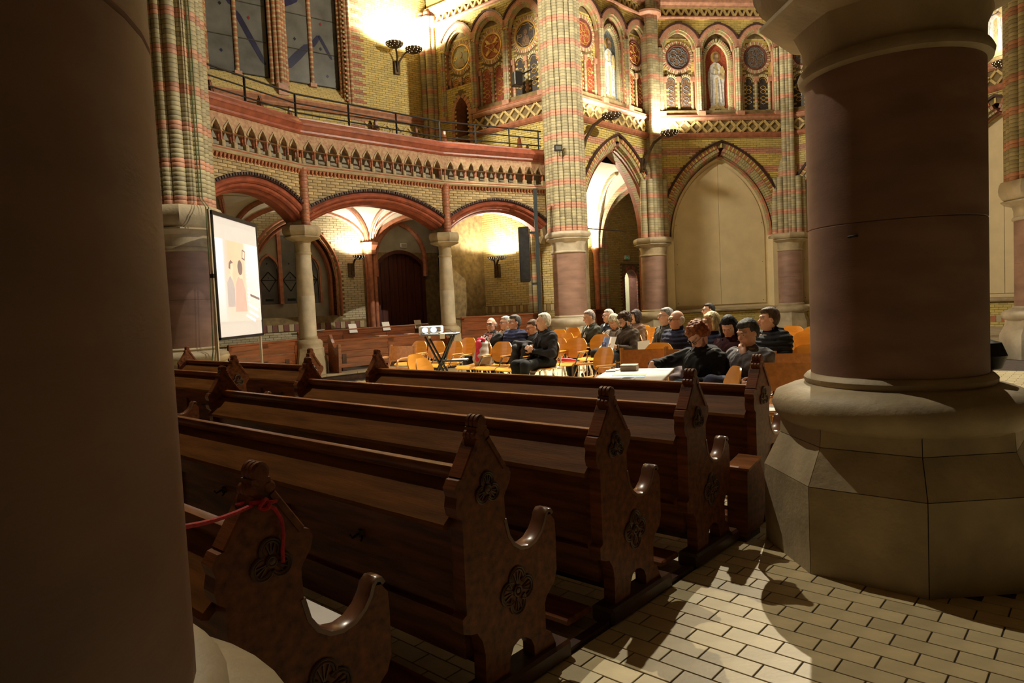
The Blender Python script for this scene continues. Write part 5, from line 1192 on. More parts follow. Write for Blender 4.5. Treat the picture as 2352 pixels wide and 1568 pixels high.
# ---------------------------------------------------------------- projection screen
SX, SY0, SY1, SZ0, SZ1 = -4.30, 10.02, 11.78, 1.09, 2.98
sc = thing('projection_screen', 'large white projection screen on metal legs showing a projected picture', 'screen', (SX, (SY0 + SY1) / 2, 0))
hy = (SY1 - SY0) / 2
def screen_mat():
    m = bpy.data.materials.new('screen_image'); m.use_nodes = True; nt = m.node_tree; n = nt.nodes; L = nt.links; bs = n['Principled BSDF']
    tc_ = n.new('ShaderNodeTexCoord'); sp_ = n.new('ShaderNodeSeparateXYZ'); L.new(tc_.outputs['Object'], sp_.inputs[0]); cr = n.new('ShaderNodeValToRGB')
    mr = n.new('ShaderNodeMapRange'); mr.inputs[1].default_value = -hy; mr.inputs[2].default_value = hy; L.new(sp_.outputs[1], mr.inputs[0]); L.new(mr.outputs[0], cr.inputs[0])
    e = cr.color_ramp.elements; e[0].position = 0; e[0].color = (.80, .90, 1.0, 1); e[1].position = 1; e[1].color = (1, .85, .70, 1)
    for p_, c in ((.15, (.85, .92, 1.0)), (.20, (.62, .52, .46)), (.30, (.88, .44, .24)), (.50, (.92, .48, .26)), (.62, (.90, .48, .30)), (.70, (1, .93, .80)), (.92, (1, .98, .9))): x = e.new(p_); x.color = (*c, 1)
    nz = n.new('ShaderNodeTexNoise'); nz.inputs['Scale'].default_value = 5
    mx = n.new('ShaderNodeMix'); mx.data_type = 'RGBA'; mx.blend_type = 'MULTIPLY'; mx.inputs[0].default_value = .15; L.new(cr.outputs[0], mx.inputs[6]); L.new(nz.outputs[0], mx.inputs[7])
    mz = n.new('ShaderNodeMapRange'); mz.inputs[1].default_value = 1.25; mz.inputs[2].default_value = 2.2; L.new(sp_.outputs[2], mz.inputs[0])
    m2 = n.new('ShaderNodeMix'); m2.data_type = 'RGBA'; m2.inputs[6].default_value = (.70, .54, .46, 1); L.new(mz.outputs[0], m2.inputs[0]); L.new(mx.outputs[2], m2.inputs[7])
    L.new(m2.outputs[2], bs.inputs['Emission Color']); bs.inputs['Emission Strength'].default_value = .95; bs.inputs['Base Color'].default_value = (.5, .48, .46, 1); M['screen_image'] = m
screen_mat()
mat('screen_white', (.62, .60, .58), .8, .02, 5, emit=(.9, .85, .8), estr=.42)
b = MB(); b.box(-.006, .0, -hy + .03, hy - .03, SZ0 + .02, SZ1 - .02); b.obj('screen_cloth', 'screen_white', sc)
b = MB(); b.box(0, .004, -hy + .045, hy - .035, SZ0 + .26, SZ1 - .38); b.obj('projected_picture', 'screen_image', sc)
b = MB(); b.box(-.016, .010, -hy, -hy + .035, SZ0, SZ1); b.box(-.016, .010, hy - .035, hy, SZ0, SZ1); b.box(-.02, .012, -hy, hy, SZ1 - .05, SZ1 + .012); b.box(-.016, .010, -hy, hy, SZ0 - .012, SZ0 + .03); b.obj('border', 'black_metal', sc)
def scr(name, m, pts, d=.006):
    b = MB(); b.prism([(-hy + .045 + u * (2 * hy - .08), SZ0 + .26 + v * (SZ1 - SZ0 - .64)) for u, v in pts], lambda a, z, q: (q, a, z), .003, d); b.obj(name, m, sc)
mat('pic_dark', (.2, .13, .1), .7, .1, 5, emit=(.30, .24, .22), estr=.6); mat('pic_red', (.5, .25, .18), .7, .1, 5, emit=(.85, .55, .44), estr=.8); mat('pic_white', (.9, .9, .9), .6, 0, 5, emit=(1, 1, 1), estr=1.3); mat('pic_tan', (.5, .3, .2), .6, 0, 5, emit=(.9, .72, .5), estr=.9); mat('pic_grey', (.4, .35, .33), .7, .1, 5, emit=(.52, .45, .42), estr=.8)
scr('pictured_coat', 'pic_grey', [(.20, .18), (.36, .18), (.37, .40), (.34, .52), (.28, .56), (.21, .48)]); scr('pictured_face', 'pic_tan', ell(.315, .66, .045, .07)); scr('pictured_collar', 'pic_tan', [(.26, .58), (.34, .50), (.36, .44), (.33, .60)], .007); scr('pictured_hair', 'pic_dark', [(.26, .66), (.27, .72), (.31, .76), (.36, .73), (.30, .71), (.29, .64)], .008)
scr('pictured_robe', 'pic_red', [(.36, .12), (.64, .12), (.62, .40), (.56, .54), (.46, .56), (.40, .46)]); scr('pictured_hair', 'pic_dark', ell(.52, .68, .055, .095), .008); scr('pictured_neck', 'pic_tan', [(.52, .60), (.56, .62), (.58, .54), (.50, .54)], .007)
scr('pictured_speaker', 'pic_dark', [(.58, .80), (.65, .78), (.67, .90), (.60, .92)]); scr('pictured_speaker_face', 'pic_tan', [(.595, .815), (.64, .80), (.655, .885), (.61, .90)], .008)
for v in (.72, .67, .62, .57, .52, .42, .37, .32, .27, .22): scr('pictured_stop', 'pic_white', ell(.69, v, .016, .011, 10), .008)
for v in (.70, .62, .52, .42, .33, .25, .18): scr('pictured_stop', 'pic_white', ell(.965, v, .014, .011, 10), .008)
for u, v in ((.70, .22), (.70, .13), (.62, .08)): scr('pictured_music', 'pic_white', [(u, v), (u + .22, v - .075), (u + .20, v - .095), (u - .01, v - .02)], .009)
scr('pictured_desk', 'pic_dark', [(.74, .35), (.97, .30), (.97, .27), (.74, .32)], .008)
for y, zt in ((-hy - .02, 3.0), (hy - .06, 1.12)):
    b = MB(); b.box(-.045, -.015, y - .018, y + .018, 0, zt); b.obj('leg', 'stone_light', sc)
b = MB(); b.box(-.06, -.01, -hy - .05, -hy + .0, 2.0, 2.06); b.obj('clamp', 'iron', sc)
b = MB(); b.box(-.055, .02, -hy - .035, -hy + .02, .72, .76); b.obj('red_clip', 'backpack_red', sc)
b = MB(); b.box(-.35, .25, -hy - .04, -hy + 0, 0, .03); b.box(-.35, .25, hy - .08, hy - .04, 0, .03); b.obj('foot', 'iron', sc)

# ---------------------------------------------------------------- choir stalls between the gallery columns
def stall(label, fr, u0, u1, n0, z0, h, group='wooden stall benches under the gallery', fin=True, m='stall_wood'):
    x, y, _ = fr.w(u0, 0, n0); t = thing('stall_bench', label, 'bench', (x, y, z0), fr.rz, group); L = u1 - u0
    # local x along, local -y towards the room
    b = MB(); b.bbox(.0, L, -.03, .03, h - .05, h, .012); b.obj('top_rail', m, t)
    n = max(2, int(round(L / 1.25)))
    for i in range(n):
        a, c = L * i / n, L * (i + 1) / n
        for j in range(3): zz = .14 + (h - .24) * j / 3; b = MB(); b.bbox(a + .08, c - .08, -.012, .005, zz, zz + (h - .24) / 3 - .006, .004); b.obj('panel_board', m, t)
    b = MB()
    for i in range(n + 1): a = L * i / n; b.box(max(0, a - .08), min(L, a + .08), -.02, .015, .10, h - .04)
    b.box(0, L, -.02, .015, h - .13, h - .04); b.box(0, L, -.03, .02, .08, .16); b.obj('frame', m, t)
    b = MB(); b.bbox(.05, L - .05, .03, .36, .36, .40, .01); b.obj('seat', m, t)
    b = MB(); b.bbox(0, L, .03, .30, h - .06, h - .035, .008); b.obj('book_shelf', m, t)
    if fin:
        for a, sg in ((0, 1), (L, -1)):
            b = MB(); b.prism([(-.34, 0), (.06, 0), (.06, h + .02), (-.02, h + .12), (-.08, h + .02), (-.12, .62), (-.2, .52), (-.30, .54), (-.34, .60), (-.38, .58), (-.36, .3)], lambda p_, q_, d: (a + d, -p_, q_) if False else (a + d, p_ * -1 * -1, q_), -.03, .03); b.obj('bench_end', m, t)
    for a in (.3, L / 2, L - .3): b = MB(); b.box(a - .05, a + .05, -.02, .34, 0, .37); b.obj('leg', 'pew_dark', t)
    return t
mat('stall_wood', (.26, .075, .025), .3, .25, 4, bump=.1, bscale=30, stretch=(.6, 6, 6), coat=.3)
g2 = G[1]
stall('reddish wooden stall bench with panelled front holding books between the slender columns', g2, .38, 3.35, .05, .165, .68)
stall('reddish stall bench with white sheets on its rail behind the book-laden bench', g2, .1, 3.6, -.85, .16, .88, fin=False)
stall('dark stall bench partly hidden behind the projection screen', G[0], .5, 2.2, -.15, .165, .75, fin=False)
stall('dark wooden stall panel under the lit brick wall behind the seated men', G[2], .4, 2.7, -.3, .165, 1.0, fin=False)
stall('brown wooden bench back below the open sacristy door', fAB, 1.2, 5.5, -2.6, .286, .85, fin=False)
ZS = .165 + .68
for i, (u, w_, d_, h_, m, lb) in enumerate(((1.38, .17, .24, .035, 'blue_book', 'blue hymn book alone at the left of the row of books'), (1.72, .22, .22, .05, 'cream_book', 'cream folder stack lying on the stall shelf'), (1.98, .17, .2, .035, 'brown_book', 'brown hymn book next to the cream folders'), (2.20, .2, .2, .035, 'blue_book', 'blue hymn book in the middle of the stall shelf'), (2.48, .18, .2, .04, 'paper', 'small stack of white booklets on the stall shelf'), (2.66, .18, .2, .04, 'brown_book', 'orange brown booklet at the end of the book row'), (2.95, .24, .2, .05, 'blue_book', 'dark blue hymn book behind the projector'))):
    b = MB(); b.bbox(-w_ / 2, w_ / 2, -d_ / 2, d_ / 2, 0, h_, .004); o = b.obj('hymn_book' if 'book' in lb else 'folder', m); x, y, _ = g2.w(u, 0, -.09); o.location = (x, y, ZS - .034); o.rotation_euler = (0, 0, g2.rz + random.uniform(-.2, .2)); tag(o, lb, 'book', 'books on the stall shelf')
for i, (u, lb) in enumerate(((1.45, 'white sheet leaning on the stall rail above the blue hymn book'), (2.35, 'white sheet leaning on the stall rail above the middle books'), (3.28, 'white sheet leaning on the stall rail behind the projector'))):
    b = MB(); b.prism([(-.105, 0), (.105, 0), (.10, .20), (-.10, .20)], lambda a, c, d: (a, .06 * c / .2 + d, c), 0, .003); o = b.obj('paper_sheet', 'paper'); x, y, _ = g2.w(u, 0, -.80); o.location = (x, y, .16 + .88 - .10); o.rotation_euler = (0, 0, g2.rz); tag(o, lb, 'paper', 'white sheets along the stall rail')
b = MB(); b.bbox(-.1, .1, -.05, .05, 0, .012, .003); o = b.obj('paper_sheet', 'paper'); x, y, _ = g2.w(.62, 0, -.83); o.location = (x, y, 1.04); o.rotation_euler = (0, 0, g2.rz); tag(o, 'white sheet lying flat on the stall rail by the slender column', 'paper')

# gallery pews peeping over the parapet
def gpew(label, fr, u0, u1, n, z=4.57, fins=(0,)):
    x, y, _ = fr.w(u0, 0, n); t = thing('gallery_pew', label, 'pew', (x, y, z), fr.rz, 'pews on the gallery'); L = u1 - u0
    b = MB(); b.bbox(0, L, -.02, .02, .3, 1.0, .01); b.obj('backrest', 'stall_wood', t)
    b = MB(); b.bbox(0, L, -.04, .04, .99, 1.03, .012); b.obj('top_rail', 'pew_wood_mid', t)
    b = MB(); b.bbox(0, L, .02, .36, .4, .44, .01); b.obj('seat', 'stall_wood', t)
    for a in (0, L):
        b = MB(); b.prism([(-.08, 0), (.36, 0), (.34, .6), (.12, .7), (.12, .95), (.05, 1.18), (.045, 1.26), (-.045, 1.26), (-.05, 1.18), (-.12, .95)], lambda p_, q_, d: (a + d, p_, q_), -.03, .03); b.obj('pew_end', 'stall_wood', t)
        b = MB(); b.tube([(a, 0, 1.26), (a, 0, 1.31)], .035, 8); b.obj('finial', 'pew_wood_gloss', t, smooth=True)
    return t
gpew('gallery pew with dark finials near the left end of the railing', G[0], 1.0, 2.2, -.75)
gpew('long gallery pew under the lit windows', G[1], .3, 2.3, -.95)
gpew('short gallery pew with glossy white-lit finials', G[1], 2.35, 3.5, -.8)
gpew('gallery pew by the dark doorway next to the striped pier', G[2], .4, 2.6, -.75)

# ---------------------------------------------------------------- tall speaker on a pole, small speaker, floodlight housing on the pier
SPX = (.72, 17.05); 
ls = thing('column_speaker', 'tall narrow black line speaker hung on a dark steel pole', 'speaker', (SPX[0] - .31, SPX[1] - .02, 1.96))
b = MB(); b.bbox(-.13, .13, -.12, .12, 0, 1.36, .02); b.obj('cabinet', 'black_metal', ls); b = MB(); b.bbox(-.115, .115, -.128, -.12, .05, 1.31, .004); b.obj('grille', 'cloth_black', ls)
pl = thing('steel_pole', 'dark steel pole standing in front of the pier holding the line speaker', 'pole', (SPX[0] + .02, SPX[1], 0))
b = MB(); b.bbox(-.045, .045, -.045, .045, .0, 4.25, .006); b.obj('upright', 'steel_dark', pl)
for z in (1.93, 3.2): b = MB(); b.box(-.185, .02, -.03, .03, z - .05, z); b.obj('bracket', 'steel_dark', pl)
b = MB(); b.box(-.16, .16, -.16, .16, 0, .02); b.obj('foot_plate', 'steel_dark', pl)
fx, fy, fz = f2.w(3.6, 7.22, .34); ss = thing('loudspeaker', 'small black loudspeaker mounted beside the striped pier above the gallery', 'speaker', (fx, fy, fz), f2.rz - .5)
b = MB(); b.bbox(-.13, .13, -.12, .12, 0, .36, .02); b.obj('cabinet', 'black_metal', ss); b = MB(); b.tube([(0, .1, .3), (.4, .25, .33)], .02, 6); b.obj('bracket', 'iron', ss)
fl = thing('floodlight', 'small black square floodlight clamped to the striped pier', 'floodlight', (CA[0] - .20, CA[1] - .62, 5.16), .1)
b = MB(); b.bbox(-.10, .10, -.04, .04, 0, .15, .01); b.obj('housing', 'black_metal', fl); b = MB(); b.bbox(-.07, .07, -.046, -.04, .03, .12, .002); b.obj('glass', 'window_glass', fl); b = MB(); b.tube([(0, .04, .07), (0, .14, .07)], .015, 6); b.obj('bracket', 'black_metal', fl)

# sacristy door: open leaf, lit room, exit sign
dl = struct('door_2'); x, y, _ = fAm.w(ud0, 0, .02); od = fAm.rz + radians(152)
dv = Vector((cos(od), sin(od))); dn = Vector((-dv.y, dv.x))
for i in range(7):
    b = MB(); a = .02 + i * .13; top_ = 2.2 + .30 * sin(pi * min(1, max(0, (a + .06) / .92)))
    P = lambda u, n, z: (x + dv.x * u + dn.x * n, y + dv.y * u + dn.y * n, z)
    b.hexa([P(a, 0, .29), P(a + .125, 0, .29), P(a + .125, .05, .29), P(a, .05, .29), P(a, 0, top_), P(a + .125, 0, top_), P(a + .125, .05, top_), P(a, .05, top_)]); b.obj('door_plank', 'door_wood', dl)
b = MB(); b.tube([P(.75, -.03, 1.15), P(.80, -.05, .95)], .012, 6); b.obj('handle', 'chrome', dl)
rm = struct('wall_sacristy'); rl = bpy.data.lights.new('room_light', 'POINT'); rl.energy = 90; rl.color = (1, .95, .8); rl.shadow_soft_size = .1; rlo = bpy.data.objects.new('room_light', rl); COL.objects.link(rlo); rlo.location = fAm.w(ud0 + .2, 2.9, -.8); rlo.parent = rm; bk = 1.5
b = MB(); wall_face(b, fAm, ud0 - .8, ud1 + 1.0, 0, 3.2, [], -bk); b.obj('room_wall', 'cream_wall', rm)
b = MB(); b.add([fAm.w(ud0 - .8, 0, -bk), fAm.w(ud0 - .8, 3.2, -bk), fAm.w(ud0 - .8, 3.2, -.36), fAm.w(ud0 - .8, 0, -.36)], [(0, 1, 2, 3)]); b.add([fAm.w(ud1 + 1, 0, -bk), fAm.w(ud1 + 1, 3.2, -bk), fAm.w(ud1 + 1, 3.2, -.36), fAm.w(ud1 + 1, 0, -.36)], [(0, 1, 2, 3)]); b.add([fAm.w(ud0 - .8, 3.2, -bk), fAm.w(ud1 + 1, 3.2, -bk), fAm.w(ud1 + 1, 3.2, -.36), fAm.w(ud0 - .8, 3.2, -.36)], [(0, 1, 2, 3)]); b.obj('room_side', 'cream_wall', rm)
b = MB(); fAm.box(b, ud0 + .35, ud0 + 1.05, -bk, -bk + .04, 1.55, 2.75); b.obj('window_frame', 'steel_dark', rm); b = MB(); fAm.box(b, ud0 + .39, ud0 + .95, -bk + .03, -bk + .05, 1.6, 2.7); b.obj('window_blind', 'window_blind', rm)
mat_tbl = thing('desk', 'small desk heaped with white papers inside the lit sacristy', 'desk', fAm.w(ud0 + .75, .286, -1.1), fAm.rz)
b = MB(); b.bbox(-.4, .4, -.3, .3, .62, .66, .006); b.obj('desktop', 'pew_dark', mat_tbl)
for sx in (-.36, .36): b = MB(); b.box(sx - .02, sx + .02, -.26, .26, 0, .62); b.obj('side_panel', 'black_metal', mat_tbl)
b = MB(); b.bbox(-.14, .16, -.2, .1, .66, .74, .01); o = b.obj('paper_stack', 'paper'); o.location = mat_tbl.location; o.rotation_euler = mat_tbl.rotation_euler; tag(o, 'stack of white papers on the sacristy desk', 'paper')
es = thing('exit_sign', 'small green exit sign above the sacristy door', 'sign', fAm.w(8.62, 2.86, .02), fAm.rz)
b = MB(); b.bbox(-.16, .16, -.05, 0, 0, .16, .006); b.obj('box', 'white_plastic', es); b = MB(); b.box(-.15, .05, -.056, -.05, .02, .14); b.obj('pictogram_field', 'exit_green', es)
b = MB(); b.box(-.13, -.07, -.060, -.056, .035, .125); b.obj('door_symbol', 'paper', es); b = MB(); b.prism([(-.03, .035), (-.01, .06), (.01, .035), (.025, .04), (.0, .08), (.01, .105), (-.005, .12), (-.02, .09), (-.045, .085)], lambda a, c, d: (a, d, c), -.06, -.056); b.obj('running_figure', 'paper', es)
eb = thing('emergency_light', 'small white box light above the dark arched door', 'light', f1.w(5.62, 3.24, .015), f1.rz); b = MB(); b.bbox(-.10, .10, -.06, 0, 0, .13, .01); b.obj('housing', 'white_plastic', eb); b = MB(); b.bbox(-.085, .085, -.066, -.06, .015, .115, .003); b.obj('diffuser', 'plaster_grey', eb)
wbx = thing('white_box', 'small white box on the stone ledge beside the apse column', 'box', fCD.w(.95, 1.02, .0), fCD.rz); b = MB(); b.bbox(-.2, .12, -.1, .1, 0, .12, .01); b.obj('case', 'white_plastic', wbx)
gcb = thing('box_files', 'dark green box with a pale folder on top on the bench back', 'box', fAB.w(2.0, .286 + .85, -2.5), fAB.rz); b = MB(); b.bbox(-.2, .2, -.12, .12, 0, .16, .01); b.obj('case', 'rope_green', gcb); b = MB(); b.bbox(-.17, .17, -.1, .1, .16, .21, .005); b.obj('folder', 'kraft', gcb)
for i, (dx, dz0) in enumerate(((.02, 0), (.07, .01))):
    pass
gc = thing('green_cables', 'pair of thin green cables hanging down the front of the left pier', 'cable')
for k, (dx, dy) in enumerate(((.50, -.36), (.53, -.33))):
    b = MB(); b.tube([(LP[0] + dx, LP[1] + dy, 7.6), (LP[0] + dx + .02, LP[1] + dy - .02, 3.3), (LP[0] + dx + .16, LP[1] + dy - .14, 3.14), (LP[0] + dx + .14, LP[1] + dy - .12, 2.0), (LP[0] + dx + .10, LP[1] + dy - .1, .9), (LP[0] + dx + .02 * k, LP[1] + dy - .15, .15)], .008, 6); b.obj('cable', 'rope_green', gc, smooth=True)
# ---------------------------------------------------------------- wall lamps: perforated bronze bowls throwing light upwards
def bowl(parent, p, r, power, d=None, light=True):
    x, y, z = p
    b = MB(); pr = [(r * sin(t), -r * .55 * cos(t)) for t in [pi / 2 * i / 8 for i in range(9)]]; pr = [(max(a, .004), q) for a, q in pr] + [(r * .96, .005)] + [(r * .93 * sin(t), -r * .5 * cos(t)) for t in [pi / 2 * (8 - i) / 8 for i in range(8)]]
    b.lathe([(a, z + q) for a, q in pr], 24, (x, y), cap=False); bw = b.obj('bowl', 'bronze', parent, smooth=True)
    b = MB(); k = 0
    for row, th in enumerate((.55, .9, 1.2, 1.42)):
        n = (7, 11, 14, 16)[row]
        for i in range(n):
            a = 2 * pi * (i + .5 * (row % 2)) / n; c = Vector((sin(th) * cos(a), sin(th) * sin(a), -.55 * cos(th))); nr = Vector((c.x, c.y, c.z / .3)).normalized(); e = nr.orthogonal().normalized(); g = nr.cross(e); o = Vector(p) + c * (r * 1.008); s = r * (.028 if (i + row) % 3 else .018)
            b.add([tuple(o + e * s), tuple(o + g * s), tuple(o - e * s), tuple(o - g * s)], [(0, 1, 2, 3)])
    b.obj('perforation', 'bowl_glow', bw, kind='stuff')
    b = MB(); b.lathe([(.004, z - r * .18), (r * .28, z - r * .15), (r * .30, z - r * .02), (r * .2, z + r * .05), (.004, z + r * .06)], 10, (x, y)); b.obj('bulb', 'bulb', bw, smooth=True)
    if light:
        l = bpy.data.lights.new('lamp_light', 'SPOT'); l.energy = power; l.color = WARM; l.spot_size = radians(164); l.spot_blend = .35; l.shadow_soft_size = r * .45
        o = bpy.data.objects.new('lamp_light', l); COL.objects.link(o); o.location = (x, y, z + r * .10); o.rotation_euler = (pi, 0, 0); o.parent = parent; o.location = (x, y, z + r * .10)
def sconce(name, label, fr, base, bowls, power, cat='lamp', arm_r=.028):
    """base (u, z); bowls [(u, z, n, r)]"""
    t = thing(name, label, cat); ub, zb = base
    b = MB(); fr.box(b, ub - .085, ub + .085, 0, .10, zb - .22, zb + .16); b.obj('wall_plate', 'bronze', t)
    for (u, z, n, r) in bowls:
        P = [fr.w(ub, zb - .16, .10), fr.w(ub + (u - ub) * .1, zb + (z - zb) * .25, .12 + (n - .1) * .12), fr.w(ub + (u - ub) * .35, zb + (z - zb) * .66, .1 + (n - .1) * .42), fr.w(ub + (u - ub) * .7, zb + (z - zb) * .90, .1 + (n - .1) * .78), fr.w(u, z - r * .5, n)]
        b = MB(); b.tube(P, arm_r, 8); b.obj('arm', 'bronze', t, smooth=True); bowl(t, fr.w(u, z, n), r, power)
    return t
PU, PL, PA = 1250, 240, 700
sconce('wall_lamp', 'bronze wall lamp with two perforated bowls glowing beside the tall windows', f1, (5.72, 8.50), [(5.48, 9.02, .42, .26), (6.10, 8.98, .42, .26)], PU)
sconce('wall_lamp', 'bronze wall lamp under the gallery between window and dark door', f1, (3.92, 2.62), [(4.04, 2.97, .38, .19)], PL)
sconce('wall_lamp', 'bronze wall lamp with two bowls on the yellow brick wall under the gallery', f2, (2.38, 2.42), [(2.48, 2.76, .36, .16), (2.80, 2.76, .36, .16)], PL)
sconce('wall_lamp', 'long-armed bronze lamp reaching over the open pointed arch', fAB, (.62, 5.45), [(1.16, 6.26, .7, .27)], PA * .35, arm_r=.045)
sconce('wall_lamp', 'long-armed bronze lamp beside the cream panel arch', fAB, (3.50, 5.35), [(3.90, 6.20, .75, .27)], PA, arm_r=.045)
sconce('wall_lamp', 'bronze lamp above the right-hand cream panel seen past the column', fDF, (2.35, 6.0), [(2.66, 6.6, .7, .26)], PA * .6, arm_r=.045)
sconce('wall_lamp', 'added bronze lamp hidden behind the striped pier to light the ambulatory', fAm, (5.5, 2.6), [(5.6, 3.0, .4, .2)], 900)  # unseen lamp, added to brighten the ambulatory vault and brick wall
# floodlight housings high in the crossing, the last one for the added apse fill
for i, (a, tg, pw_, c_) in enumerate(FLOODS):
    d = (Vector(tg) - Vector(a)).normalized(); t = thing('ceiling_floodlight', ('black floodlight hanging high over the crossing towards the apse', 'black floodlight hanging high over the crossing towards the gallery', 'black floodlight high on the striped pier', 'black floodlight high on the choir step column', 'added black fill floodlight turned towards the apse beside the left pier')[i], 'floodlight', a); t.rotation_euler = d.to_track_quat('-Z', 'Y').to_euler()
    b = MB(); b.lathe([(.13, .0), (.12, .14), (.07, .26), (.03, .28)], 16, cap=False); b.obj('housing', 'black_metal', t, smooth=True); b = MB(); b.tube([(0, .13, .1), (0, .22, .2), (0, .3, .6)], .02, 6); b.obj('bracket', 'black_metal', t)
# ---------------------------------------------------------------- people: one continuous body surface each, grown from a distance field
def surfnet(F, org, h):
    ins = F < 0; nx, ny, nz = F.shape
    cs = [(dx, dy, dz) for dx in (0, 1) for dy in (0, 1) for dz in (0, 1)]
    cnt = sum(ins[dx:nx - 1 + dx, dy:ny - 1 + dy, dz:nz - 1 + dz].astype(np.int8) for dx, dy, dz in cs)
    act = (cnt > 0) & (cnt < 8); I = np.argwhere(act); idx = -np.ones(act.shape, np.int64); idx[act] = np.arange(len(I))
    vals = {c: F[I[:, 0] + c[0], I[:, 1] + c[1], I[:, 2] + c[2]] for c in cs}
    acc = np.zeros((len(I), 3)); num = np.zeros(len(I))
    for c in cs:
        for ax in range(3):
            if c[ax]: continue
            d = list(c); d[ax] = 1; d = tuple(d); a, b = vals[c], vals[d]; m = (a < 0) != (b < 0)
            t = np.where(m, a / np.where(m, a - b, 1), 0); p = np.array(c, float)[None, :].repeat(len(I), 0); p[:, ax] += t; acc[m] += p[m]; num[m] += 1
    V = (I + acc / num[:, None]) * h + org; Q = []
    for ax in range(3):
        u, v = (ax + 1) % 3, (ax + 2) % 3
        sl0 = [slice(None)] * 3; sl1 = [slice(None)] * 3; sl0[ax] = slice(0, -1); sl1[ax] = slice(1, None)
        ch = ins[tuple(sl0)] != ins[tuple(sl1)]; E = np.argwhere(ch); E = E[(E[:, u] > 0) & (E[:, v] > 0) & (E[:, u] < F.shape[u] - 1) & (E[:, v] < F.shape[v] - 1)]
        if not len(E): continue
        def cell(du, dv): c = E.copy(); c[:, u] -= du; c[:, v] -= dv; return idx[c[:, 0], c[:, 1], c[:, 2]]
        q = np.stack([cell(1, 1), cell(0, 1), cell(0, 0), cell(1, 0)], 1); fl = ins[E[:, 0], E[:, 1], E[:, 2]]; q[~fl] = q[~fl][:, ::-1]; Q.append(q)
    Q = np.concatenate(Q); Q = Q[(Q >= 0).all(1)]; return V, Q
class SDF:
    def __init__(s, h): s.p = []; s.h = h
    def cap(s, a, b, ra, rb=None, k=.03): s.p.append(('c', np.array(a, float), np.array(b, float), ra, ra if rb is None else rb, k)); return s
    def ell(s, c, r, k=.02, R=None, sub=False): s.p.append(('e', np.array(c, float), np.array(r, float), R, sub, k)); return s
    def build(s, disp=None, clip=None):
        lo = np.full(3, 1e9); hi = -lo
        for p in s.p:
            if p[0] == 'c': r = max(p[3], p[4]); lo = np.minimum(lo, np.minimum(p[1], p[2]) - r); hi = np.maximum(hi, np.maximum(p[1], p[2]) + r)
            elif not p[4]: r = p[2].max(); lo = np.minimum(lo, p[1] - r); hi = np.maximum(hi, p[1] + r)
        m = .05; lo -= m; hi += m; h = s.h; n = np.ceil((hi - lo) / h).astype(int) + 1
        ax = [lo[i] + h * np.arange(n[i]) for i in range(3)]; F = np.full(n, .2)
        for p in s.p:
            if p[0] == 'c': r = max(p[3], p[4]) + .07; a, b = np.minimum(p[1], p[2]) - r, np.maximum(p[1], p[2]) + r
            else: r = p[2].max() + .07; a, b = p[1] - r, p[1] + r
            i0 = np.clip(np.floor((a - lo) / h).astype(int), 0, n); i1 = np.clip(np.ceil((b - lo) / h).astype(int) + 1, 0, n); sl = tuple(slice(i0[i], i1[i]) for i in range(3))
            X, Y, Z = np.meshgrid(ax[0][sl[0]], ax[1][sl[1]], ax[2][sl[2]], indexing='ij', sparse=True)
            if p[0] == 'c':
                d = p[2] - p[1]; L2 = d @ d + 1e-12; t = np.clip(((X - p[1][0]) * d[0] + (Y - p[1][1]) * d[1] + (Z - p[1][2]) * d[2]) / L2, 0, 1)
                D = np.sqrt((X - p[1][0] - t * d[0]) ** 2 + (Y - p[1][1] - t * d[1]) ** 2 + (Z - p[1][2] - t * d[2]) ** 2) - (p[3] + (p[4] - p[3]) * t)
            else:
                x, y, z = X - p[1][0], Y - p[1][1], Z - p[1][2]
                if p[3] is not None: R = p[3]; x, y, z = R[0][0] * x + R[1][0] * y + R[2][0] * z, R[0][1] * x + R[1][1] * y + R[2][1] * z, R[0][2] * x + R[1][2] * y + R[2][2] * z
                k0 = np.sqrt((x / p[2][0]) ** 2 + (y / p[2][1]) ** 2 + (z / p[2][2]) ** 2); k1 = np.sqrt((x / p[2][0] ** 2) ** 2 + (y / p[2][1] ** 2) ** 2 + (z / p[2][2] ** 2) ** 2); D = k0 * (k0 - 1) / np.maximum(k1, 1e-6)
            k = p[5]; G_ = F[sl]
            if p[0] == 'e' and p[4]: hh = np.clip(.5 - .5 * (G_ + D) / k, 0, 1); F[sl] = G_ * (1 - hh) + (-D) * hh + k * hh * (1 - hh)
            else: hh = np.clip(.5 + .5 * (G_ - D) / k, 0, 1); F[sl] = G_ * (1 - hh) + D * hh - k * hh * (1 - hh)
        if disp is not None or clip is not None:
            X, Y, Z = np.meshgrid(*ax, indexing='ij', sparse=True)
            if disp is not None: F = F + disp(X, Y, Z)
            if clip is not None: F = np.maximum(F, clip(X, Y, Z))
        return surfnet(F, lo, h)
def np_obj(name, V, Q, m, parent, col=None):
    me = bpy.data.meshes.new(name); me.vertices.add(len(V)); me.vertices.foreach_set('co', V.astype(np.float32).ravel())
    me.loops.add(len(Q) * 4); me.loops.foreach_set('vertex_index', Q.astype(np.int32).ravel()); me.polygons.add(len(Q)); me.polygons.foreach_set('loop_start', np.arange(0, len(Q) * 4, 4, dtype=np.int32)); me.polygons.foreach_set('use_smooth', np.ones(len(Q), bool)); me.update(calc_edges=True); me.validate()
    if col is not None: a = me.color_attributes.new('bcol', 'FLOAT_COLOR', 'POINT'); c = np.ones((len(V), 4), np.float32); c[:, :3] = col; a.data.foreach_set('color', c.ravel())
    me.materials.append(M[m] if isinstance(m, str) else m); return link(name, me, parent)
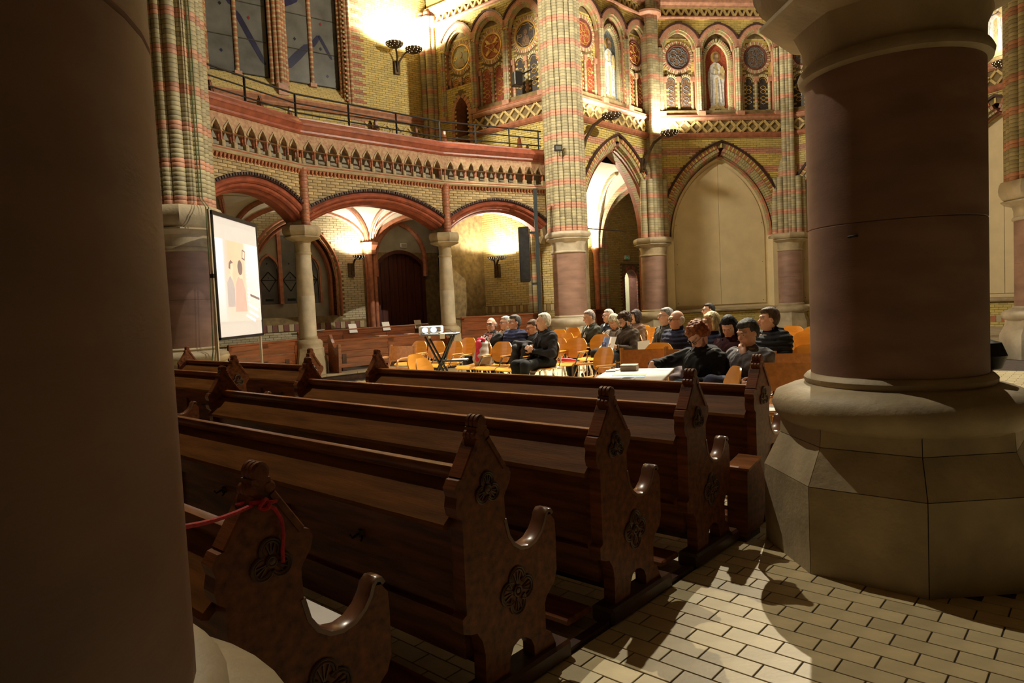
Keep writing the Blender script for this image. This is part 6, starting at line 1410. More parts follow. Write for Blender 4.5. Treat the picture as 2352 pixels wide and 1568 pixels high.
def rot(yaw=0, pitch=0, roll=0):
    a = np.array([[cos(yaw), -sin(yaw), 0], [sin(yaw), cos(yaw), 0], [0, 0, 1]]); b = np.array([[cos(pitch), 0, sin(pitch)], [0, 1, 0], [-sin(pitch), 0, cos(pitch)]]); c = np.array([[1, 0, 0], [0, cos(roll), -sin(roll)], [0, sin(roll), cos(roll)]]); return a @ b @ c
def cloth(name, col, rough=.85, var=.22, scale=9): return mat('cloth_' + name, col, rough, var, scale, bump=.25, bscale=30, spec=.25)
def hand(S, wr, dirv, palm_n, sz=1.0, curl=.5, k=.008):
    """palm plus five fingers; dirv along the hand, palm_n out of the palm"""
    d = np.array(dirv, float); d /= np.linalg.norm(d); n = np.array(palm_n, float); n -= d * (n @ d); n /= np.linalg.norm(n); s_ = np.cross(n, d); w = np.array(wr, float)
    pc = w + d * .045 * sz; S.cap(w - d * .01, w + d * .03 * sz, .024 * sz, .026 * sz, .02)
    for q in (-.026, -.009, .009, .026): S.cap(w + d * .02 * sz + s_ * q * .7 * sz, w + d * .082 * sz + s_ * q * sz, .0145 * sz, .0125 * sz, .012)
    for q, ln in ((-.028, .062), (-.009, .078), (.010, .074), (.028, .056)):
        b = w + d * .082 * sz + s_ * q * sz; j1 = b + (d * cos(curl * .7) + n * sin(curl * .7)) * ln * .45 * sz; j2 = j1 + (d * cos(curl * 1.7) + n * sin(curl * 1.7)) * ln * .32 * sz; j3 = j2 + (d * cos(curl * 2.4) + n * sin(curl * 2.4)) * ln * .25 * sz
        S.cap(b, j1, .0105 * sz, .0098 * sz, k); S.cap(j1, j2, .0098 * sz, .009 * sz, k); S.cap(j2, j3, .009 * sz, .008 * sz, k)
    tb = w + d * .022 * sz - s_ * .026 * sz; t1 = tb + (d * .55 - s_ * .75 + n * .35) * .042 * sz; t2 = t1 + (d * .85 - s_ * .25 + n * .45) * .034 * sz; S.cap(tb, t1, .0135 * sz, .0115 * sz, k); S.cap(t1, t2, .0112 * sz, .0095 * sz, k)
SKIN = (.60, .335, .235)
def person(label, pos, yaw, hz, head_yaw=0, head_pitch=0, lean=0, slump=0, pose='lap', top=('c', (.02, .02, .03)), legs=(.015, .015, .018), hair='short', hcol=(.5, .5, .5), glasses=False, puff=False, fat=1.0, extra=(), skin=SKIN, shoe=(.02, .018, .016), crossed=False, beard=None, hood=False, female=False, zseat=.46):
    """seated figure; local x forward, y left; hz = height of the head centre; head_yaw relative to the body"""
    t = thing('person', label, 'person', (pos[0], pos[1], 0), radians(yaw))
    pel = np.array([-.06, 0, zseat + .10]); hc_len = .60
    up = np.array([sin(lean), 0, cos(lean)]); fw = np.array([cos(lean), 0, -sin(lean)]); lf = np.array([0, 1., 0])
    head = np.array([0, 0, 0.]); tl = (hz - pel[2] - .12) / max(.5, cos(lean)) - .07; sc = tl / .415
    neck = pel + up * (tl + .02); chest = pel + up * (tl * .66) ; shz = pel + up * (tl * .93)
    HR = rot(radians(head_yaw), radians(head_pitch)); hcn = neck + up * .085 * .9 + np.array([.02 + .05 * sin(lean), 0, .045]); hcn[2] = hz
    P = lambda x, y, z: hcn + HR @ np.array([x, y, z])
    shw = .168 * fat if not female else .150 * fat
    sh = {s: shz + lf * s * shw - fw * .01 for s in (-1, 1)}
    hip = {s: pel + np.array([.02, s * .085, -.03]) for s in (-1, 1)}; knee = {s: np.array([.40, s * .125, zseat + .055]) for s in (-1, 1)}; ank = {s: np.array([.40 + .03 * s, s * .125, .09]) for s in (-1, 1)}
    if crossed: knee[1] = np.array([.42, -.02, zseat + .15]); ank[1] = np.array([.50, -.22, .26])
    el, wr, hd, pn = {}, {}, {}, {}
    for s in (-1, 1):
        a = {'lap': (sh[s] + np.array([.04, s * .07, -.27]), np.array([.27, s * .05, zseat + .17]), (1, -s * .4, -.25), (0, 0, -1)),
             'clasp': (sh[s] + np.array([.06, s * .08, -.26]), sh[s] * [1, 0, 1] + np.array([.27, s * .035, -.20]), (.5, -s * .55, .5), (-.2, -s, 0)),
             'cross': (sh[s] + np.array([.08, s * .07, -.25]), sh[s] * [1, 0, 1] + np.array([.21, -s * .10, -.22 - .02 * s]), (.1, -s, .05), (-1, 0, 0)),
             'read': (sh[s] + np.array([.06, s * .09, -.26]), sh[s] * [1, 0, 1] + np.array([.32, s * .13, -.20]), (.8, -s * .3, .25), (0, -s, .3))}.get(pose if pose not in ('chin', 'over') else 'lap')
        if pose == 'chin':
            a = (sh[s] + np.array([.19, .05, -.21]), P(.150, .045, -.150), (-.25, -.40, .85), (-.8, -.3, .1)) if s == 1 else (sh[s] + np.array([.10, -.06, -.25]), sh[s] * [1, 0, 1] + np.array([.24, .08, -.25]), (.1, 1, .05), (-1, 0, 0))
        if pose == 'over':
            a = (sh[s] + np.array([.20, -.12, -.06]), sh[s] + np.array([.43, -.10, -.05]), (.45, 0, -.9), (-.9, 0, -.4)) if s == -1 else (sh[s] + np.array([.10, .08, -.25]), np.array([.30, .16, zseat + .15]), (.9, -.2, -.4), (0, 0, -1))
        el[s], wr[s], hd[s], pn[s] = a
    # ---- body
    S = SDF(.0098)
    S.ell(P(-.012, 0, .022), (.096, .078, .100), .02, HR); S.ell(P(.028, 0, -.045), (.066, .060, .078), .03, HR); S.ell(P(.058, 0, -.088), (.030, .032, .024), .025, HR)
    S.cap(P(.088, 0, .012), P(.110, 0, -.022), .011, .0155, .012); S.ell(P(.082, 0, .036), (.020, .050, .012), .018, HR)
    for s in (-1, 1):
        S.ell(P(.083, s * .031, .012), (.016, .017, .010), .006, HR, True); S.ell(P(.078, s * .031, .011), (.0135, .0135, .010), .004, HR)
        S.ell(P(-.008, s * .080, -.005), (.022, .010, .032), .010, HR); S.ell(P(.070, s * .036, -.022), (.018, .020, .016), .02, HR)
    S.cap(P(.086, -.018, -.056), P(.086, .018, -.056), .0085, .0085, .008)
    S.cap(neck - up * .03, P(-.012, 0, -.06), .055, .050, .03)
    S.cap(pel, chest, .125, .135, .05); S.cap(chest + lf * .06, chest - lf * .06, .12, .12, .05); S.cap(sh[1] - up * .02, sh[-1] - up * .02, .062, .062, .05); S.cap(shz, neck, .08, .055, .05)
    for s in (-1, 1):
        S.cap(sh[s], el[s], .050, .040, .03); S.cap(el[s], wr[s], .040, .026, .02); hand(S, wr[s], hd[s], pn[s], 1.0, .75 if pose in ('clasp', 'chin', 'read') else .45)
        S.cap(hip[s], knee[s], .082, .056, .04); S.cap(knee[s], ank[s], .054, .038, .03); S.cap(ank[s], ank[s] + np.array([.15, 0, -.045]), .036, .032, .03)
    V, Q = S.build()
    L = (V - hcn) @ HR; col = np.tile(np.array(skin), (len(V), 1)); face = L[:, 0] > .03
    def paint(msk, c, w=1.0): col[msk] = col[msk] * (1 - w) + np.array(c) * w
    r = np.hypot(L[:, 1], L[:, 2]);
    for s in (-1, 1):
        paint(face & (np.hypot((L[:, 1] - s * .031) / .014, (L[:, 2] - .011) / .0075) < 1), (.55, .50, .46), .8); paint(face & (np.hypot(L[:, 1] - s * .031, L[:, 2] - .011) < .0062), (.03, .02, .02)); paint(face & (np.abs(L[:, 1] - s * .033) < .020) & (np.abs(L[:, 2] - .034 + .1 * (np.abs(L[:, 1]) - .033)) < .0055), tuple(.5 * a + .05 for a in hcol), .75)
        paint(face & (np.hypot(L[:, 1] - s * .04, L[:, 2] + .03) < .018), (.66, .28, .20), .45)
    paint(face & (np.abs(L[:, 1]) < .022) & (np.abs(L[:, 2] + .056) < .007), (.42, .15, .12), .75); paint((L[:, 0] > .09) & (np.hypot(L[:, 1], L[:, 2] + .02) < .018), (.64, .30, .22), .5)
    body = np_obj('body', V, Q, 'skin', t, col)
    # ---- hair
    if hair != 'none':
        Hs = SDF(.0098)
        big = {'short': 0, 'ring': 0, 'curly': .014, 'long': .006, 'bob': .012, 'side': .004}[hair]
        if hair != 'ring':
            Hs.ell(P(-.027, 0, .043), (.094 + big, .083 + big, .094 + big), .02, HR); Hs.ell(P(-.046, 0, -.002), (.066 + big, .0825 + big * .8, .088), .03, HR)
        else:
            Hs.ell(P(-.040, 0, -.004), (.074, .086, .072), .02, HR)
            for s in (-1, 1): Hs.ell(P(-.035, s * .072, .0), (.045, .022, .045), .02, HR)
        if hair == 'curly':
            for q in range(26):
                aa = q * 2.4; zz = .06 + .075 * ((q * .618) % 1); rr_ = sqrt(max(0, 1 - ((zz - .04) / .115) ** 2)); Hs.ell(P(-.02 + .09 * rr_ * cos(aa), .085 * rr_ * sin(aa), zz), (.026, .026, .022), .012)
            Hs.ell(P(.045, 0, .095), (.045, .062, .032), .02, HR)
        if hair == 'side': Hs.ell(P(.022, .012, .108), (.058, .062, .026), .025, HR); Hs.ell(P(.060, -.01, .088), (.026, .045, .020), .02, HR)
        if hair == 'short': Hs.ell(P(.012, 0, .100), (.062, .060, .022), .025, HR)
        if hair == 'long':
            for s in (-1, 1): Hs.cap(P(-.005, s * .080, .035), P(.03, s * .088, -.24), .030, .026, .03); Hs.cap(P(-.06, s * .04, 0), P(-.05, s * .05, -.26), .055, .045, .03)
        if hair == 'bob':
            Hs.ell(P(-.040, 0, -.035), (.082, .104, .085), .03, HR); Hs.ell(P(.045, .02, .085), (.045, .058, .028), .02, HR)
            for s in (-1, 1): Hs.cap(P(.015, s * .083, .035), P(.012, s * .090, -.075), .024, .020, .02)
        amp = {'curly': .012, 'bob': .006, 'short': .004, 'ring': .005, 'long': .003, 'side': .004}.get(hair, .004); fq = 95 if hair == 'curly' else 130
        disp = lambda X, Y, Z: amp * np.sin(fq * X + 1.3) * np.sin(fq * Y + .4) * np.sin(fq * Z)
        def clip(X, Y, Z):
            x = HR[0][0] * (X - hcn[0]) + HR[1][0] * (Y - hcn[1]) + HR[2][0] * (Z - hcn[2]); y = HR[0][1] * (X - hcn[0]) + HR[1][1] * (Y - hcn[1]) + HR[2][1] * (Z - hcn[2]); z = HR[0][2] * (X - hcn[0]) + HR[1][2] * (Y - hcn[1]) + HR[2][2] * (Z - hcn[2])
            if hair == 'ring': return np.maximum(np.maximum(x - .012 - .25 * z, z - .058), -z - .085)
            front = x - (.062 + np.clip((z - .05) * 1.2, -.02, .06)); face = np.maximum(np.maximum(.0 - x + .018, np.abs(y) - .066), z - .066)      # keep the face clear
            cut = -face
            if hair in ('long', 'bob'): return np.maximum(cut, x - .13)
            return np.maximum(np.maximum(cut, (x + .008) * .8 - (z + .030)), -.090 - z)
        try:
            V, Q = Hs.build(disp, clip); hm = mat('hair_x', hcol, .6, .3, 40, bump=.6, bscale=90, stretch=(1, 1, .35), spec=.18); np_obj('hair', V, Q, hm, t)
        except Exception as ex: print('hair failed', label, ex)
    if beard:
        Bs = SDF(.0098); Bs.ell(P(.045, 0, -.085), (.050, .058, .045), .02, HR); Bs.cap(P(.02, .062, -.02), P(.045, .05, -.07), .014, .02, .02); Bs.cap(P(.02, -.062, -.02), P(.045, -.05, -.07), .014, .02, .02); Bs.ell(P(.10, 0, -.056), (.035, .024, .010), .008, HR, True)
        V, Q = Bs.build(lambda X, Y, Z: .004 * np.sin(120 * X) * np.sin(120 * Y) * np.sin(110 * Z)); np_obj('beard', V, Q, mat('beard_x', beard, .7, .25, 40, bump=.5, bscale=90), t)
    # ---- clothes
    ctop = top[1]; T = SDF(.0125); e = .020 + (.018 if puff else 0) + (.006 if top[0] == 'coat' else 0)
    T.cap(pel + up * .0, chest, (.128 + e) * fat, (.135 + e) * fat, .05); T.cap(chest + lf * .06, chest - lf * .06, .122 + e, .122 + e, .05); T.cap(sh[1] - up * .02, sh[-1] - up * .02, .056 + e, .056 + e, .05); T.cap(shz, neck - up * .005, .085 + e * .6, .060 + e * .55, .04)
    T.cap(neck - up * .01 - fw * .01, neck + up * .035 - fw * .012, .066 + e * .3, .062 + e * .4, .02)
    for s in (-1, 1): T.cap(sh[s], el[s], .054 + e * .8, .046 + e * .7, .03); T.cap(el[s], wr[s] - (wr[s] - el[s]) * .06, .046 + e * .6, .034 + e * .35, .02)
    if top[0] == 'coat':
        for s in (-1, 1): T.cap(pel + np.array([0, s * .06, -.02]), (hip[s] + knee[s]) / 2 + np.array([.02, s * .02, -.02]), .115, .10, .05)
    if hood: T.cap(neck + np.array([-.09, .07, .01]), neck + np.array([-.09, -.07, .01]), .055, .055, .04); T.cap(neck + np.array([-.02, .10, .0]), neck + np.array([-.10, .04, .02]), .04, .05, .03); T.cap(neck + np.array([-.02, -.10, .0]), neck + np.array([-.10, -.04, .02]), .04, .05, .03)
    # opening for the neck
    T.ell(P(-.005, 0, -.015), (.088, .074, .115), .01, HR, True)
    fold = (lambda X, Y, Z: .0070 * np.cos(2 * pi * (Z + .006 * np.sin(25 * X) + .006 * np.sin(22 * Y)) / .055) + .003 * np.sin(60 * X) * np.sin(55 * Y)) if puff else (lambda X, Y, Z: .0065 * np.sin(31 * X + 17 * Z + 2 * np.sin(14 * Y)) * np.sin(27 * Y - 19 * Z + 9 * X) + .0045 * np.sin(62 * Z + 26 * X + 3 * np.sin(18 * Y + 9 * X)) + .003 * np.sin(90 * (X + Y) - 40 * Z))
    V, Q = T.build(fold); cm = cloth(top[0] + '_x', ctop); nm_ = {'coat': 'coat', 'puffer': 'puffer_jacket'}.get(top[0], 'jacket'); jk = np_obj(nm_, V, Q, cm, t)
    cm2 = cloth('trim_x', tuple(min(1, c * 1.5 + .006) for c in ctop))
    tlen = np.linalg.norm(neck - pel); b = MB()
    for s in (-1, 1): b.tube([tuple(wr[s] - (wr[s] - el[s]) * .06 + q) for q in ((np.cross((wr[s] - el[s]) / np.linalg.norm(wr[s] - el[s]), [0.3, .2, 1]) * cos(a_) + np.cross((wr[s] - el[s]) / np.linalg.norm(wr[s] - el[s]), np.cross((wr[s] - el[s]) / np.linalg.norm(wr[s] - el[s]), [0.3, .2, 1])) * sin(a_)) * .038 for a_ in [2 * pi * i / 14 for i in range(14)])], .008, 6, closed=True)
    b.obj('cuff', cm2, t, smooth=True)
    b = MB(); rr = []
    for i in range(15):
        a_ = radians(35 + 290 * i / 14); dr = fw * cos(a_) + lf * sin(a_); bs_ = neck - up * .015 + dr * (.082 + e * .4) - fw * .012; hgt = .05 if top[0] != 'coat' else .06; rr.append([tuple(bs_), tuple(bs_ + up * hgt + dr * .010), tuple(bs_ + up * hgt + dr * .020), tuple(bs_ + dr * .024 - up * .015)])
    b.rings(rr, cap=True); b.obj('collar', cm2, t, smooth=True, angle=70)
    fr_ = lambda y, k, o: pel + up * k + fw * o + lf * y
    if top[0] in ('jacket', 'coat'):
        for s in (-1, 1):
            b = MB(); P4 = [(s * .055, tlen - .015, .085), (s * .095, tlen - .10, .150), (s * .055, tlen - .20, .176), (s * .012, tlen - .30, .180), (s * .020, tlen - .16, .172), (s * .030, tlen - .06, .130)]
            b.add([tuple(fr_(y, k, o + q)) for q in (.0, .012) for y, k, o in P4], [(0, 1, 2, 3, 4, 5), (6, 11, 10, 9, 8, 7)] + [(i, (i + 1) % 6, 6 + (i + 1) % 6, 6 + i) for i in range(6)]); b.obj('lapel', cm2, t)
    b = MB(); b.tube([tuple(fr_(0, k, o)) for k, o in ((tlen - .16, .170), (tlen - .28, .186), (.16, .184), (.06, .176))], .004, 5); b.obj('zip', 'iron', t)
    TR_ = SDF(.0130); TR_.cap(pel + np.array([0, .05, -.02]), pel + np.array([0, -.05, -.02]), .135, .135, .05)
    for s in (-1, 1): TR_.cap(hip[s], knee[s], .098, .070, .05); TR_.cap(knee[s], ank[s] + np.array([0, 0, -.01]), .069, .056, .04)
    V, Q = TR_.build(lambda X, Y, Z: .004 * np.sin(33 * X + 12 * Z) * np.sin(30 * Y + 22 * Z)); np_obj('trousers', V, Q, cloth('legs_x', legs), t)
    for s in (-1, 1):
        SH_ = SDF(.0125); a = ank[s]; d = np.array([.16, 0, -.052]) if not (crossed and s == 1) else np.array([.10, -.08, -.10]); SH_.cap(a + np.array([-.03, 0, -.04]), a + d, .046, .042, .03); V, Q = SH_.build(None, (lambda X, Y, Z: -Z + .002 + 0 * X + 0 * Y) if not (crossed and s == 1) else None); np_obj('shoe', V, Q, mat('shoe_x', shoe, .4, .1, 9), t)
    def tubes(name, paths, r, m, closed=False):
        b = MB()
        for p in paths: b.tube([tuple(q) for q in p], r, 6, closed=closed)
        return b.obj(name, m, t, smooth=True)
    if glasses:
        g = []
        for s in (-1, 1): g.append([P(.106 - .002 * abs(cos(a)), s * .033 + .023 * cos(a), .008 + .017 * sin(a)) for a in [2 * pi * i / 14 for i in range(14)]])
        tubes('glasses_rim', g, .0022 if glasses is True else .0034, 'glasses_dark' if glasses != 'thin' else 'iron', True)
        tubes('glasses_temple', [[P(.104, s * .056, .014), P(.05, s * .078, .014), P(-.01, s * .086, .012)] for s in (-1, 1)] + [[P(.107, -.010, .012), P(.109, .010, .012)]], .0022, 'glasses_dark')
    ctx = dict(P=P, neck=neck, up=up, fw=fw, lf=lf, sh=sh, wr=wr, hd=hd, chest=chest, t=t, pel=pel, tubes=tubes, knee=knee, el=el)
    for ex in extra: ex(ctx)
    return t
def strip_path(name, m, w, th=.012):
    """flat cloth strip along points with outward normals"""
    def mk(ctx, pts, parent=None):
        b = MB(); rr = []
        for i, (p, n) in enumerate(pts):
            p = np.array(p); n = np.array(n, float); n /= np.linalg.norm(n); a = np.array(pts[max(0, i - 1)][0]); c = np.array(pts[min(len(pts) - 1, i + 1)][0]); tt = c - a; tt /= (np.linalg.norm(tt) + 1e-9); s_ = np.cross(tt, n); s_ /= (np.linalg.norm(s_) + 1e-9)
            rr.append([tuple(p + s_ * w / 2), tuple(p + s_ * w / 2 + n * th), tuple(p - s_ * w / 2 + n * th), tuple(p - s_ * w / 2)])
        b.rings(rr, cap=True); return b.obj(name, m, ctx['t'], smooth=True, angle=60)
    return mk
def front(ctx, y, k, off=.165): return ctx['chest'] * 0 + ctx['pel'] + ctx['up'] * k + ctx['fw'] * off + ctx['lf'] * y
def lanyard(ctx):
    tl = np.linalg.norm(ctx['neck'] - ctx['pel']); mk = strip_path('lanyard', 'paper', .018, .004)
    for s in (-1, 1): mk(ctx, [(front(ctx, s * .075, tl - .02, .075), ctx['fw']), (front(ctx, s * .06, tl - .10, .150), ctx['fw']), (front(ctx, s * .03, tl - .22, .178), ctx['fw']), (front(ctx, s * .004, tl - .32, .182), ctx['fw'])])
def collar(m='paper'):
    def f(ctx):
        tl = np.linalg.norm(ctx['neck'] - ctx['pel']); mk = strip_path('shirt_front', m, .05, .006)
        for s in (-1, 1): mk(ctx, [(front(ctx, s * .05, tl + .03, .055), ctx['fw']), (front(ctx, s * .035, tl - .05, .12), ctx['fw']), (front(ctx, s * .015, tl - .16, .168), ctx['fw'])])
    return f
def scarf(m, long=True):
    def f(ctx):
        b = MB(); n_ = ctx['neck'] + ctx['up'] * .005; b.tube([tuple(n_ + ctx['fw'] * .085 * cos(a) + ctx['lf'] * .085 * sin(a) - ctx['up'] * .012 * cos(a)) for a in [2 * pi * i / 20 for i in range(20)]], .028, 8, closed=True); b.obj('scarf', m, ctx['t'], smooth=True)
        tl = np.linalg.norm(ctx['neck'] - ctx['pel'])
        if long:
            mk = strip_path('scarf_end', m, .085, .016)
            for s in (-1, 1): mk(ctx, [(front(ctx, s * .065, tl - .01, .09), ctx['fw']), (front(ctx, s * .075, tl - .10, .158), ctx['fw']), (front(ctx, s * .085, tl - .22, .178), ctx['fw']), (front(ctx, s * .09, tl - .36, .178), ctx['fw'])])
    return f
def sleeve_patch(ctx):
    a, b_ = ctx['sh'][1], ctx['el'][1]; mk = strip_path('sleeve_patch', 'paper', .03, .004)
    for k in (.35, .5): c = a + (b_ - a) * k; mk(ctx, [(c + np.array([-.02, .070, .0]), (0, 1, 0)), (c + np.array([.03, .072, -.01]), (0, 1, 0))])
mat('glasses_dark', (.015, .013, .013), .3, 0, 5)
def plaid(name, c1, c2, c3, sc=60):
    m = bpy.data.materials.new(name); m.use_nodes = True; nt = m.node_tree; n = nt.nodes; L = nt.links; b = n['Principled BSDF']; b.inputs['Roughness'].default_value = .9
    tc_ = n.new('ShaderNodeTexCoord'); w1_ = n.new('ShaderNodeTexWave'); w2_ = n.new('ShaderNodeTexWave'); w1_.bands_direction = 'Y'; w2_.bands_direction = 'Z'
    for w_ in (w1_, w2_): w_.inputs['Scale'].default_value = sc / 6; L.new(tc_.outputs['Object'], w_.inputs[0])
    m1 = n.new('ShaderNodeMix'); m1.data_type = 'RGBA'; m1.inputs[6].default_value = (*c1, 1); m1.inputs[7].default_value = (*c2, 1); L.new(w1_.outputs[1], m1.inputs[0])
    m2 = n.new('ShaderNodeMix'); m2.data_type = 'RGBA'; m2.inputs[7].default_value = (*c3, 1); L.new(m1.outputs[2], m2.inputs[6]); mm = n.new('ShaderNodeMath'); mm.operation = 'MULTIPLY'; mm.inputs[1].default_value = .7; L.new(w2_.outputs[1], mm.inputs[0]); L.new(mm.outputs[0], m2.inputs[0]); L.new(m2.outputs[2], b.inputs['Base Color']); M[name] = m
plaid('tartan_red', (.42, .03, .04), (.55, .38, .28), (.10, .02, .03)); plaid('stripe_beige', (.48, .33, .18), (.06, .05, .05), (.5, .36, .2), 50); plaid('pattern_beige', (.30, .23, .18), (.12, .10, .09), (.36, .29, .22), 90)
def holding(kind):
    def f(ctx):
        a, c = ctx['wr'][1] + np.array(ctx['hd'][1]) * .09, ctx['wr'][-1] + np.array(ctx['hd'][-1]) * .09; mid = (a + c) / 2
        x, y = ctx['t'].location.x, ctx['t'].location.y; q = ctx['t'].rotation_euler.z; R_ = rot(q)
        W_ = lambda v: tuple(R_ @ np.array(v) + np.array([x, y, 0]))
        b = MB(); u_ = np.array([-.35, 0, .9]); v_ = np.array([0, 1, 0])
        if kind == 'brochure':
            for s in (-1, 1):
                b = MB(); k = 6; rr = [[W_(mid + u_ * (-.10) + v_ * s * (.0 + .16 * i / k) + np.array([.03 * sin(pi * i / k), 0, 0])), W_(mid + u_ * .16 + v_ * s * (.0 + .16 * i / k) + np.array([.03 * sin(pi * i / k), 0, 0])), W_(mid + u_ * .16 + v_ * s * (.0 + .16 * i / k) + np.array([.03 * sin(pi * i / k) + .003, 0, 0])), W_(mid + u_ * (-.10) + v_ * s * .16 * i / k + np.array([.03 * sin(pi * i / k) + .003, 0, 0]))] for i in range(k + 1)]; b.rings(rr, cap=True); pages.append(b)
            o = pages[-2].obj('brochure', 'brochure_blue'); tag(o, 'open blue and white brochure held by the bearded man', 'brochure'); o2 = pages[-1].obj('brochure_page', 'paper', o)
            b = MB(); b.rings([[W_(mid + u_ * z + v_ * yy + np.array([.034, 0, 0])) for yy, z in ((-.03, -.04), (-.13, -.04), (-.13, .06), (-.03, .06))], [W_(mid + u_ * z + v_ * yy + np.array([.037, 0, 0])) for yy, z in ((-.03, -.04), (-.13, -.04), (-.13, .06), (-.03, .06))]], cap=True); b.obj('brochure_picture', 'blue_book', o)
        elif kind == 'phone':
            b = MB(); b.hexa([W_(mid + np.array([dx, dy, dz])) for dz in (0, .012) for dx, dy in ((-.035, -.06), (.035, -.06), (.035, .06), (-.035, .06))]); o = b.obj('smartphone', 'glasses_dark'); tag(o, 'smartphone in the hands of the long-haired woman', 'phone')
        else:
            b = MB(); b.rings([[W_(mid + np.array(p)) for p in ((.02, .10, .20), (.10, -.06, .18), (.12, -.04, -.10), (.04, .12, -.08))], [W_(mid + np.array(p) + np.array([.003, .002, 0])) for p in ((.02, .10, .20), (.10, -.06, .18), (.12, -.04, -.10), (.04, .12, -.08))]], cap=True); o = b.obj('leaflet', 'paper'); tag(o, 'white leaflet with a grey picture held by the grey-haired man', 'leaflet')
            b = MB(); b.rings([[W_(mid + np.array(p)) for p in ((.045, .055, .10), (.088, -.030, .09), (.095, -.020, -.02), (.055, .065, -.01))], [W_(mid + np.array(p) + np.array([.006, .004, 0])) for p in ((.045, .055, .10), (.088, -.030, .09), (.095, -.020, -.02), (.055, .065, -.01))]], cap=True); b.obj('leaflet_picture', 'kraft', o)
    return f
pages = []
mat('brochure_blue', (.22, .33, .66), .6, .25, 8)
GREY, WHITE = (.30, .29, .28), (.62, .58, .52)
def at_px(x, Y, y):    # standing position from a measured direction and distance
    d = (x - 1176) / FPX; k = (784 - (y)) / FPX
    v = _f + _R * d + _U * k; q = v * (Y / v.y); return (q.x, q.y), HC + q.z
SEATED = []
def seat_person(x, y, Y, dx, yaw, **kw):
    (px, py), hz = at_px(x, Y, y); a = radians(yaw); lean = kw.get('lean', 0); off = .0 + .44 * sin(lean)      # head sits ahead of the pelvis when leaning
    SEATED.append((px - cos(a) * (off + .02), py - sin(a) * (off + .02), yaw, kw['label']))
    return person(kw.pop('label'), (px - cos(a) * (off + .02), py - sin(a) * (off + .02)), yaw, hz, **kw)
seat_person(1122, 746, 12.0, 0, 222, label='bald man with glasses wearing a grey jacket and a red tartan scarf', head_yaw=28, pose='lap', top=('jacket', (.045, .045, .05)), hair='ring', hcol=(.25, .2, .17), glasses='thin', extra=(scarf('tartan_red'), lanyard))
seat_person(1155, 742, 12.7, 0, 220, label='white-haired man with heavy black glasses and a striped scarf', head_yaw=-12, top=('jacket', (.32, .23, .14)), hair='short', hcol=WHITE, glasses='thick', extra=(scarf('stripe_beige', False),))
seat_person(1175, 741, 11.75, 0, 222, label='grey-haired man in a navy puffer jacket with folded arms', head_yaw=-14, lean=-.12, pose='cross', top=('puffer', (.028, .034, .085)), puff=True, hair='side', hcol=(.10, .10, .10), glasses=True, fat=1.08)
seat_person(1217, 752, 11.6, 0, 218, label='brown-haired man with glasses in a black jacket with white lanyard', head_yaw=-14, head_pitch=18, top=('jacket', (.02, .02, .022)), hair='short', hcol=(.10, .06, .04), glasses=True, extra=(lanyard,))
seat_person(1240, 739, 10.1, 0, 212, label='white-haired man in black sitting sideways with clasped hands', head_yaw=-28, pose='clasp', top=('jacket', (.022, .020, .024)), legs=(.010, .010, .011), hair='short', hcol=(.66, .62, .54))
seat_person(1347, 729, 12.1, 0, 205, label='balding man in a dark green jacket looking down', head_yaw=-10, head_pitch=16, lean=.1, top=('jacket', (.055, .058, .042)), hair='short', hcol=(.33, .28, .26), extra=(collar('white_cloth'),))
seat_person(1391, 726, 12.9, 0, 215, label='white-haired man with glasses in a dark suit and lanyard', head_yaw=-10, top=('jacket', (.016, .018, .025)), hair='short', hcol=WHITE, glasses=True, extra=(lanyard, collar()))
seat_person(1405, 740, 11.7, 0, 222, label='grey-blond woman bent over beside the bearded man', head_yaw=6, head_pitch=38, lean=.12, top=('jacket', (.20, .16, .13)), hair='bob', hcol=(.50, .43, .30), female=True, extra=(scarf('pattern_beige', False),))
seat_person(1428, 736, 11.0, 0, 208, label='bearded man with glasses in a brown coat reading a brochure', head_yaw=-8, head_pitch=26, lean=.1, pose='read', top=('coat', (.060, .040, .025)), hair='curly', hcol=(.06, .035, .022), glasses=True, beard=(.035, .02, .014), extra=(holding('brochure'),), fat=1.05)
seat_person(1452, 728, 12.8, 0, 205, label='dark-haired woman behind the bearded man', head_yaw=-12, top=('jacket', (.16, .09, .06)), hair='bob', hcol=(.035, .02, .018), female=True)
seat_person(1522, 727, 10.0, 0, 210, label='grey-haired man with glasses in a dark leather jacket holding a leaflet', head_yaw=-24, top=('jacket', (.065, .058, .048)), pose='lap', hair='short', hcol=(.26, .26, .26), glasses=True, extra=(holding('leaflet'),))
seat_person(1546, 735, 9.0, 0, 212, label='balding man with long white side hair in a navy quilted jacket', head_yaw=-14, pose='lap', top=('puffer', (.018, .022, .055)), puff=True, hair='ring', hcol=(.62, .56, .46), glasses='thin', fat=1.05)
seat_person(1621, 713, 12.2, 0, 205, label='black-haired man with glasses seated behind the blond woman', head_yaw=-20, top=('jacket', (.03, .03, .035)), hair='short', hcol=(.02, .018, .017), glasses='thick')
seat_person(1624, 742, 8.4, 0, 215, label='blond woman with glasses in a navy quilted jacket', head_yaw=-14, pose='lap', top=('puffer', (.022, .026, .060)), puff=True, hair='bob', hcol=(.72, .60, .36), glasses='thin', female=True, extra=(scarf('backpack_red', False),))
seat_person(1594, 771, 6.55, 0, 218, label='red-haired young man in a black hooded coat looking down', head_yaw=-10, head_pitch=44, lean=.16, pose='over', top=('coat', (.013, .013, .014)), legs=(.10, .16, .24), hair='curly', hcol=(.25, .075, .022), hood=True, beard=(.30, .12, .06), glasses='thin')
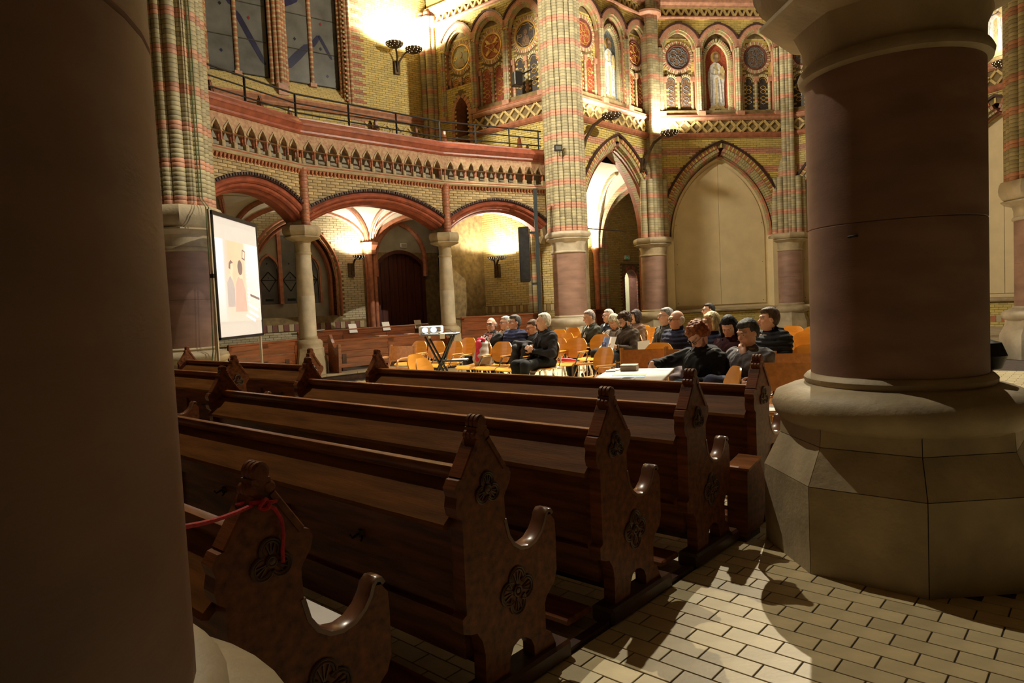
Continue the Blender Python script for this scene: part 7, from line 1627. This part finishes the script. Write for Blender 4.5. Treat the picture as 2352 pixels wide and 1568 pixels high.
seat_person(1668, 751, 8.1, 0, 226, label='woman with long black hair looking down at her phone', head_yaw=10, head_pitch=36, lean=.08, pose='clasp', top=('jacket', (.045, .012, .018)), hair='long', hcol=(.010, .009, .010), female=True, extra=(holding('phone'),))
seat_person(1707, 766, 6.35, 0, 212, label='dark-haired man in grey fleece with his hand at his mouth', head_yaw=-4, head_pitch=16, lean=-.05, pose='chin', top=('jacket', (.115, .108, .115)), legs=(.030, .034, .075), hair='side', hcol=(.055, .055, .058), crossed=True, fat=1.1, extra=(sleeve_patch,))
seat_person(1757, 734, 7.6, 0, 210, label='brown-haired man in a black hooded puffer jacket seen in profile', head_yaw=-32, pose='lap', top=('puffer', (.010, .011, .014)), puff=True, hair='side', hcol=(.09, .06, .042), hood=True, extra=(scarf('pattern_beige', False),))
# ---------------------------------------------------------------- place the chairs: one under every person, then the empty ones
occupied = []
for x, y, yw, lb in SEATED:
    a = radians(yw); short = lb.split(' in a ')[0].split(' with ')[0].split(' wearing ')[0].split(' looking ')[0]
    bx_, by_ = x - cos(a) * .215, y - sin(a) * .215; occupied.append((x, y))
    words = lb.split()[:9]
    place_chair('n', bx_, by_, yw, 'orange shell chair under the ' + ' '.join(words if words[-1] not in ('a', 'and', 'the', 'with', 'in', 'his', 'of', 'at', 'her') else words[:-1]), GS)
for k, x, y, a, lb in chairs:
    ang = radians(a) if a is not None else FACE_A; cx_, cy_ = x + cos(ang) * .255, y + sin(ang) * .255
    if any(hypot(cx_ - ox, cy_ - oy) < .40 for ox, oy in occupied): continue
    occupied.append((cx_, cy_)); place_chair(k, x, y, a, lb, GS if k != 'a' else GW)
for kd in proto:
    if kd not in usedp:
        for c_ in list(proto[kd].children): bpy.data.objects.remove(c_)
        bpy.data.objects.remove(proto[kd])
# ---------------------------------------------------------------- bags, coats and other small things
def sdf_thing(name, label, cat, loc, rz, parts):
    t = thing(name, label, cat, loc, rz)
    for nm, S, m, d in parts: V, Q = S.build(d); np_obj(nm, V, Q, m, t)
    return t
wr_ = lambda X, Y, Z: .008 * np.sin(28 * X + 20 * Z) * np.sin(25 * Y - 15 * Z) + .005 * np.sin(60 * Z + 20 * Y)
fa = FACE_A
def chair_pt(bx, by, fwd, z): return (bx + cos(fa) * fwd, by + sin(fa) * fwd, z)
# backpack hanging in front of a chair back
x, y, z = chair_pt(-.42, 11.10, .10, .44)
bp = thing('backpack', 'red and grey backpack hanging on an orange chair', 'backpack', (x, y, z), fa)
S = SDF(.013); S.cap((0, 0, .12), (.0, 0, .34), .14, .10, .05); S.cap((.0, .05, .10), (0, -.05, .10), .12, .12, .05); V, Q = S.build(wr_); np_obj('bag_body', V, Q, 'backpack_grey', bp)
S = SDF(.012); S.cap((.085, 0, .12), (.075, 0, .20), .07, .055, .04); S.cap((.075, 0, .20), (.055, 0, .36), .055, .07, .04); V, Q = S.build(); np_obj('front_pocket', V, Q, 'backpack_red', bp)
S = SDF(.012); S.cap((.02, .06, .42), (.02, -.06, .42), .035, .035, .03); V, Q = S.build(); np_obj('top_flap', V, Q, 'backpack_red', bp)
b = MB(); b.tube([(.13, .02, .10), (.135, 0, .20), (.115, 0, .33)], .006, 6); b.tube([(.06, -.07, .40), (.10, 0, .395), (.06, .07, .40)], .010, 6); b.obj('zip', 'cloth_black', bp)
for sy in (-1, 1): b = MB(); b.tube([(-.02, sy * .05, .43), (-.06, sy * .06, .47), (-.10, sy * .05, .40), (-.10, sy * .06, .25)], .012, 6); b.obj('strap', 'backpack_grey', bp, smooth=True)
# black coat draped over a chair back
x, y, z = chair_pt(.20, 10.50, .02, 0)
S = SDF(.014); S.cap((.03, .16, .80), (.03, -.16, .80), .045, .045, .03); S.cap((.09, .10, .74), (.12, .08, .42), .06, .09, .05); S.cap((.09, -.10, .74), (.13, -.10, .44), .06, .09, .05); S.cap((-.05, .08, .74), (-.08, .05, .35), .05, .07, .05); S.cap((-.05, -.1, .74), (-.08, -.06, .35), .05, .07, .05)
V, Q = S.build(wr_); ct = thing('draped_coat', 'black coat draped over the back of an orange chair', 'coat', (x, y, 0), fa); np_obj('coat_body', V, Q, 'cloth_black', ct)
S = SDF(.014); S.cap((.06, .20, .76), (.12, .24, .42), .045, .04, .03); V, Q = S.build(wr_); np_obj('sleeve', V, Q, 'cloth_black', ct)
# folded red umbrella
x, y, z = chair_pt(1.06, 10.97, .27, .472); um = thing('umbrella', 'folded red umbrella lying on a chair seat', 'umbrella', (x, y, z), fa + pi / 2 + .15)
b = MB(); b.tube([(-.19, 0, .015), (-.1, .005, .022), (.05, 0, .020), (.14, 0, .012)], [.012, .026, .022, .010], 8); b.obj('canopy', 'backpack_red', um, smooth=True); b = MB(); b.tube([(.13, 0, .012), (.20, 0, .012)], .008, 6); b.obj('handle', 'black_metal', um)
# white plastic bag and papers
x, y, z = chair_pt(3.06, 7.62, .2, .462); S = SDF(.014); S.cap((0, -.1, .06), (.0, .1, .06), .055, .055, .03); S.cap((0, 0, .08), (.03, 0, .20), .07, .04, .04); V, Q = S.build(wr_); wb_ = thing('plastic_bag', 'crumpled white plastic bag on a shell chair', 'bag', (x, y, z), fa); np_obj('bag', V, Q, 'white_cloth', wb_)
for i, (bx, by, fw_, zz, lb) in enumerate(((2.80, 6.55, .25, .452, 'white papers on the seat of the armchair beside the column'), (2.30, 5.75, .25, .452, 'white sheet on the armchair seat next to the column plinth'))):
    p = (bx + cos(radians(238)) * fw_, by + sin(radians(238)) * fw_, zz); b = MB(); b.bbox(-.15, .15, -.105, .105, 0, .006 + .012 * (i == 0), .002); o = b.obj('paper_sheet', 'paper'); o.location = p; o.rotation_euler = (0, 0, fa + .5); tag(o, lb, 'paper')
# dark jacket heaped on the armchair by the red-haired man
a_ = radians(250); x, y = 2.02 + cos(a_) * .2, 7.80 + sin(a_) * .2; S = SDF(.016); S.cap((-.02, -.15, .52), (.0, .16, .50), .11, .12, .06); S.cap((.1, 0, .52), (.2, .05, .35), .10, .09, .06); S.cap((.16, -.12, .48), (.24, -.10, .22), .08, .07, .05); S.cap((-.08, 0, .6), (-.1, .02, .76), .08, .05, .05); S.cap((.18, .1, .45), (.26, .12, .12), .08, .09, .05)
V, Q = S.build(wr_); jk_ = thing('heaped_jacket', 'dark maroon jacket heaped over a folding armchair', 'jacket', (x, y, 0), a_); np_obj('jacket_body', V, Q, 'cloth_maroon', jk_)
# bags on the floor under the chairs
for i, (x, y, r, lb, m) in enumerate(((1.35, 9.6, .3, 'black bag on the floor behind the turned orange chair', 'cloth_black'), (-.75, 9.9, -.2, 'black bag on the floor under the projector stand', 'cloth_black'), (3.0, 7.0, .4, 'dark bag on the floor behind the armchair near the column', 'cloth_black'))):
    S = SDF(.016); S.cap((0, -.1, .13), (0, .1, .13), .12, .12, .05); S.cap((0, 0, .15), (.02, 0, .32), .10, .05, .05); V, Q = S.build(wr_, lambda X, Y, Z: -Z + .003 + 0 * X + 0 * Y); t = thing('floor_bag', lb, 'bag', (x, y, 0), r); np_obj('bag', V, Q, m, t)
    b = MB(); b.tube([(0, -.06, .33), (0, -.03, .42), (0, .03, .42), (0, .06, .33)], .009, 6); b.obj('handle', m, t, smooth=True)
# open programme on the lap of the first man
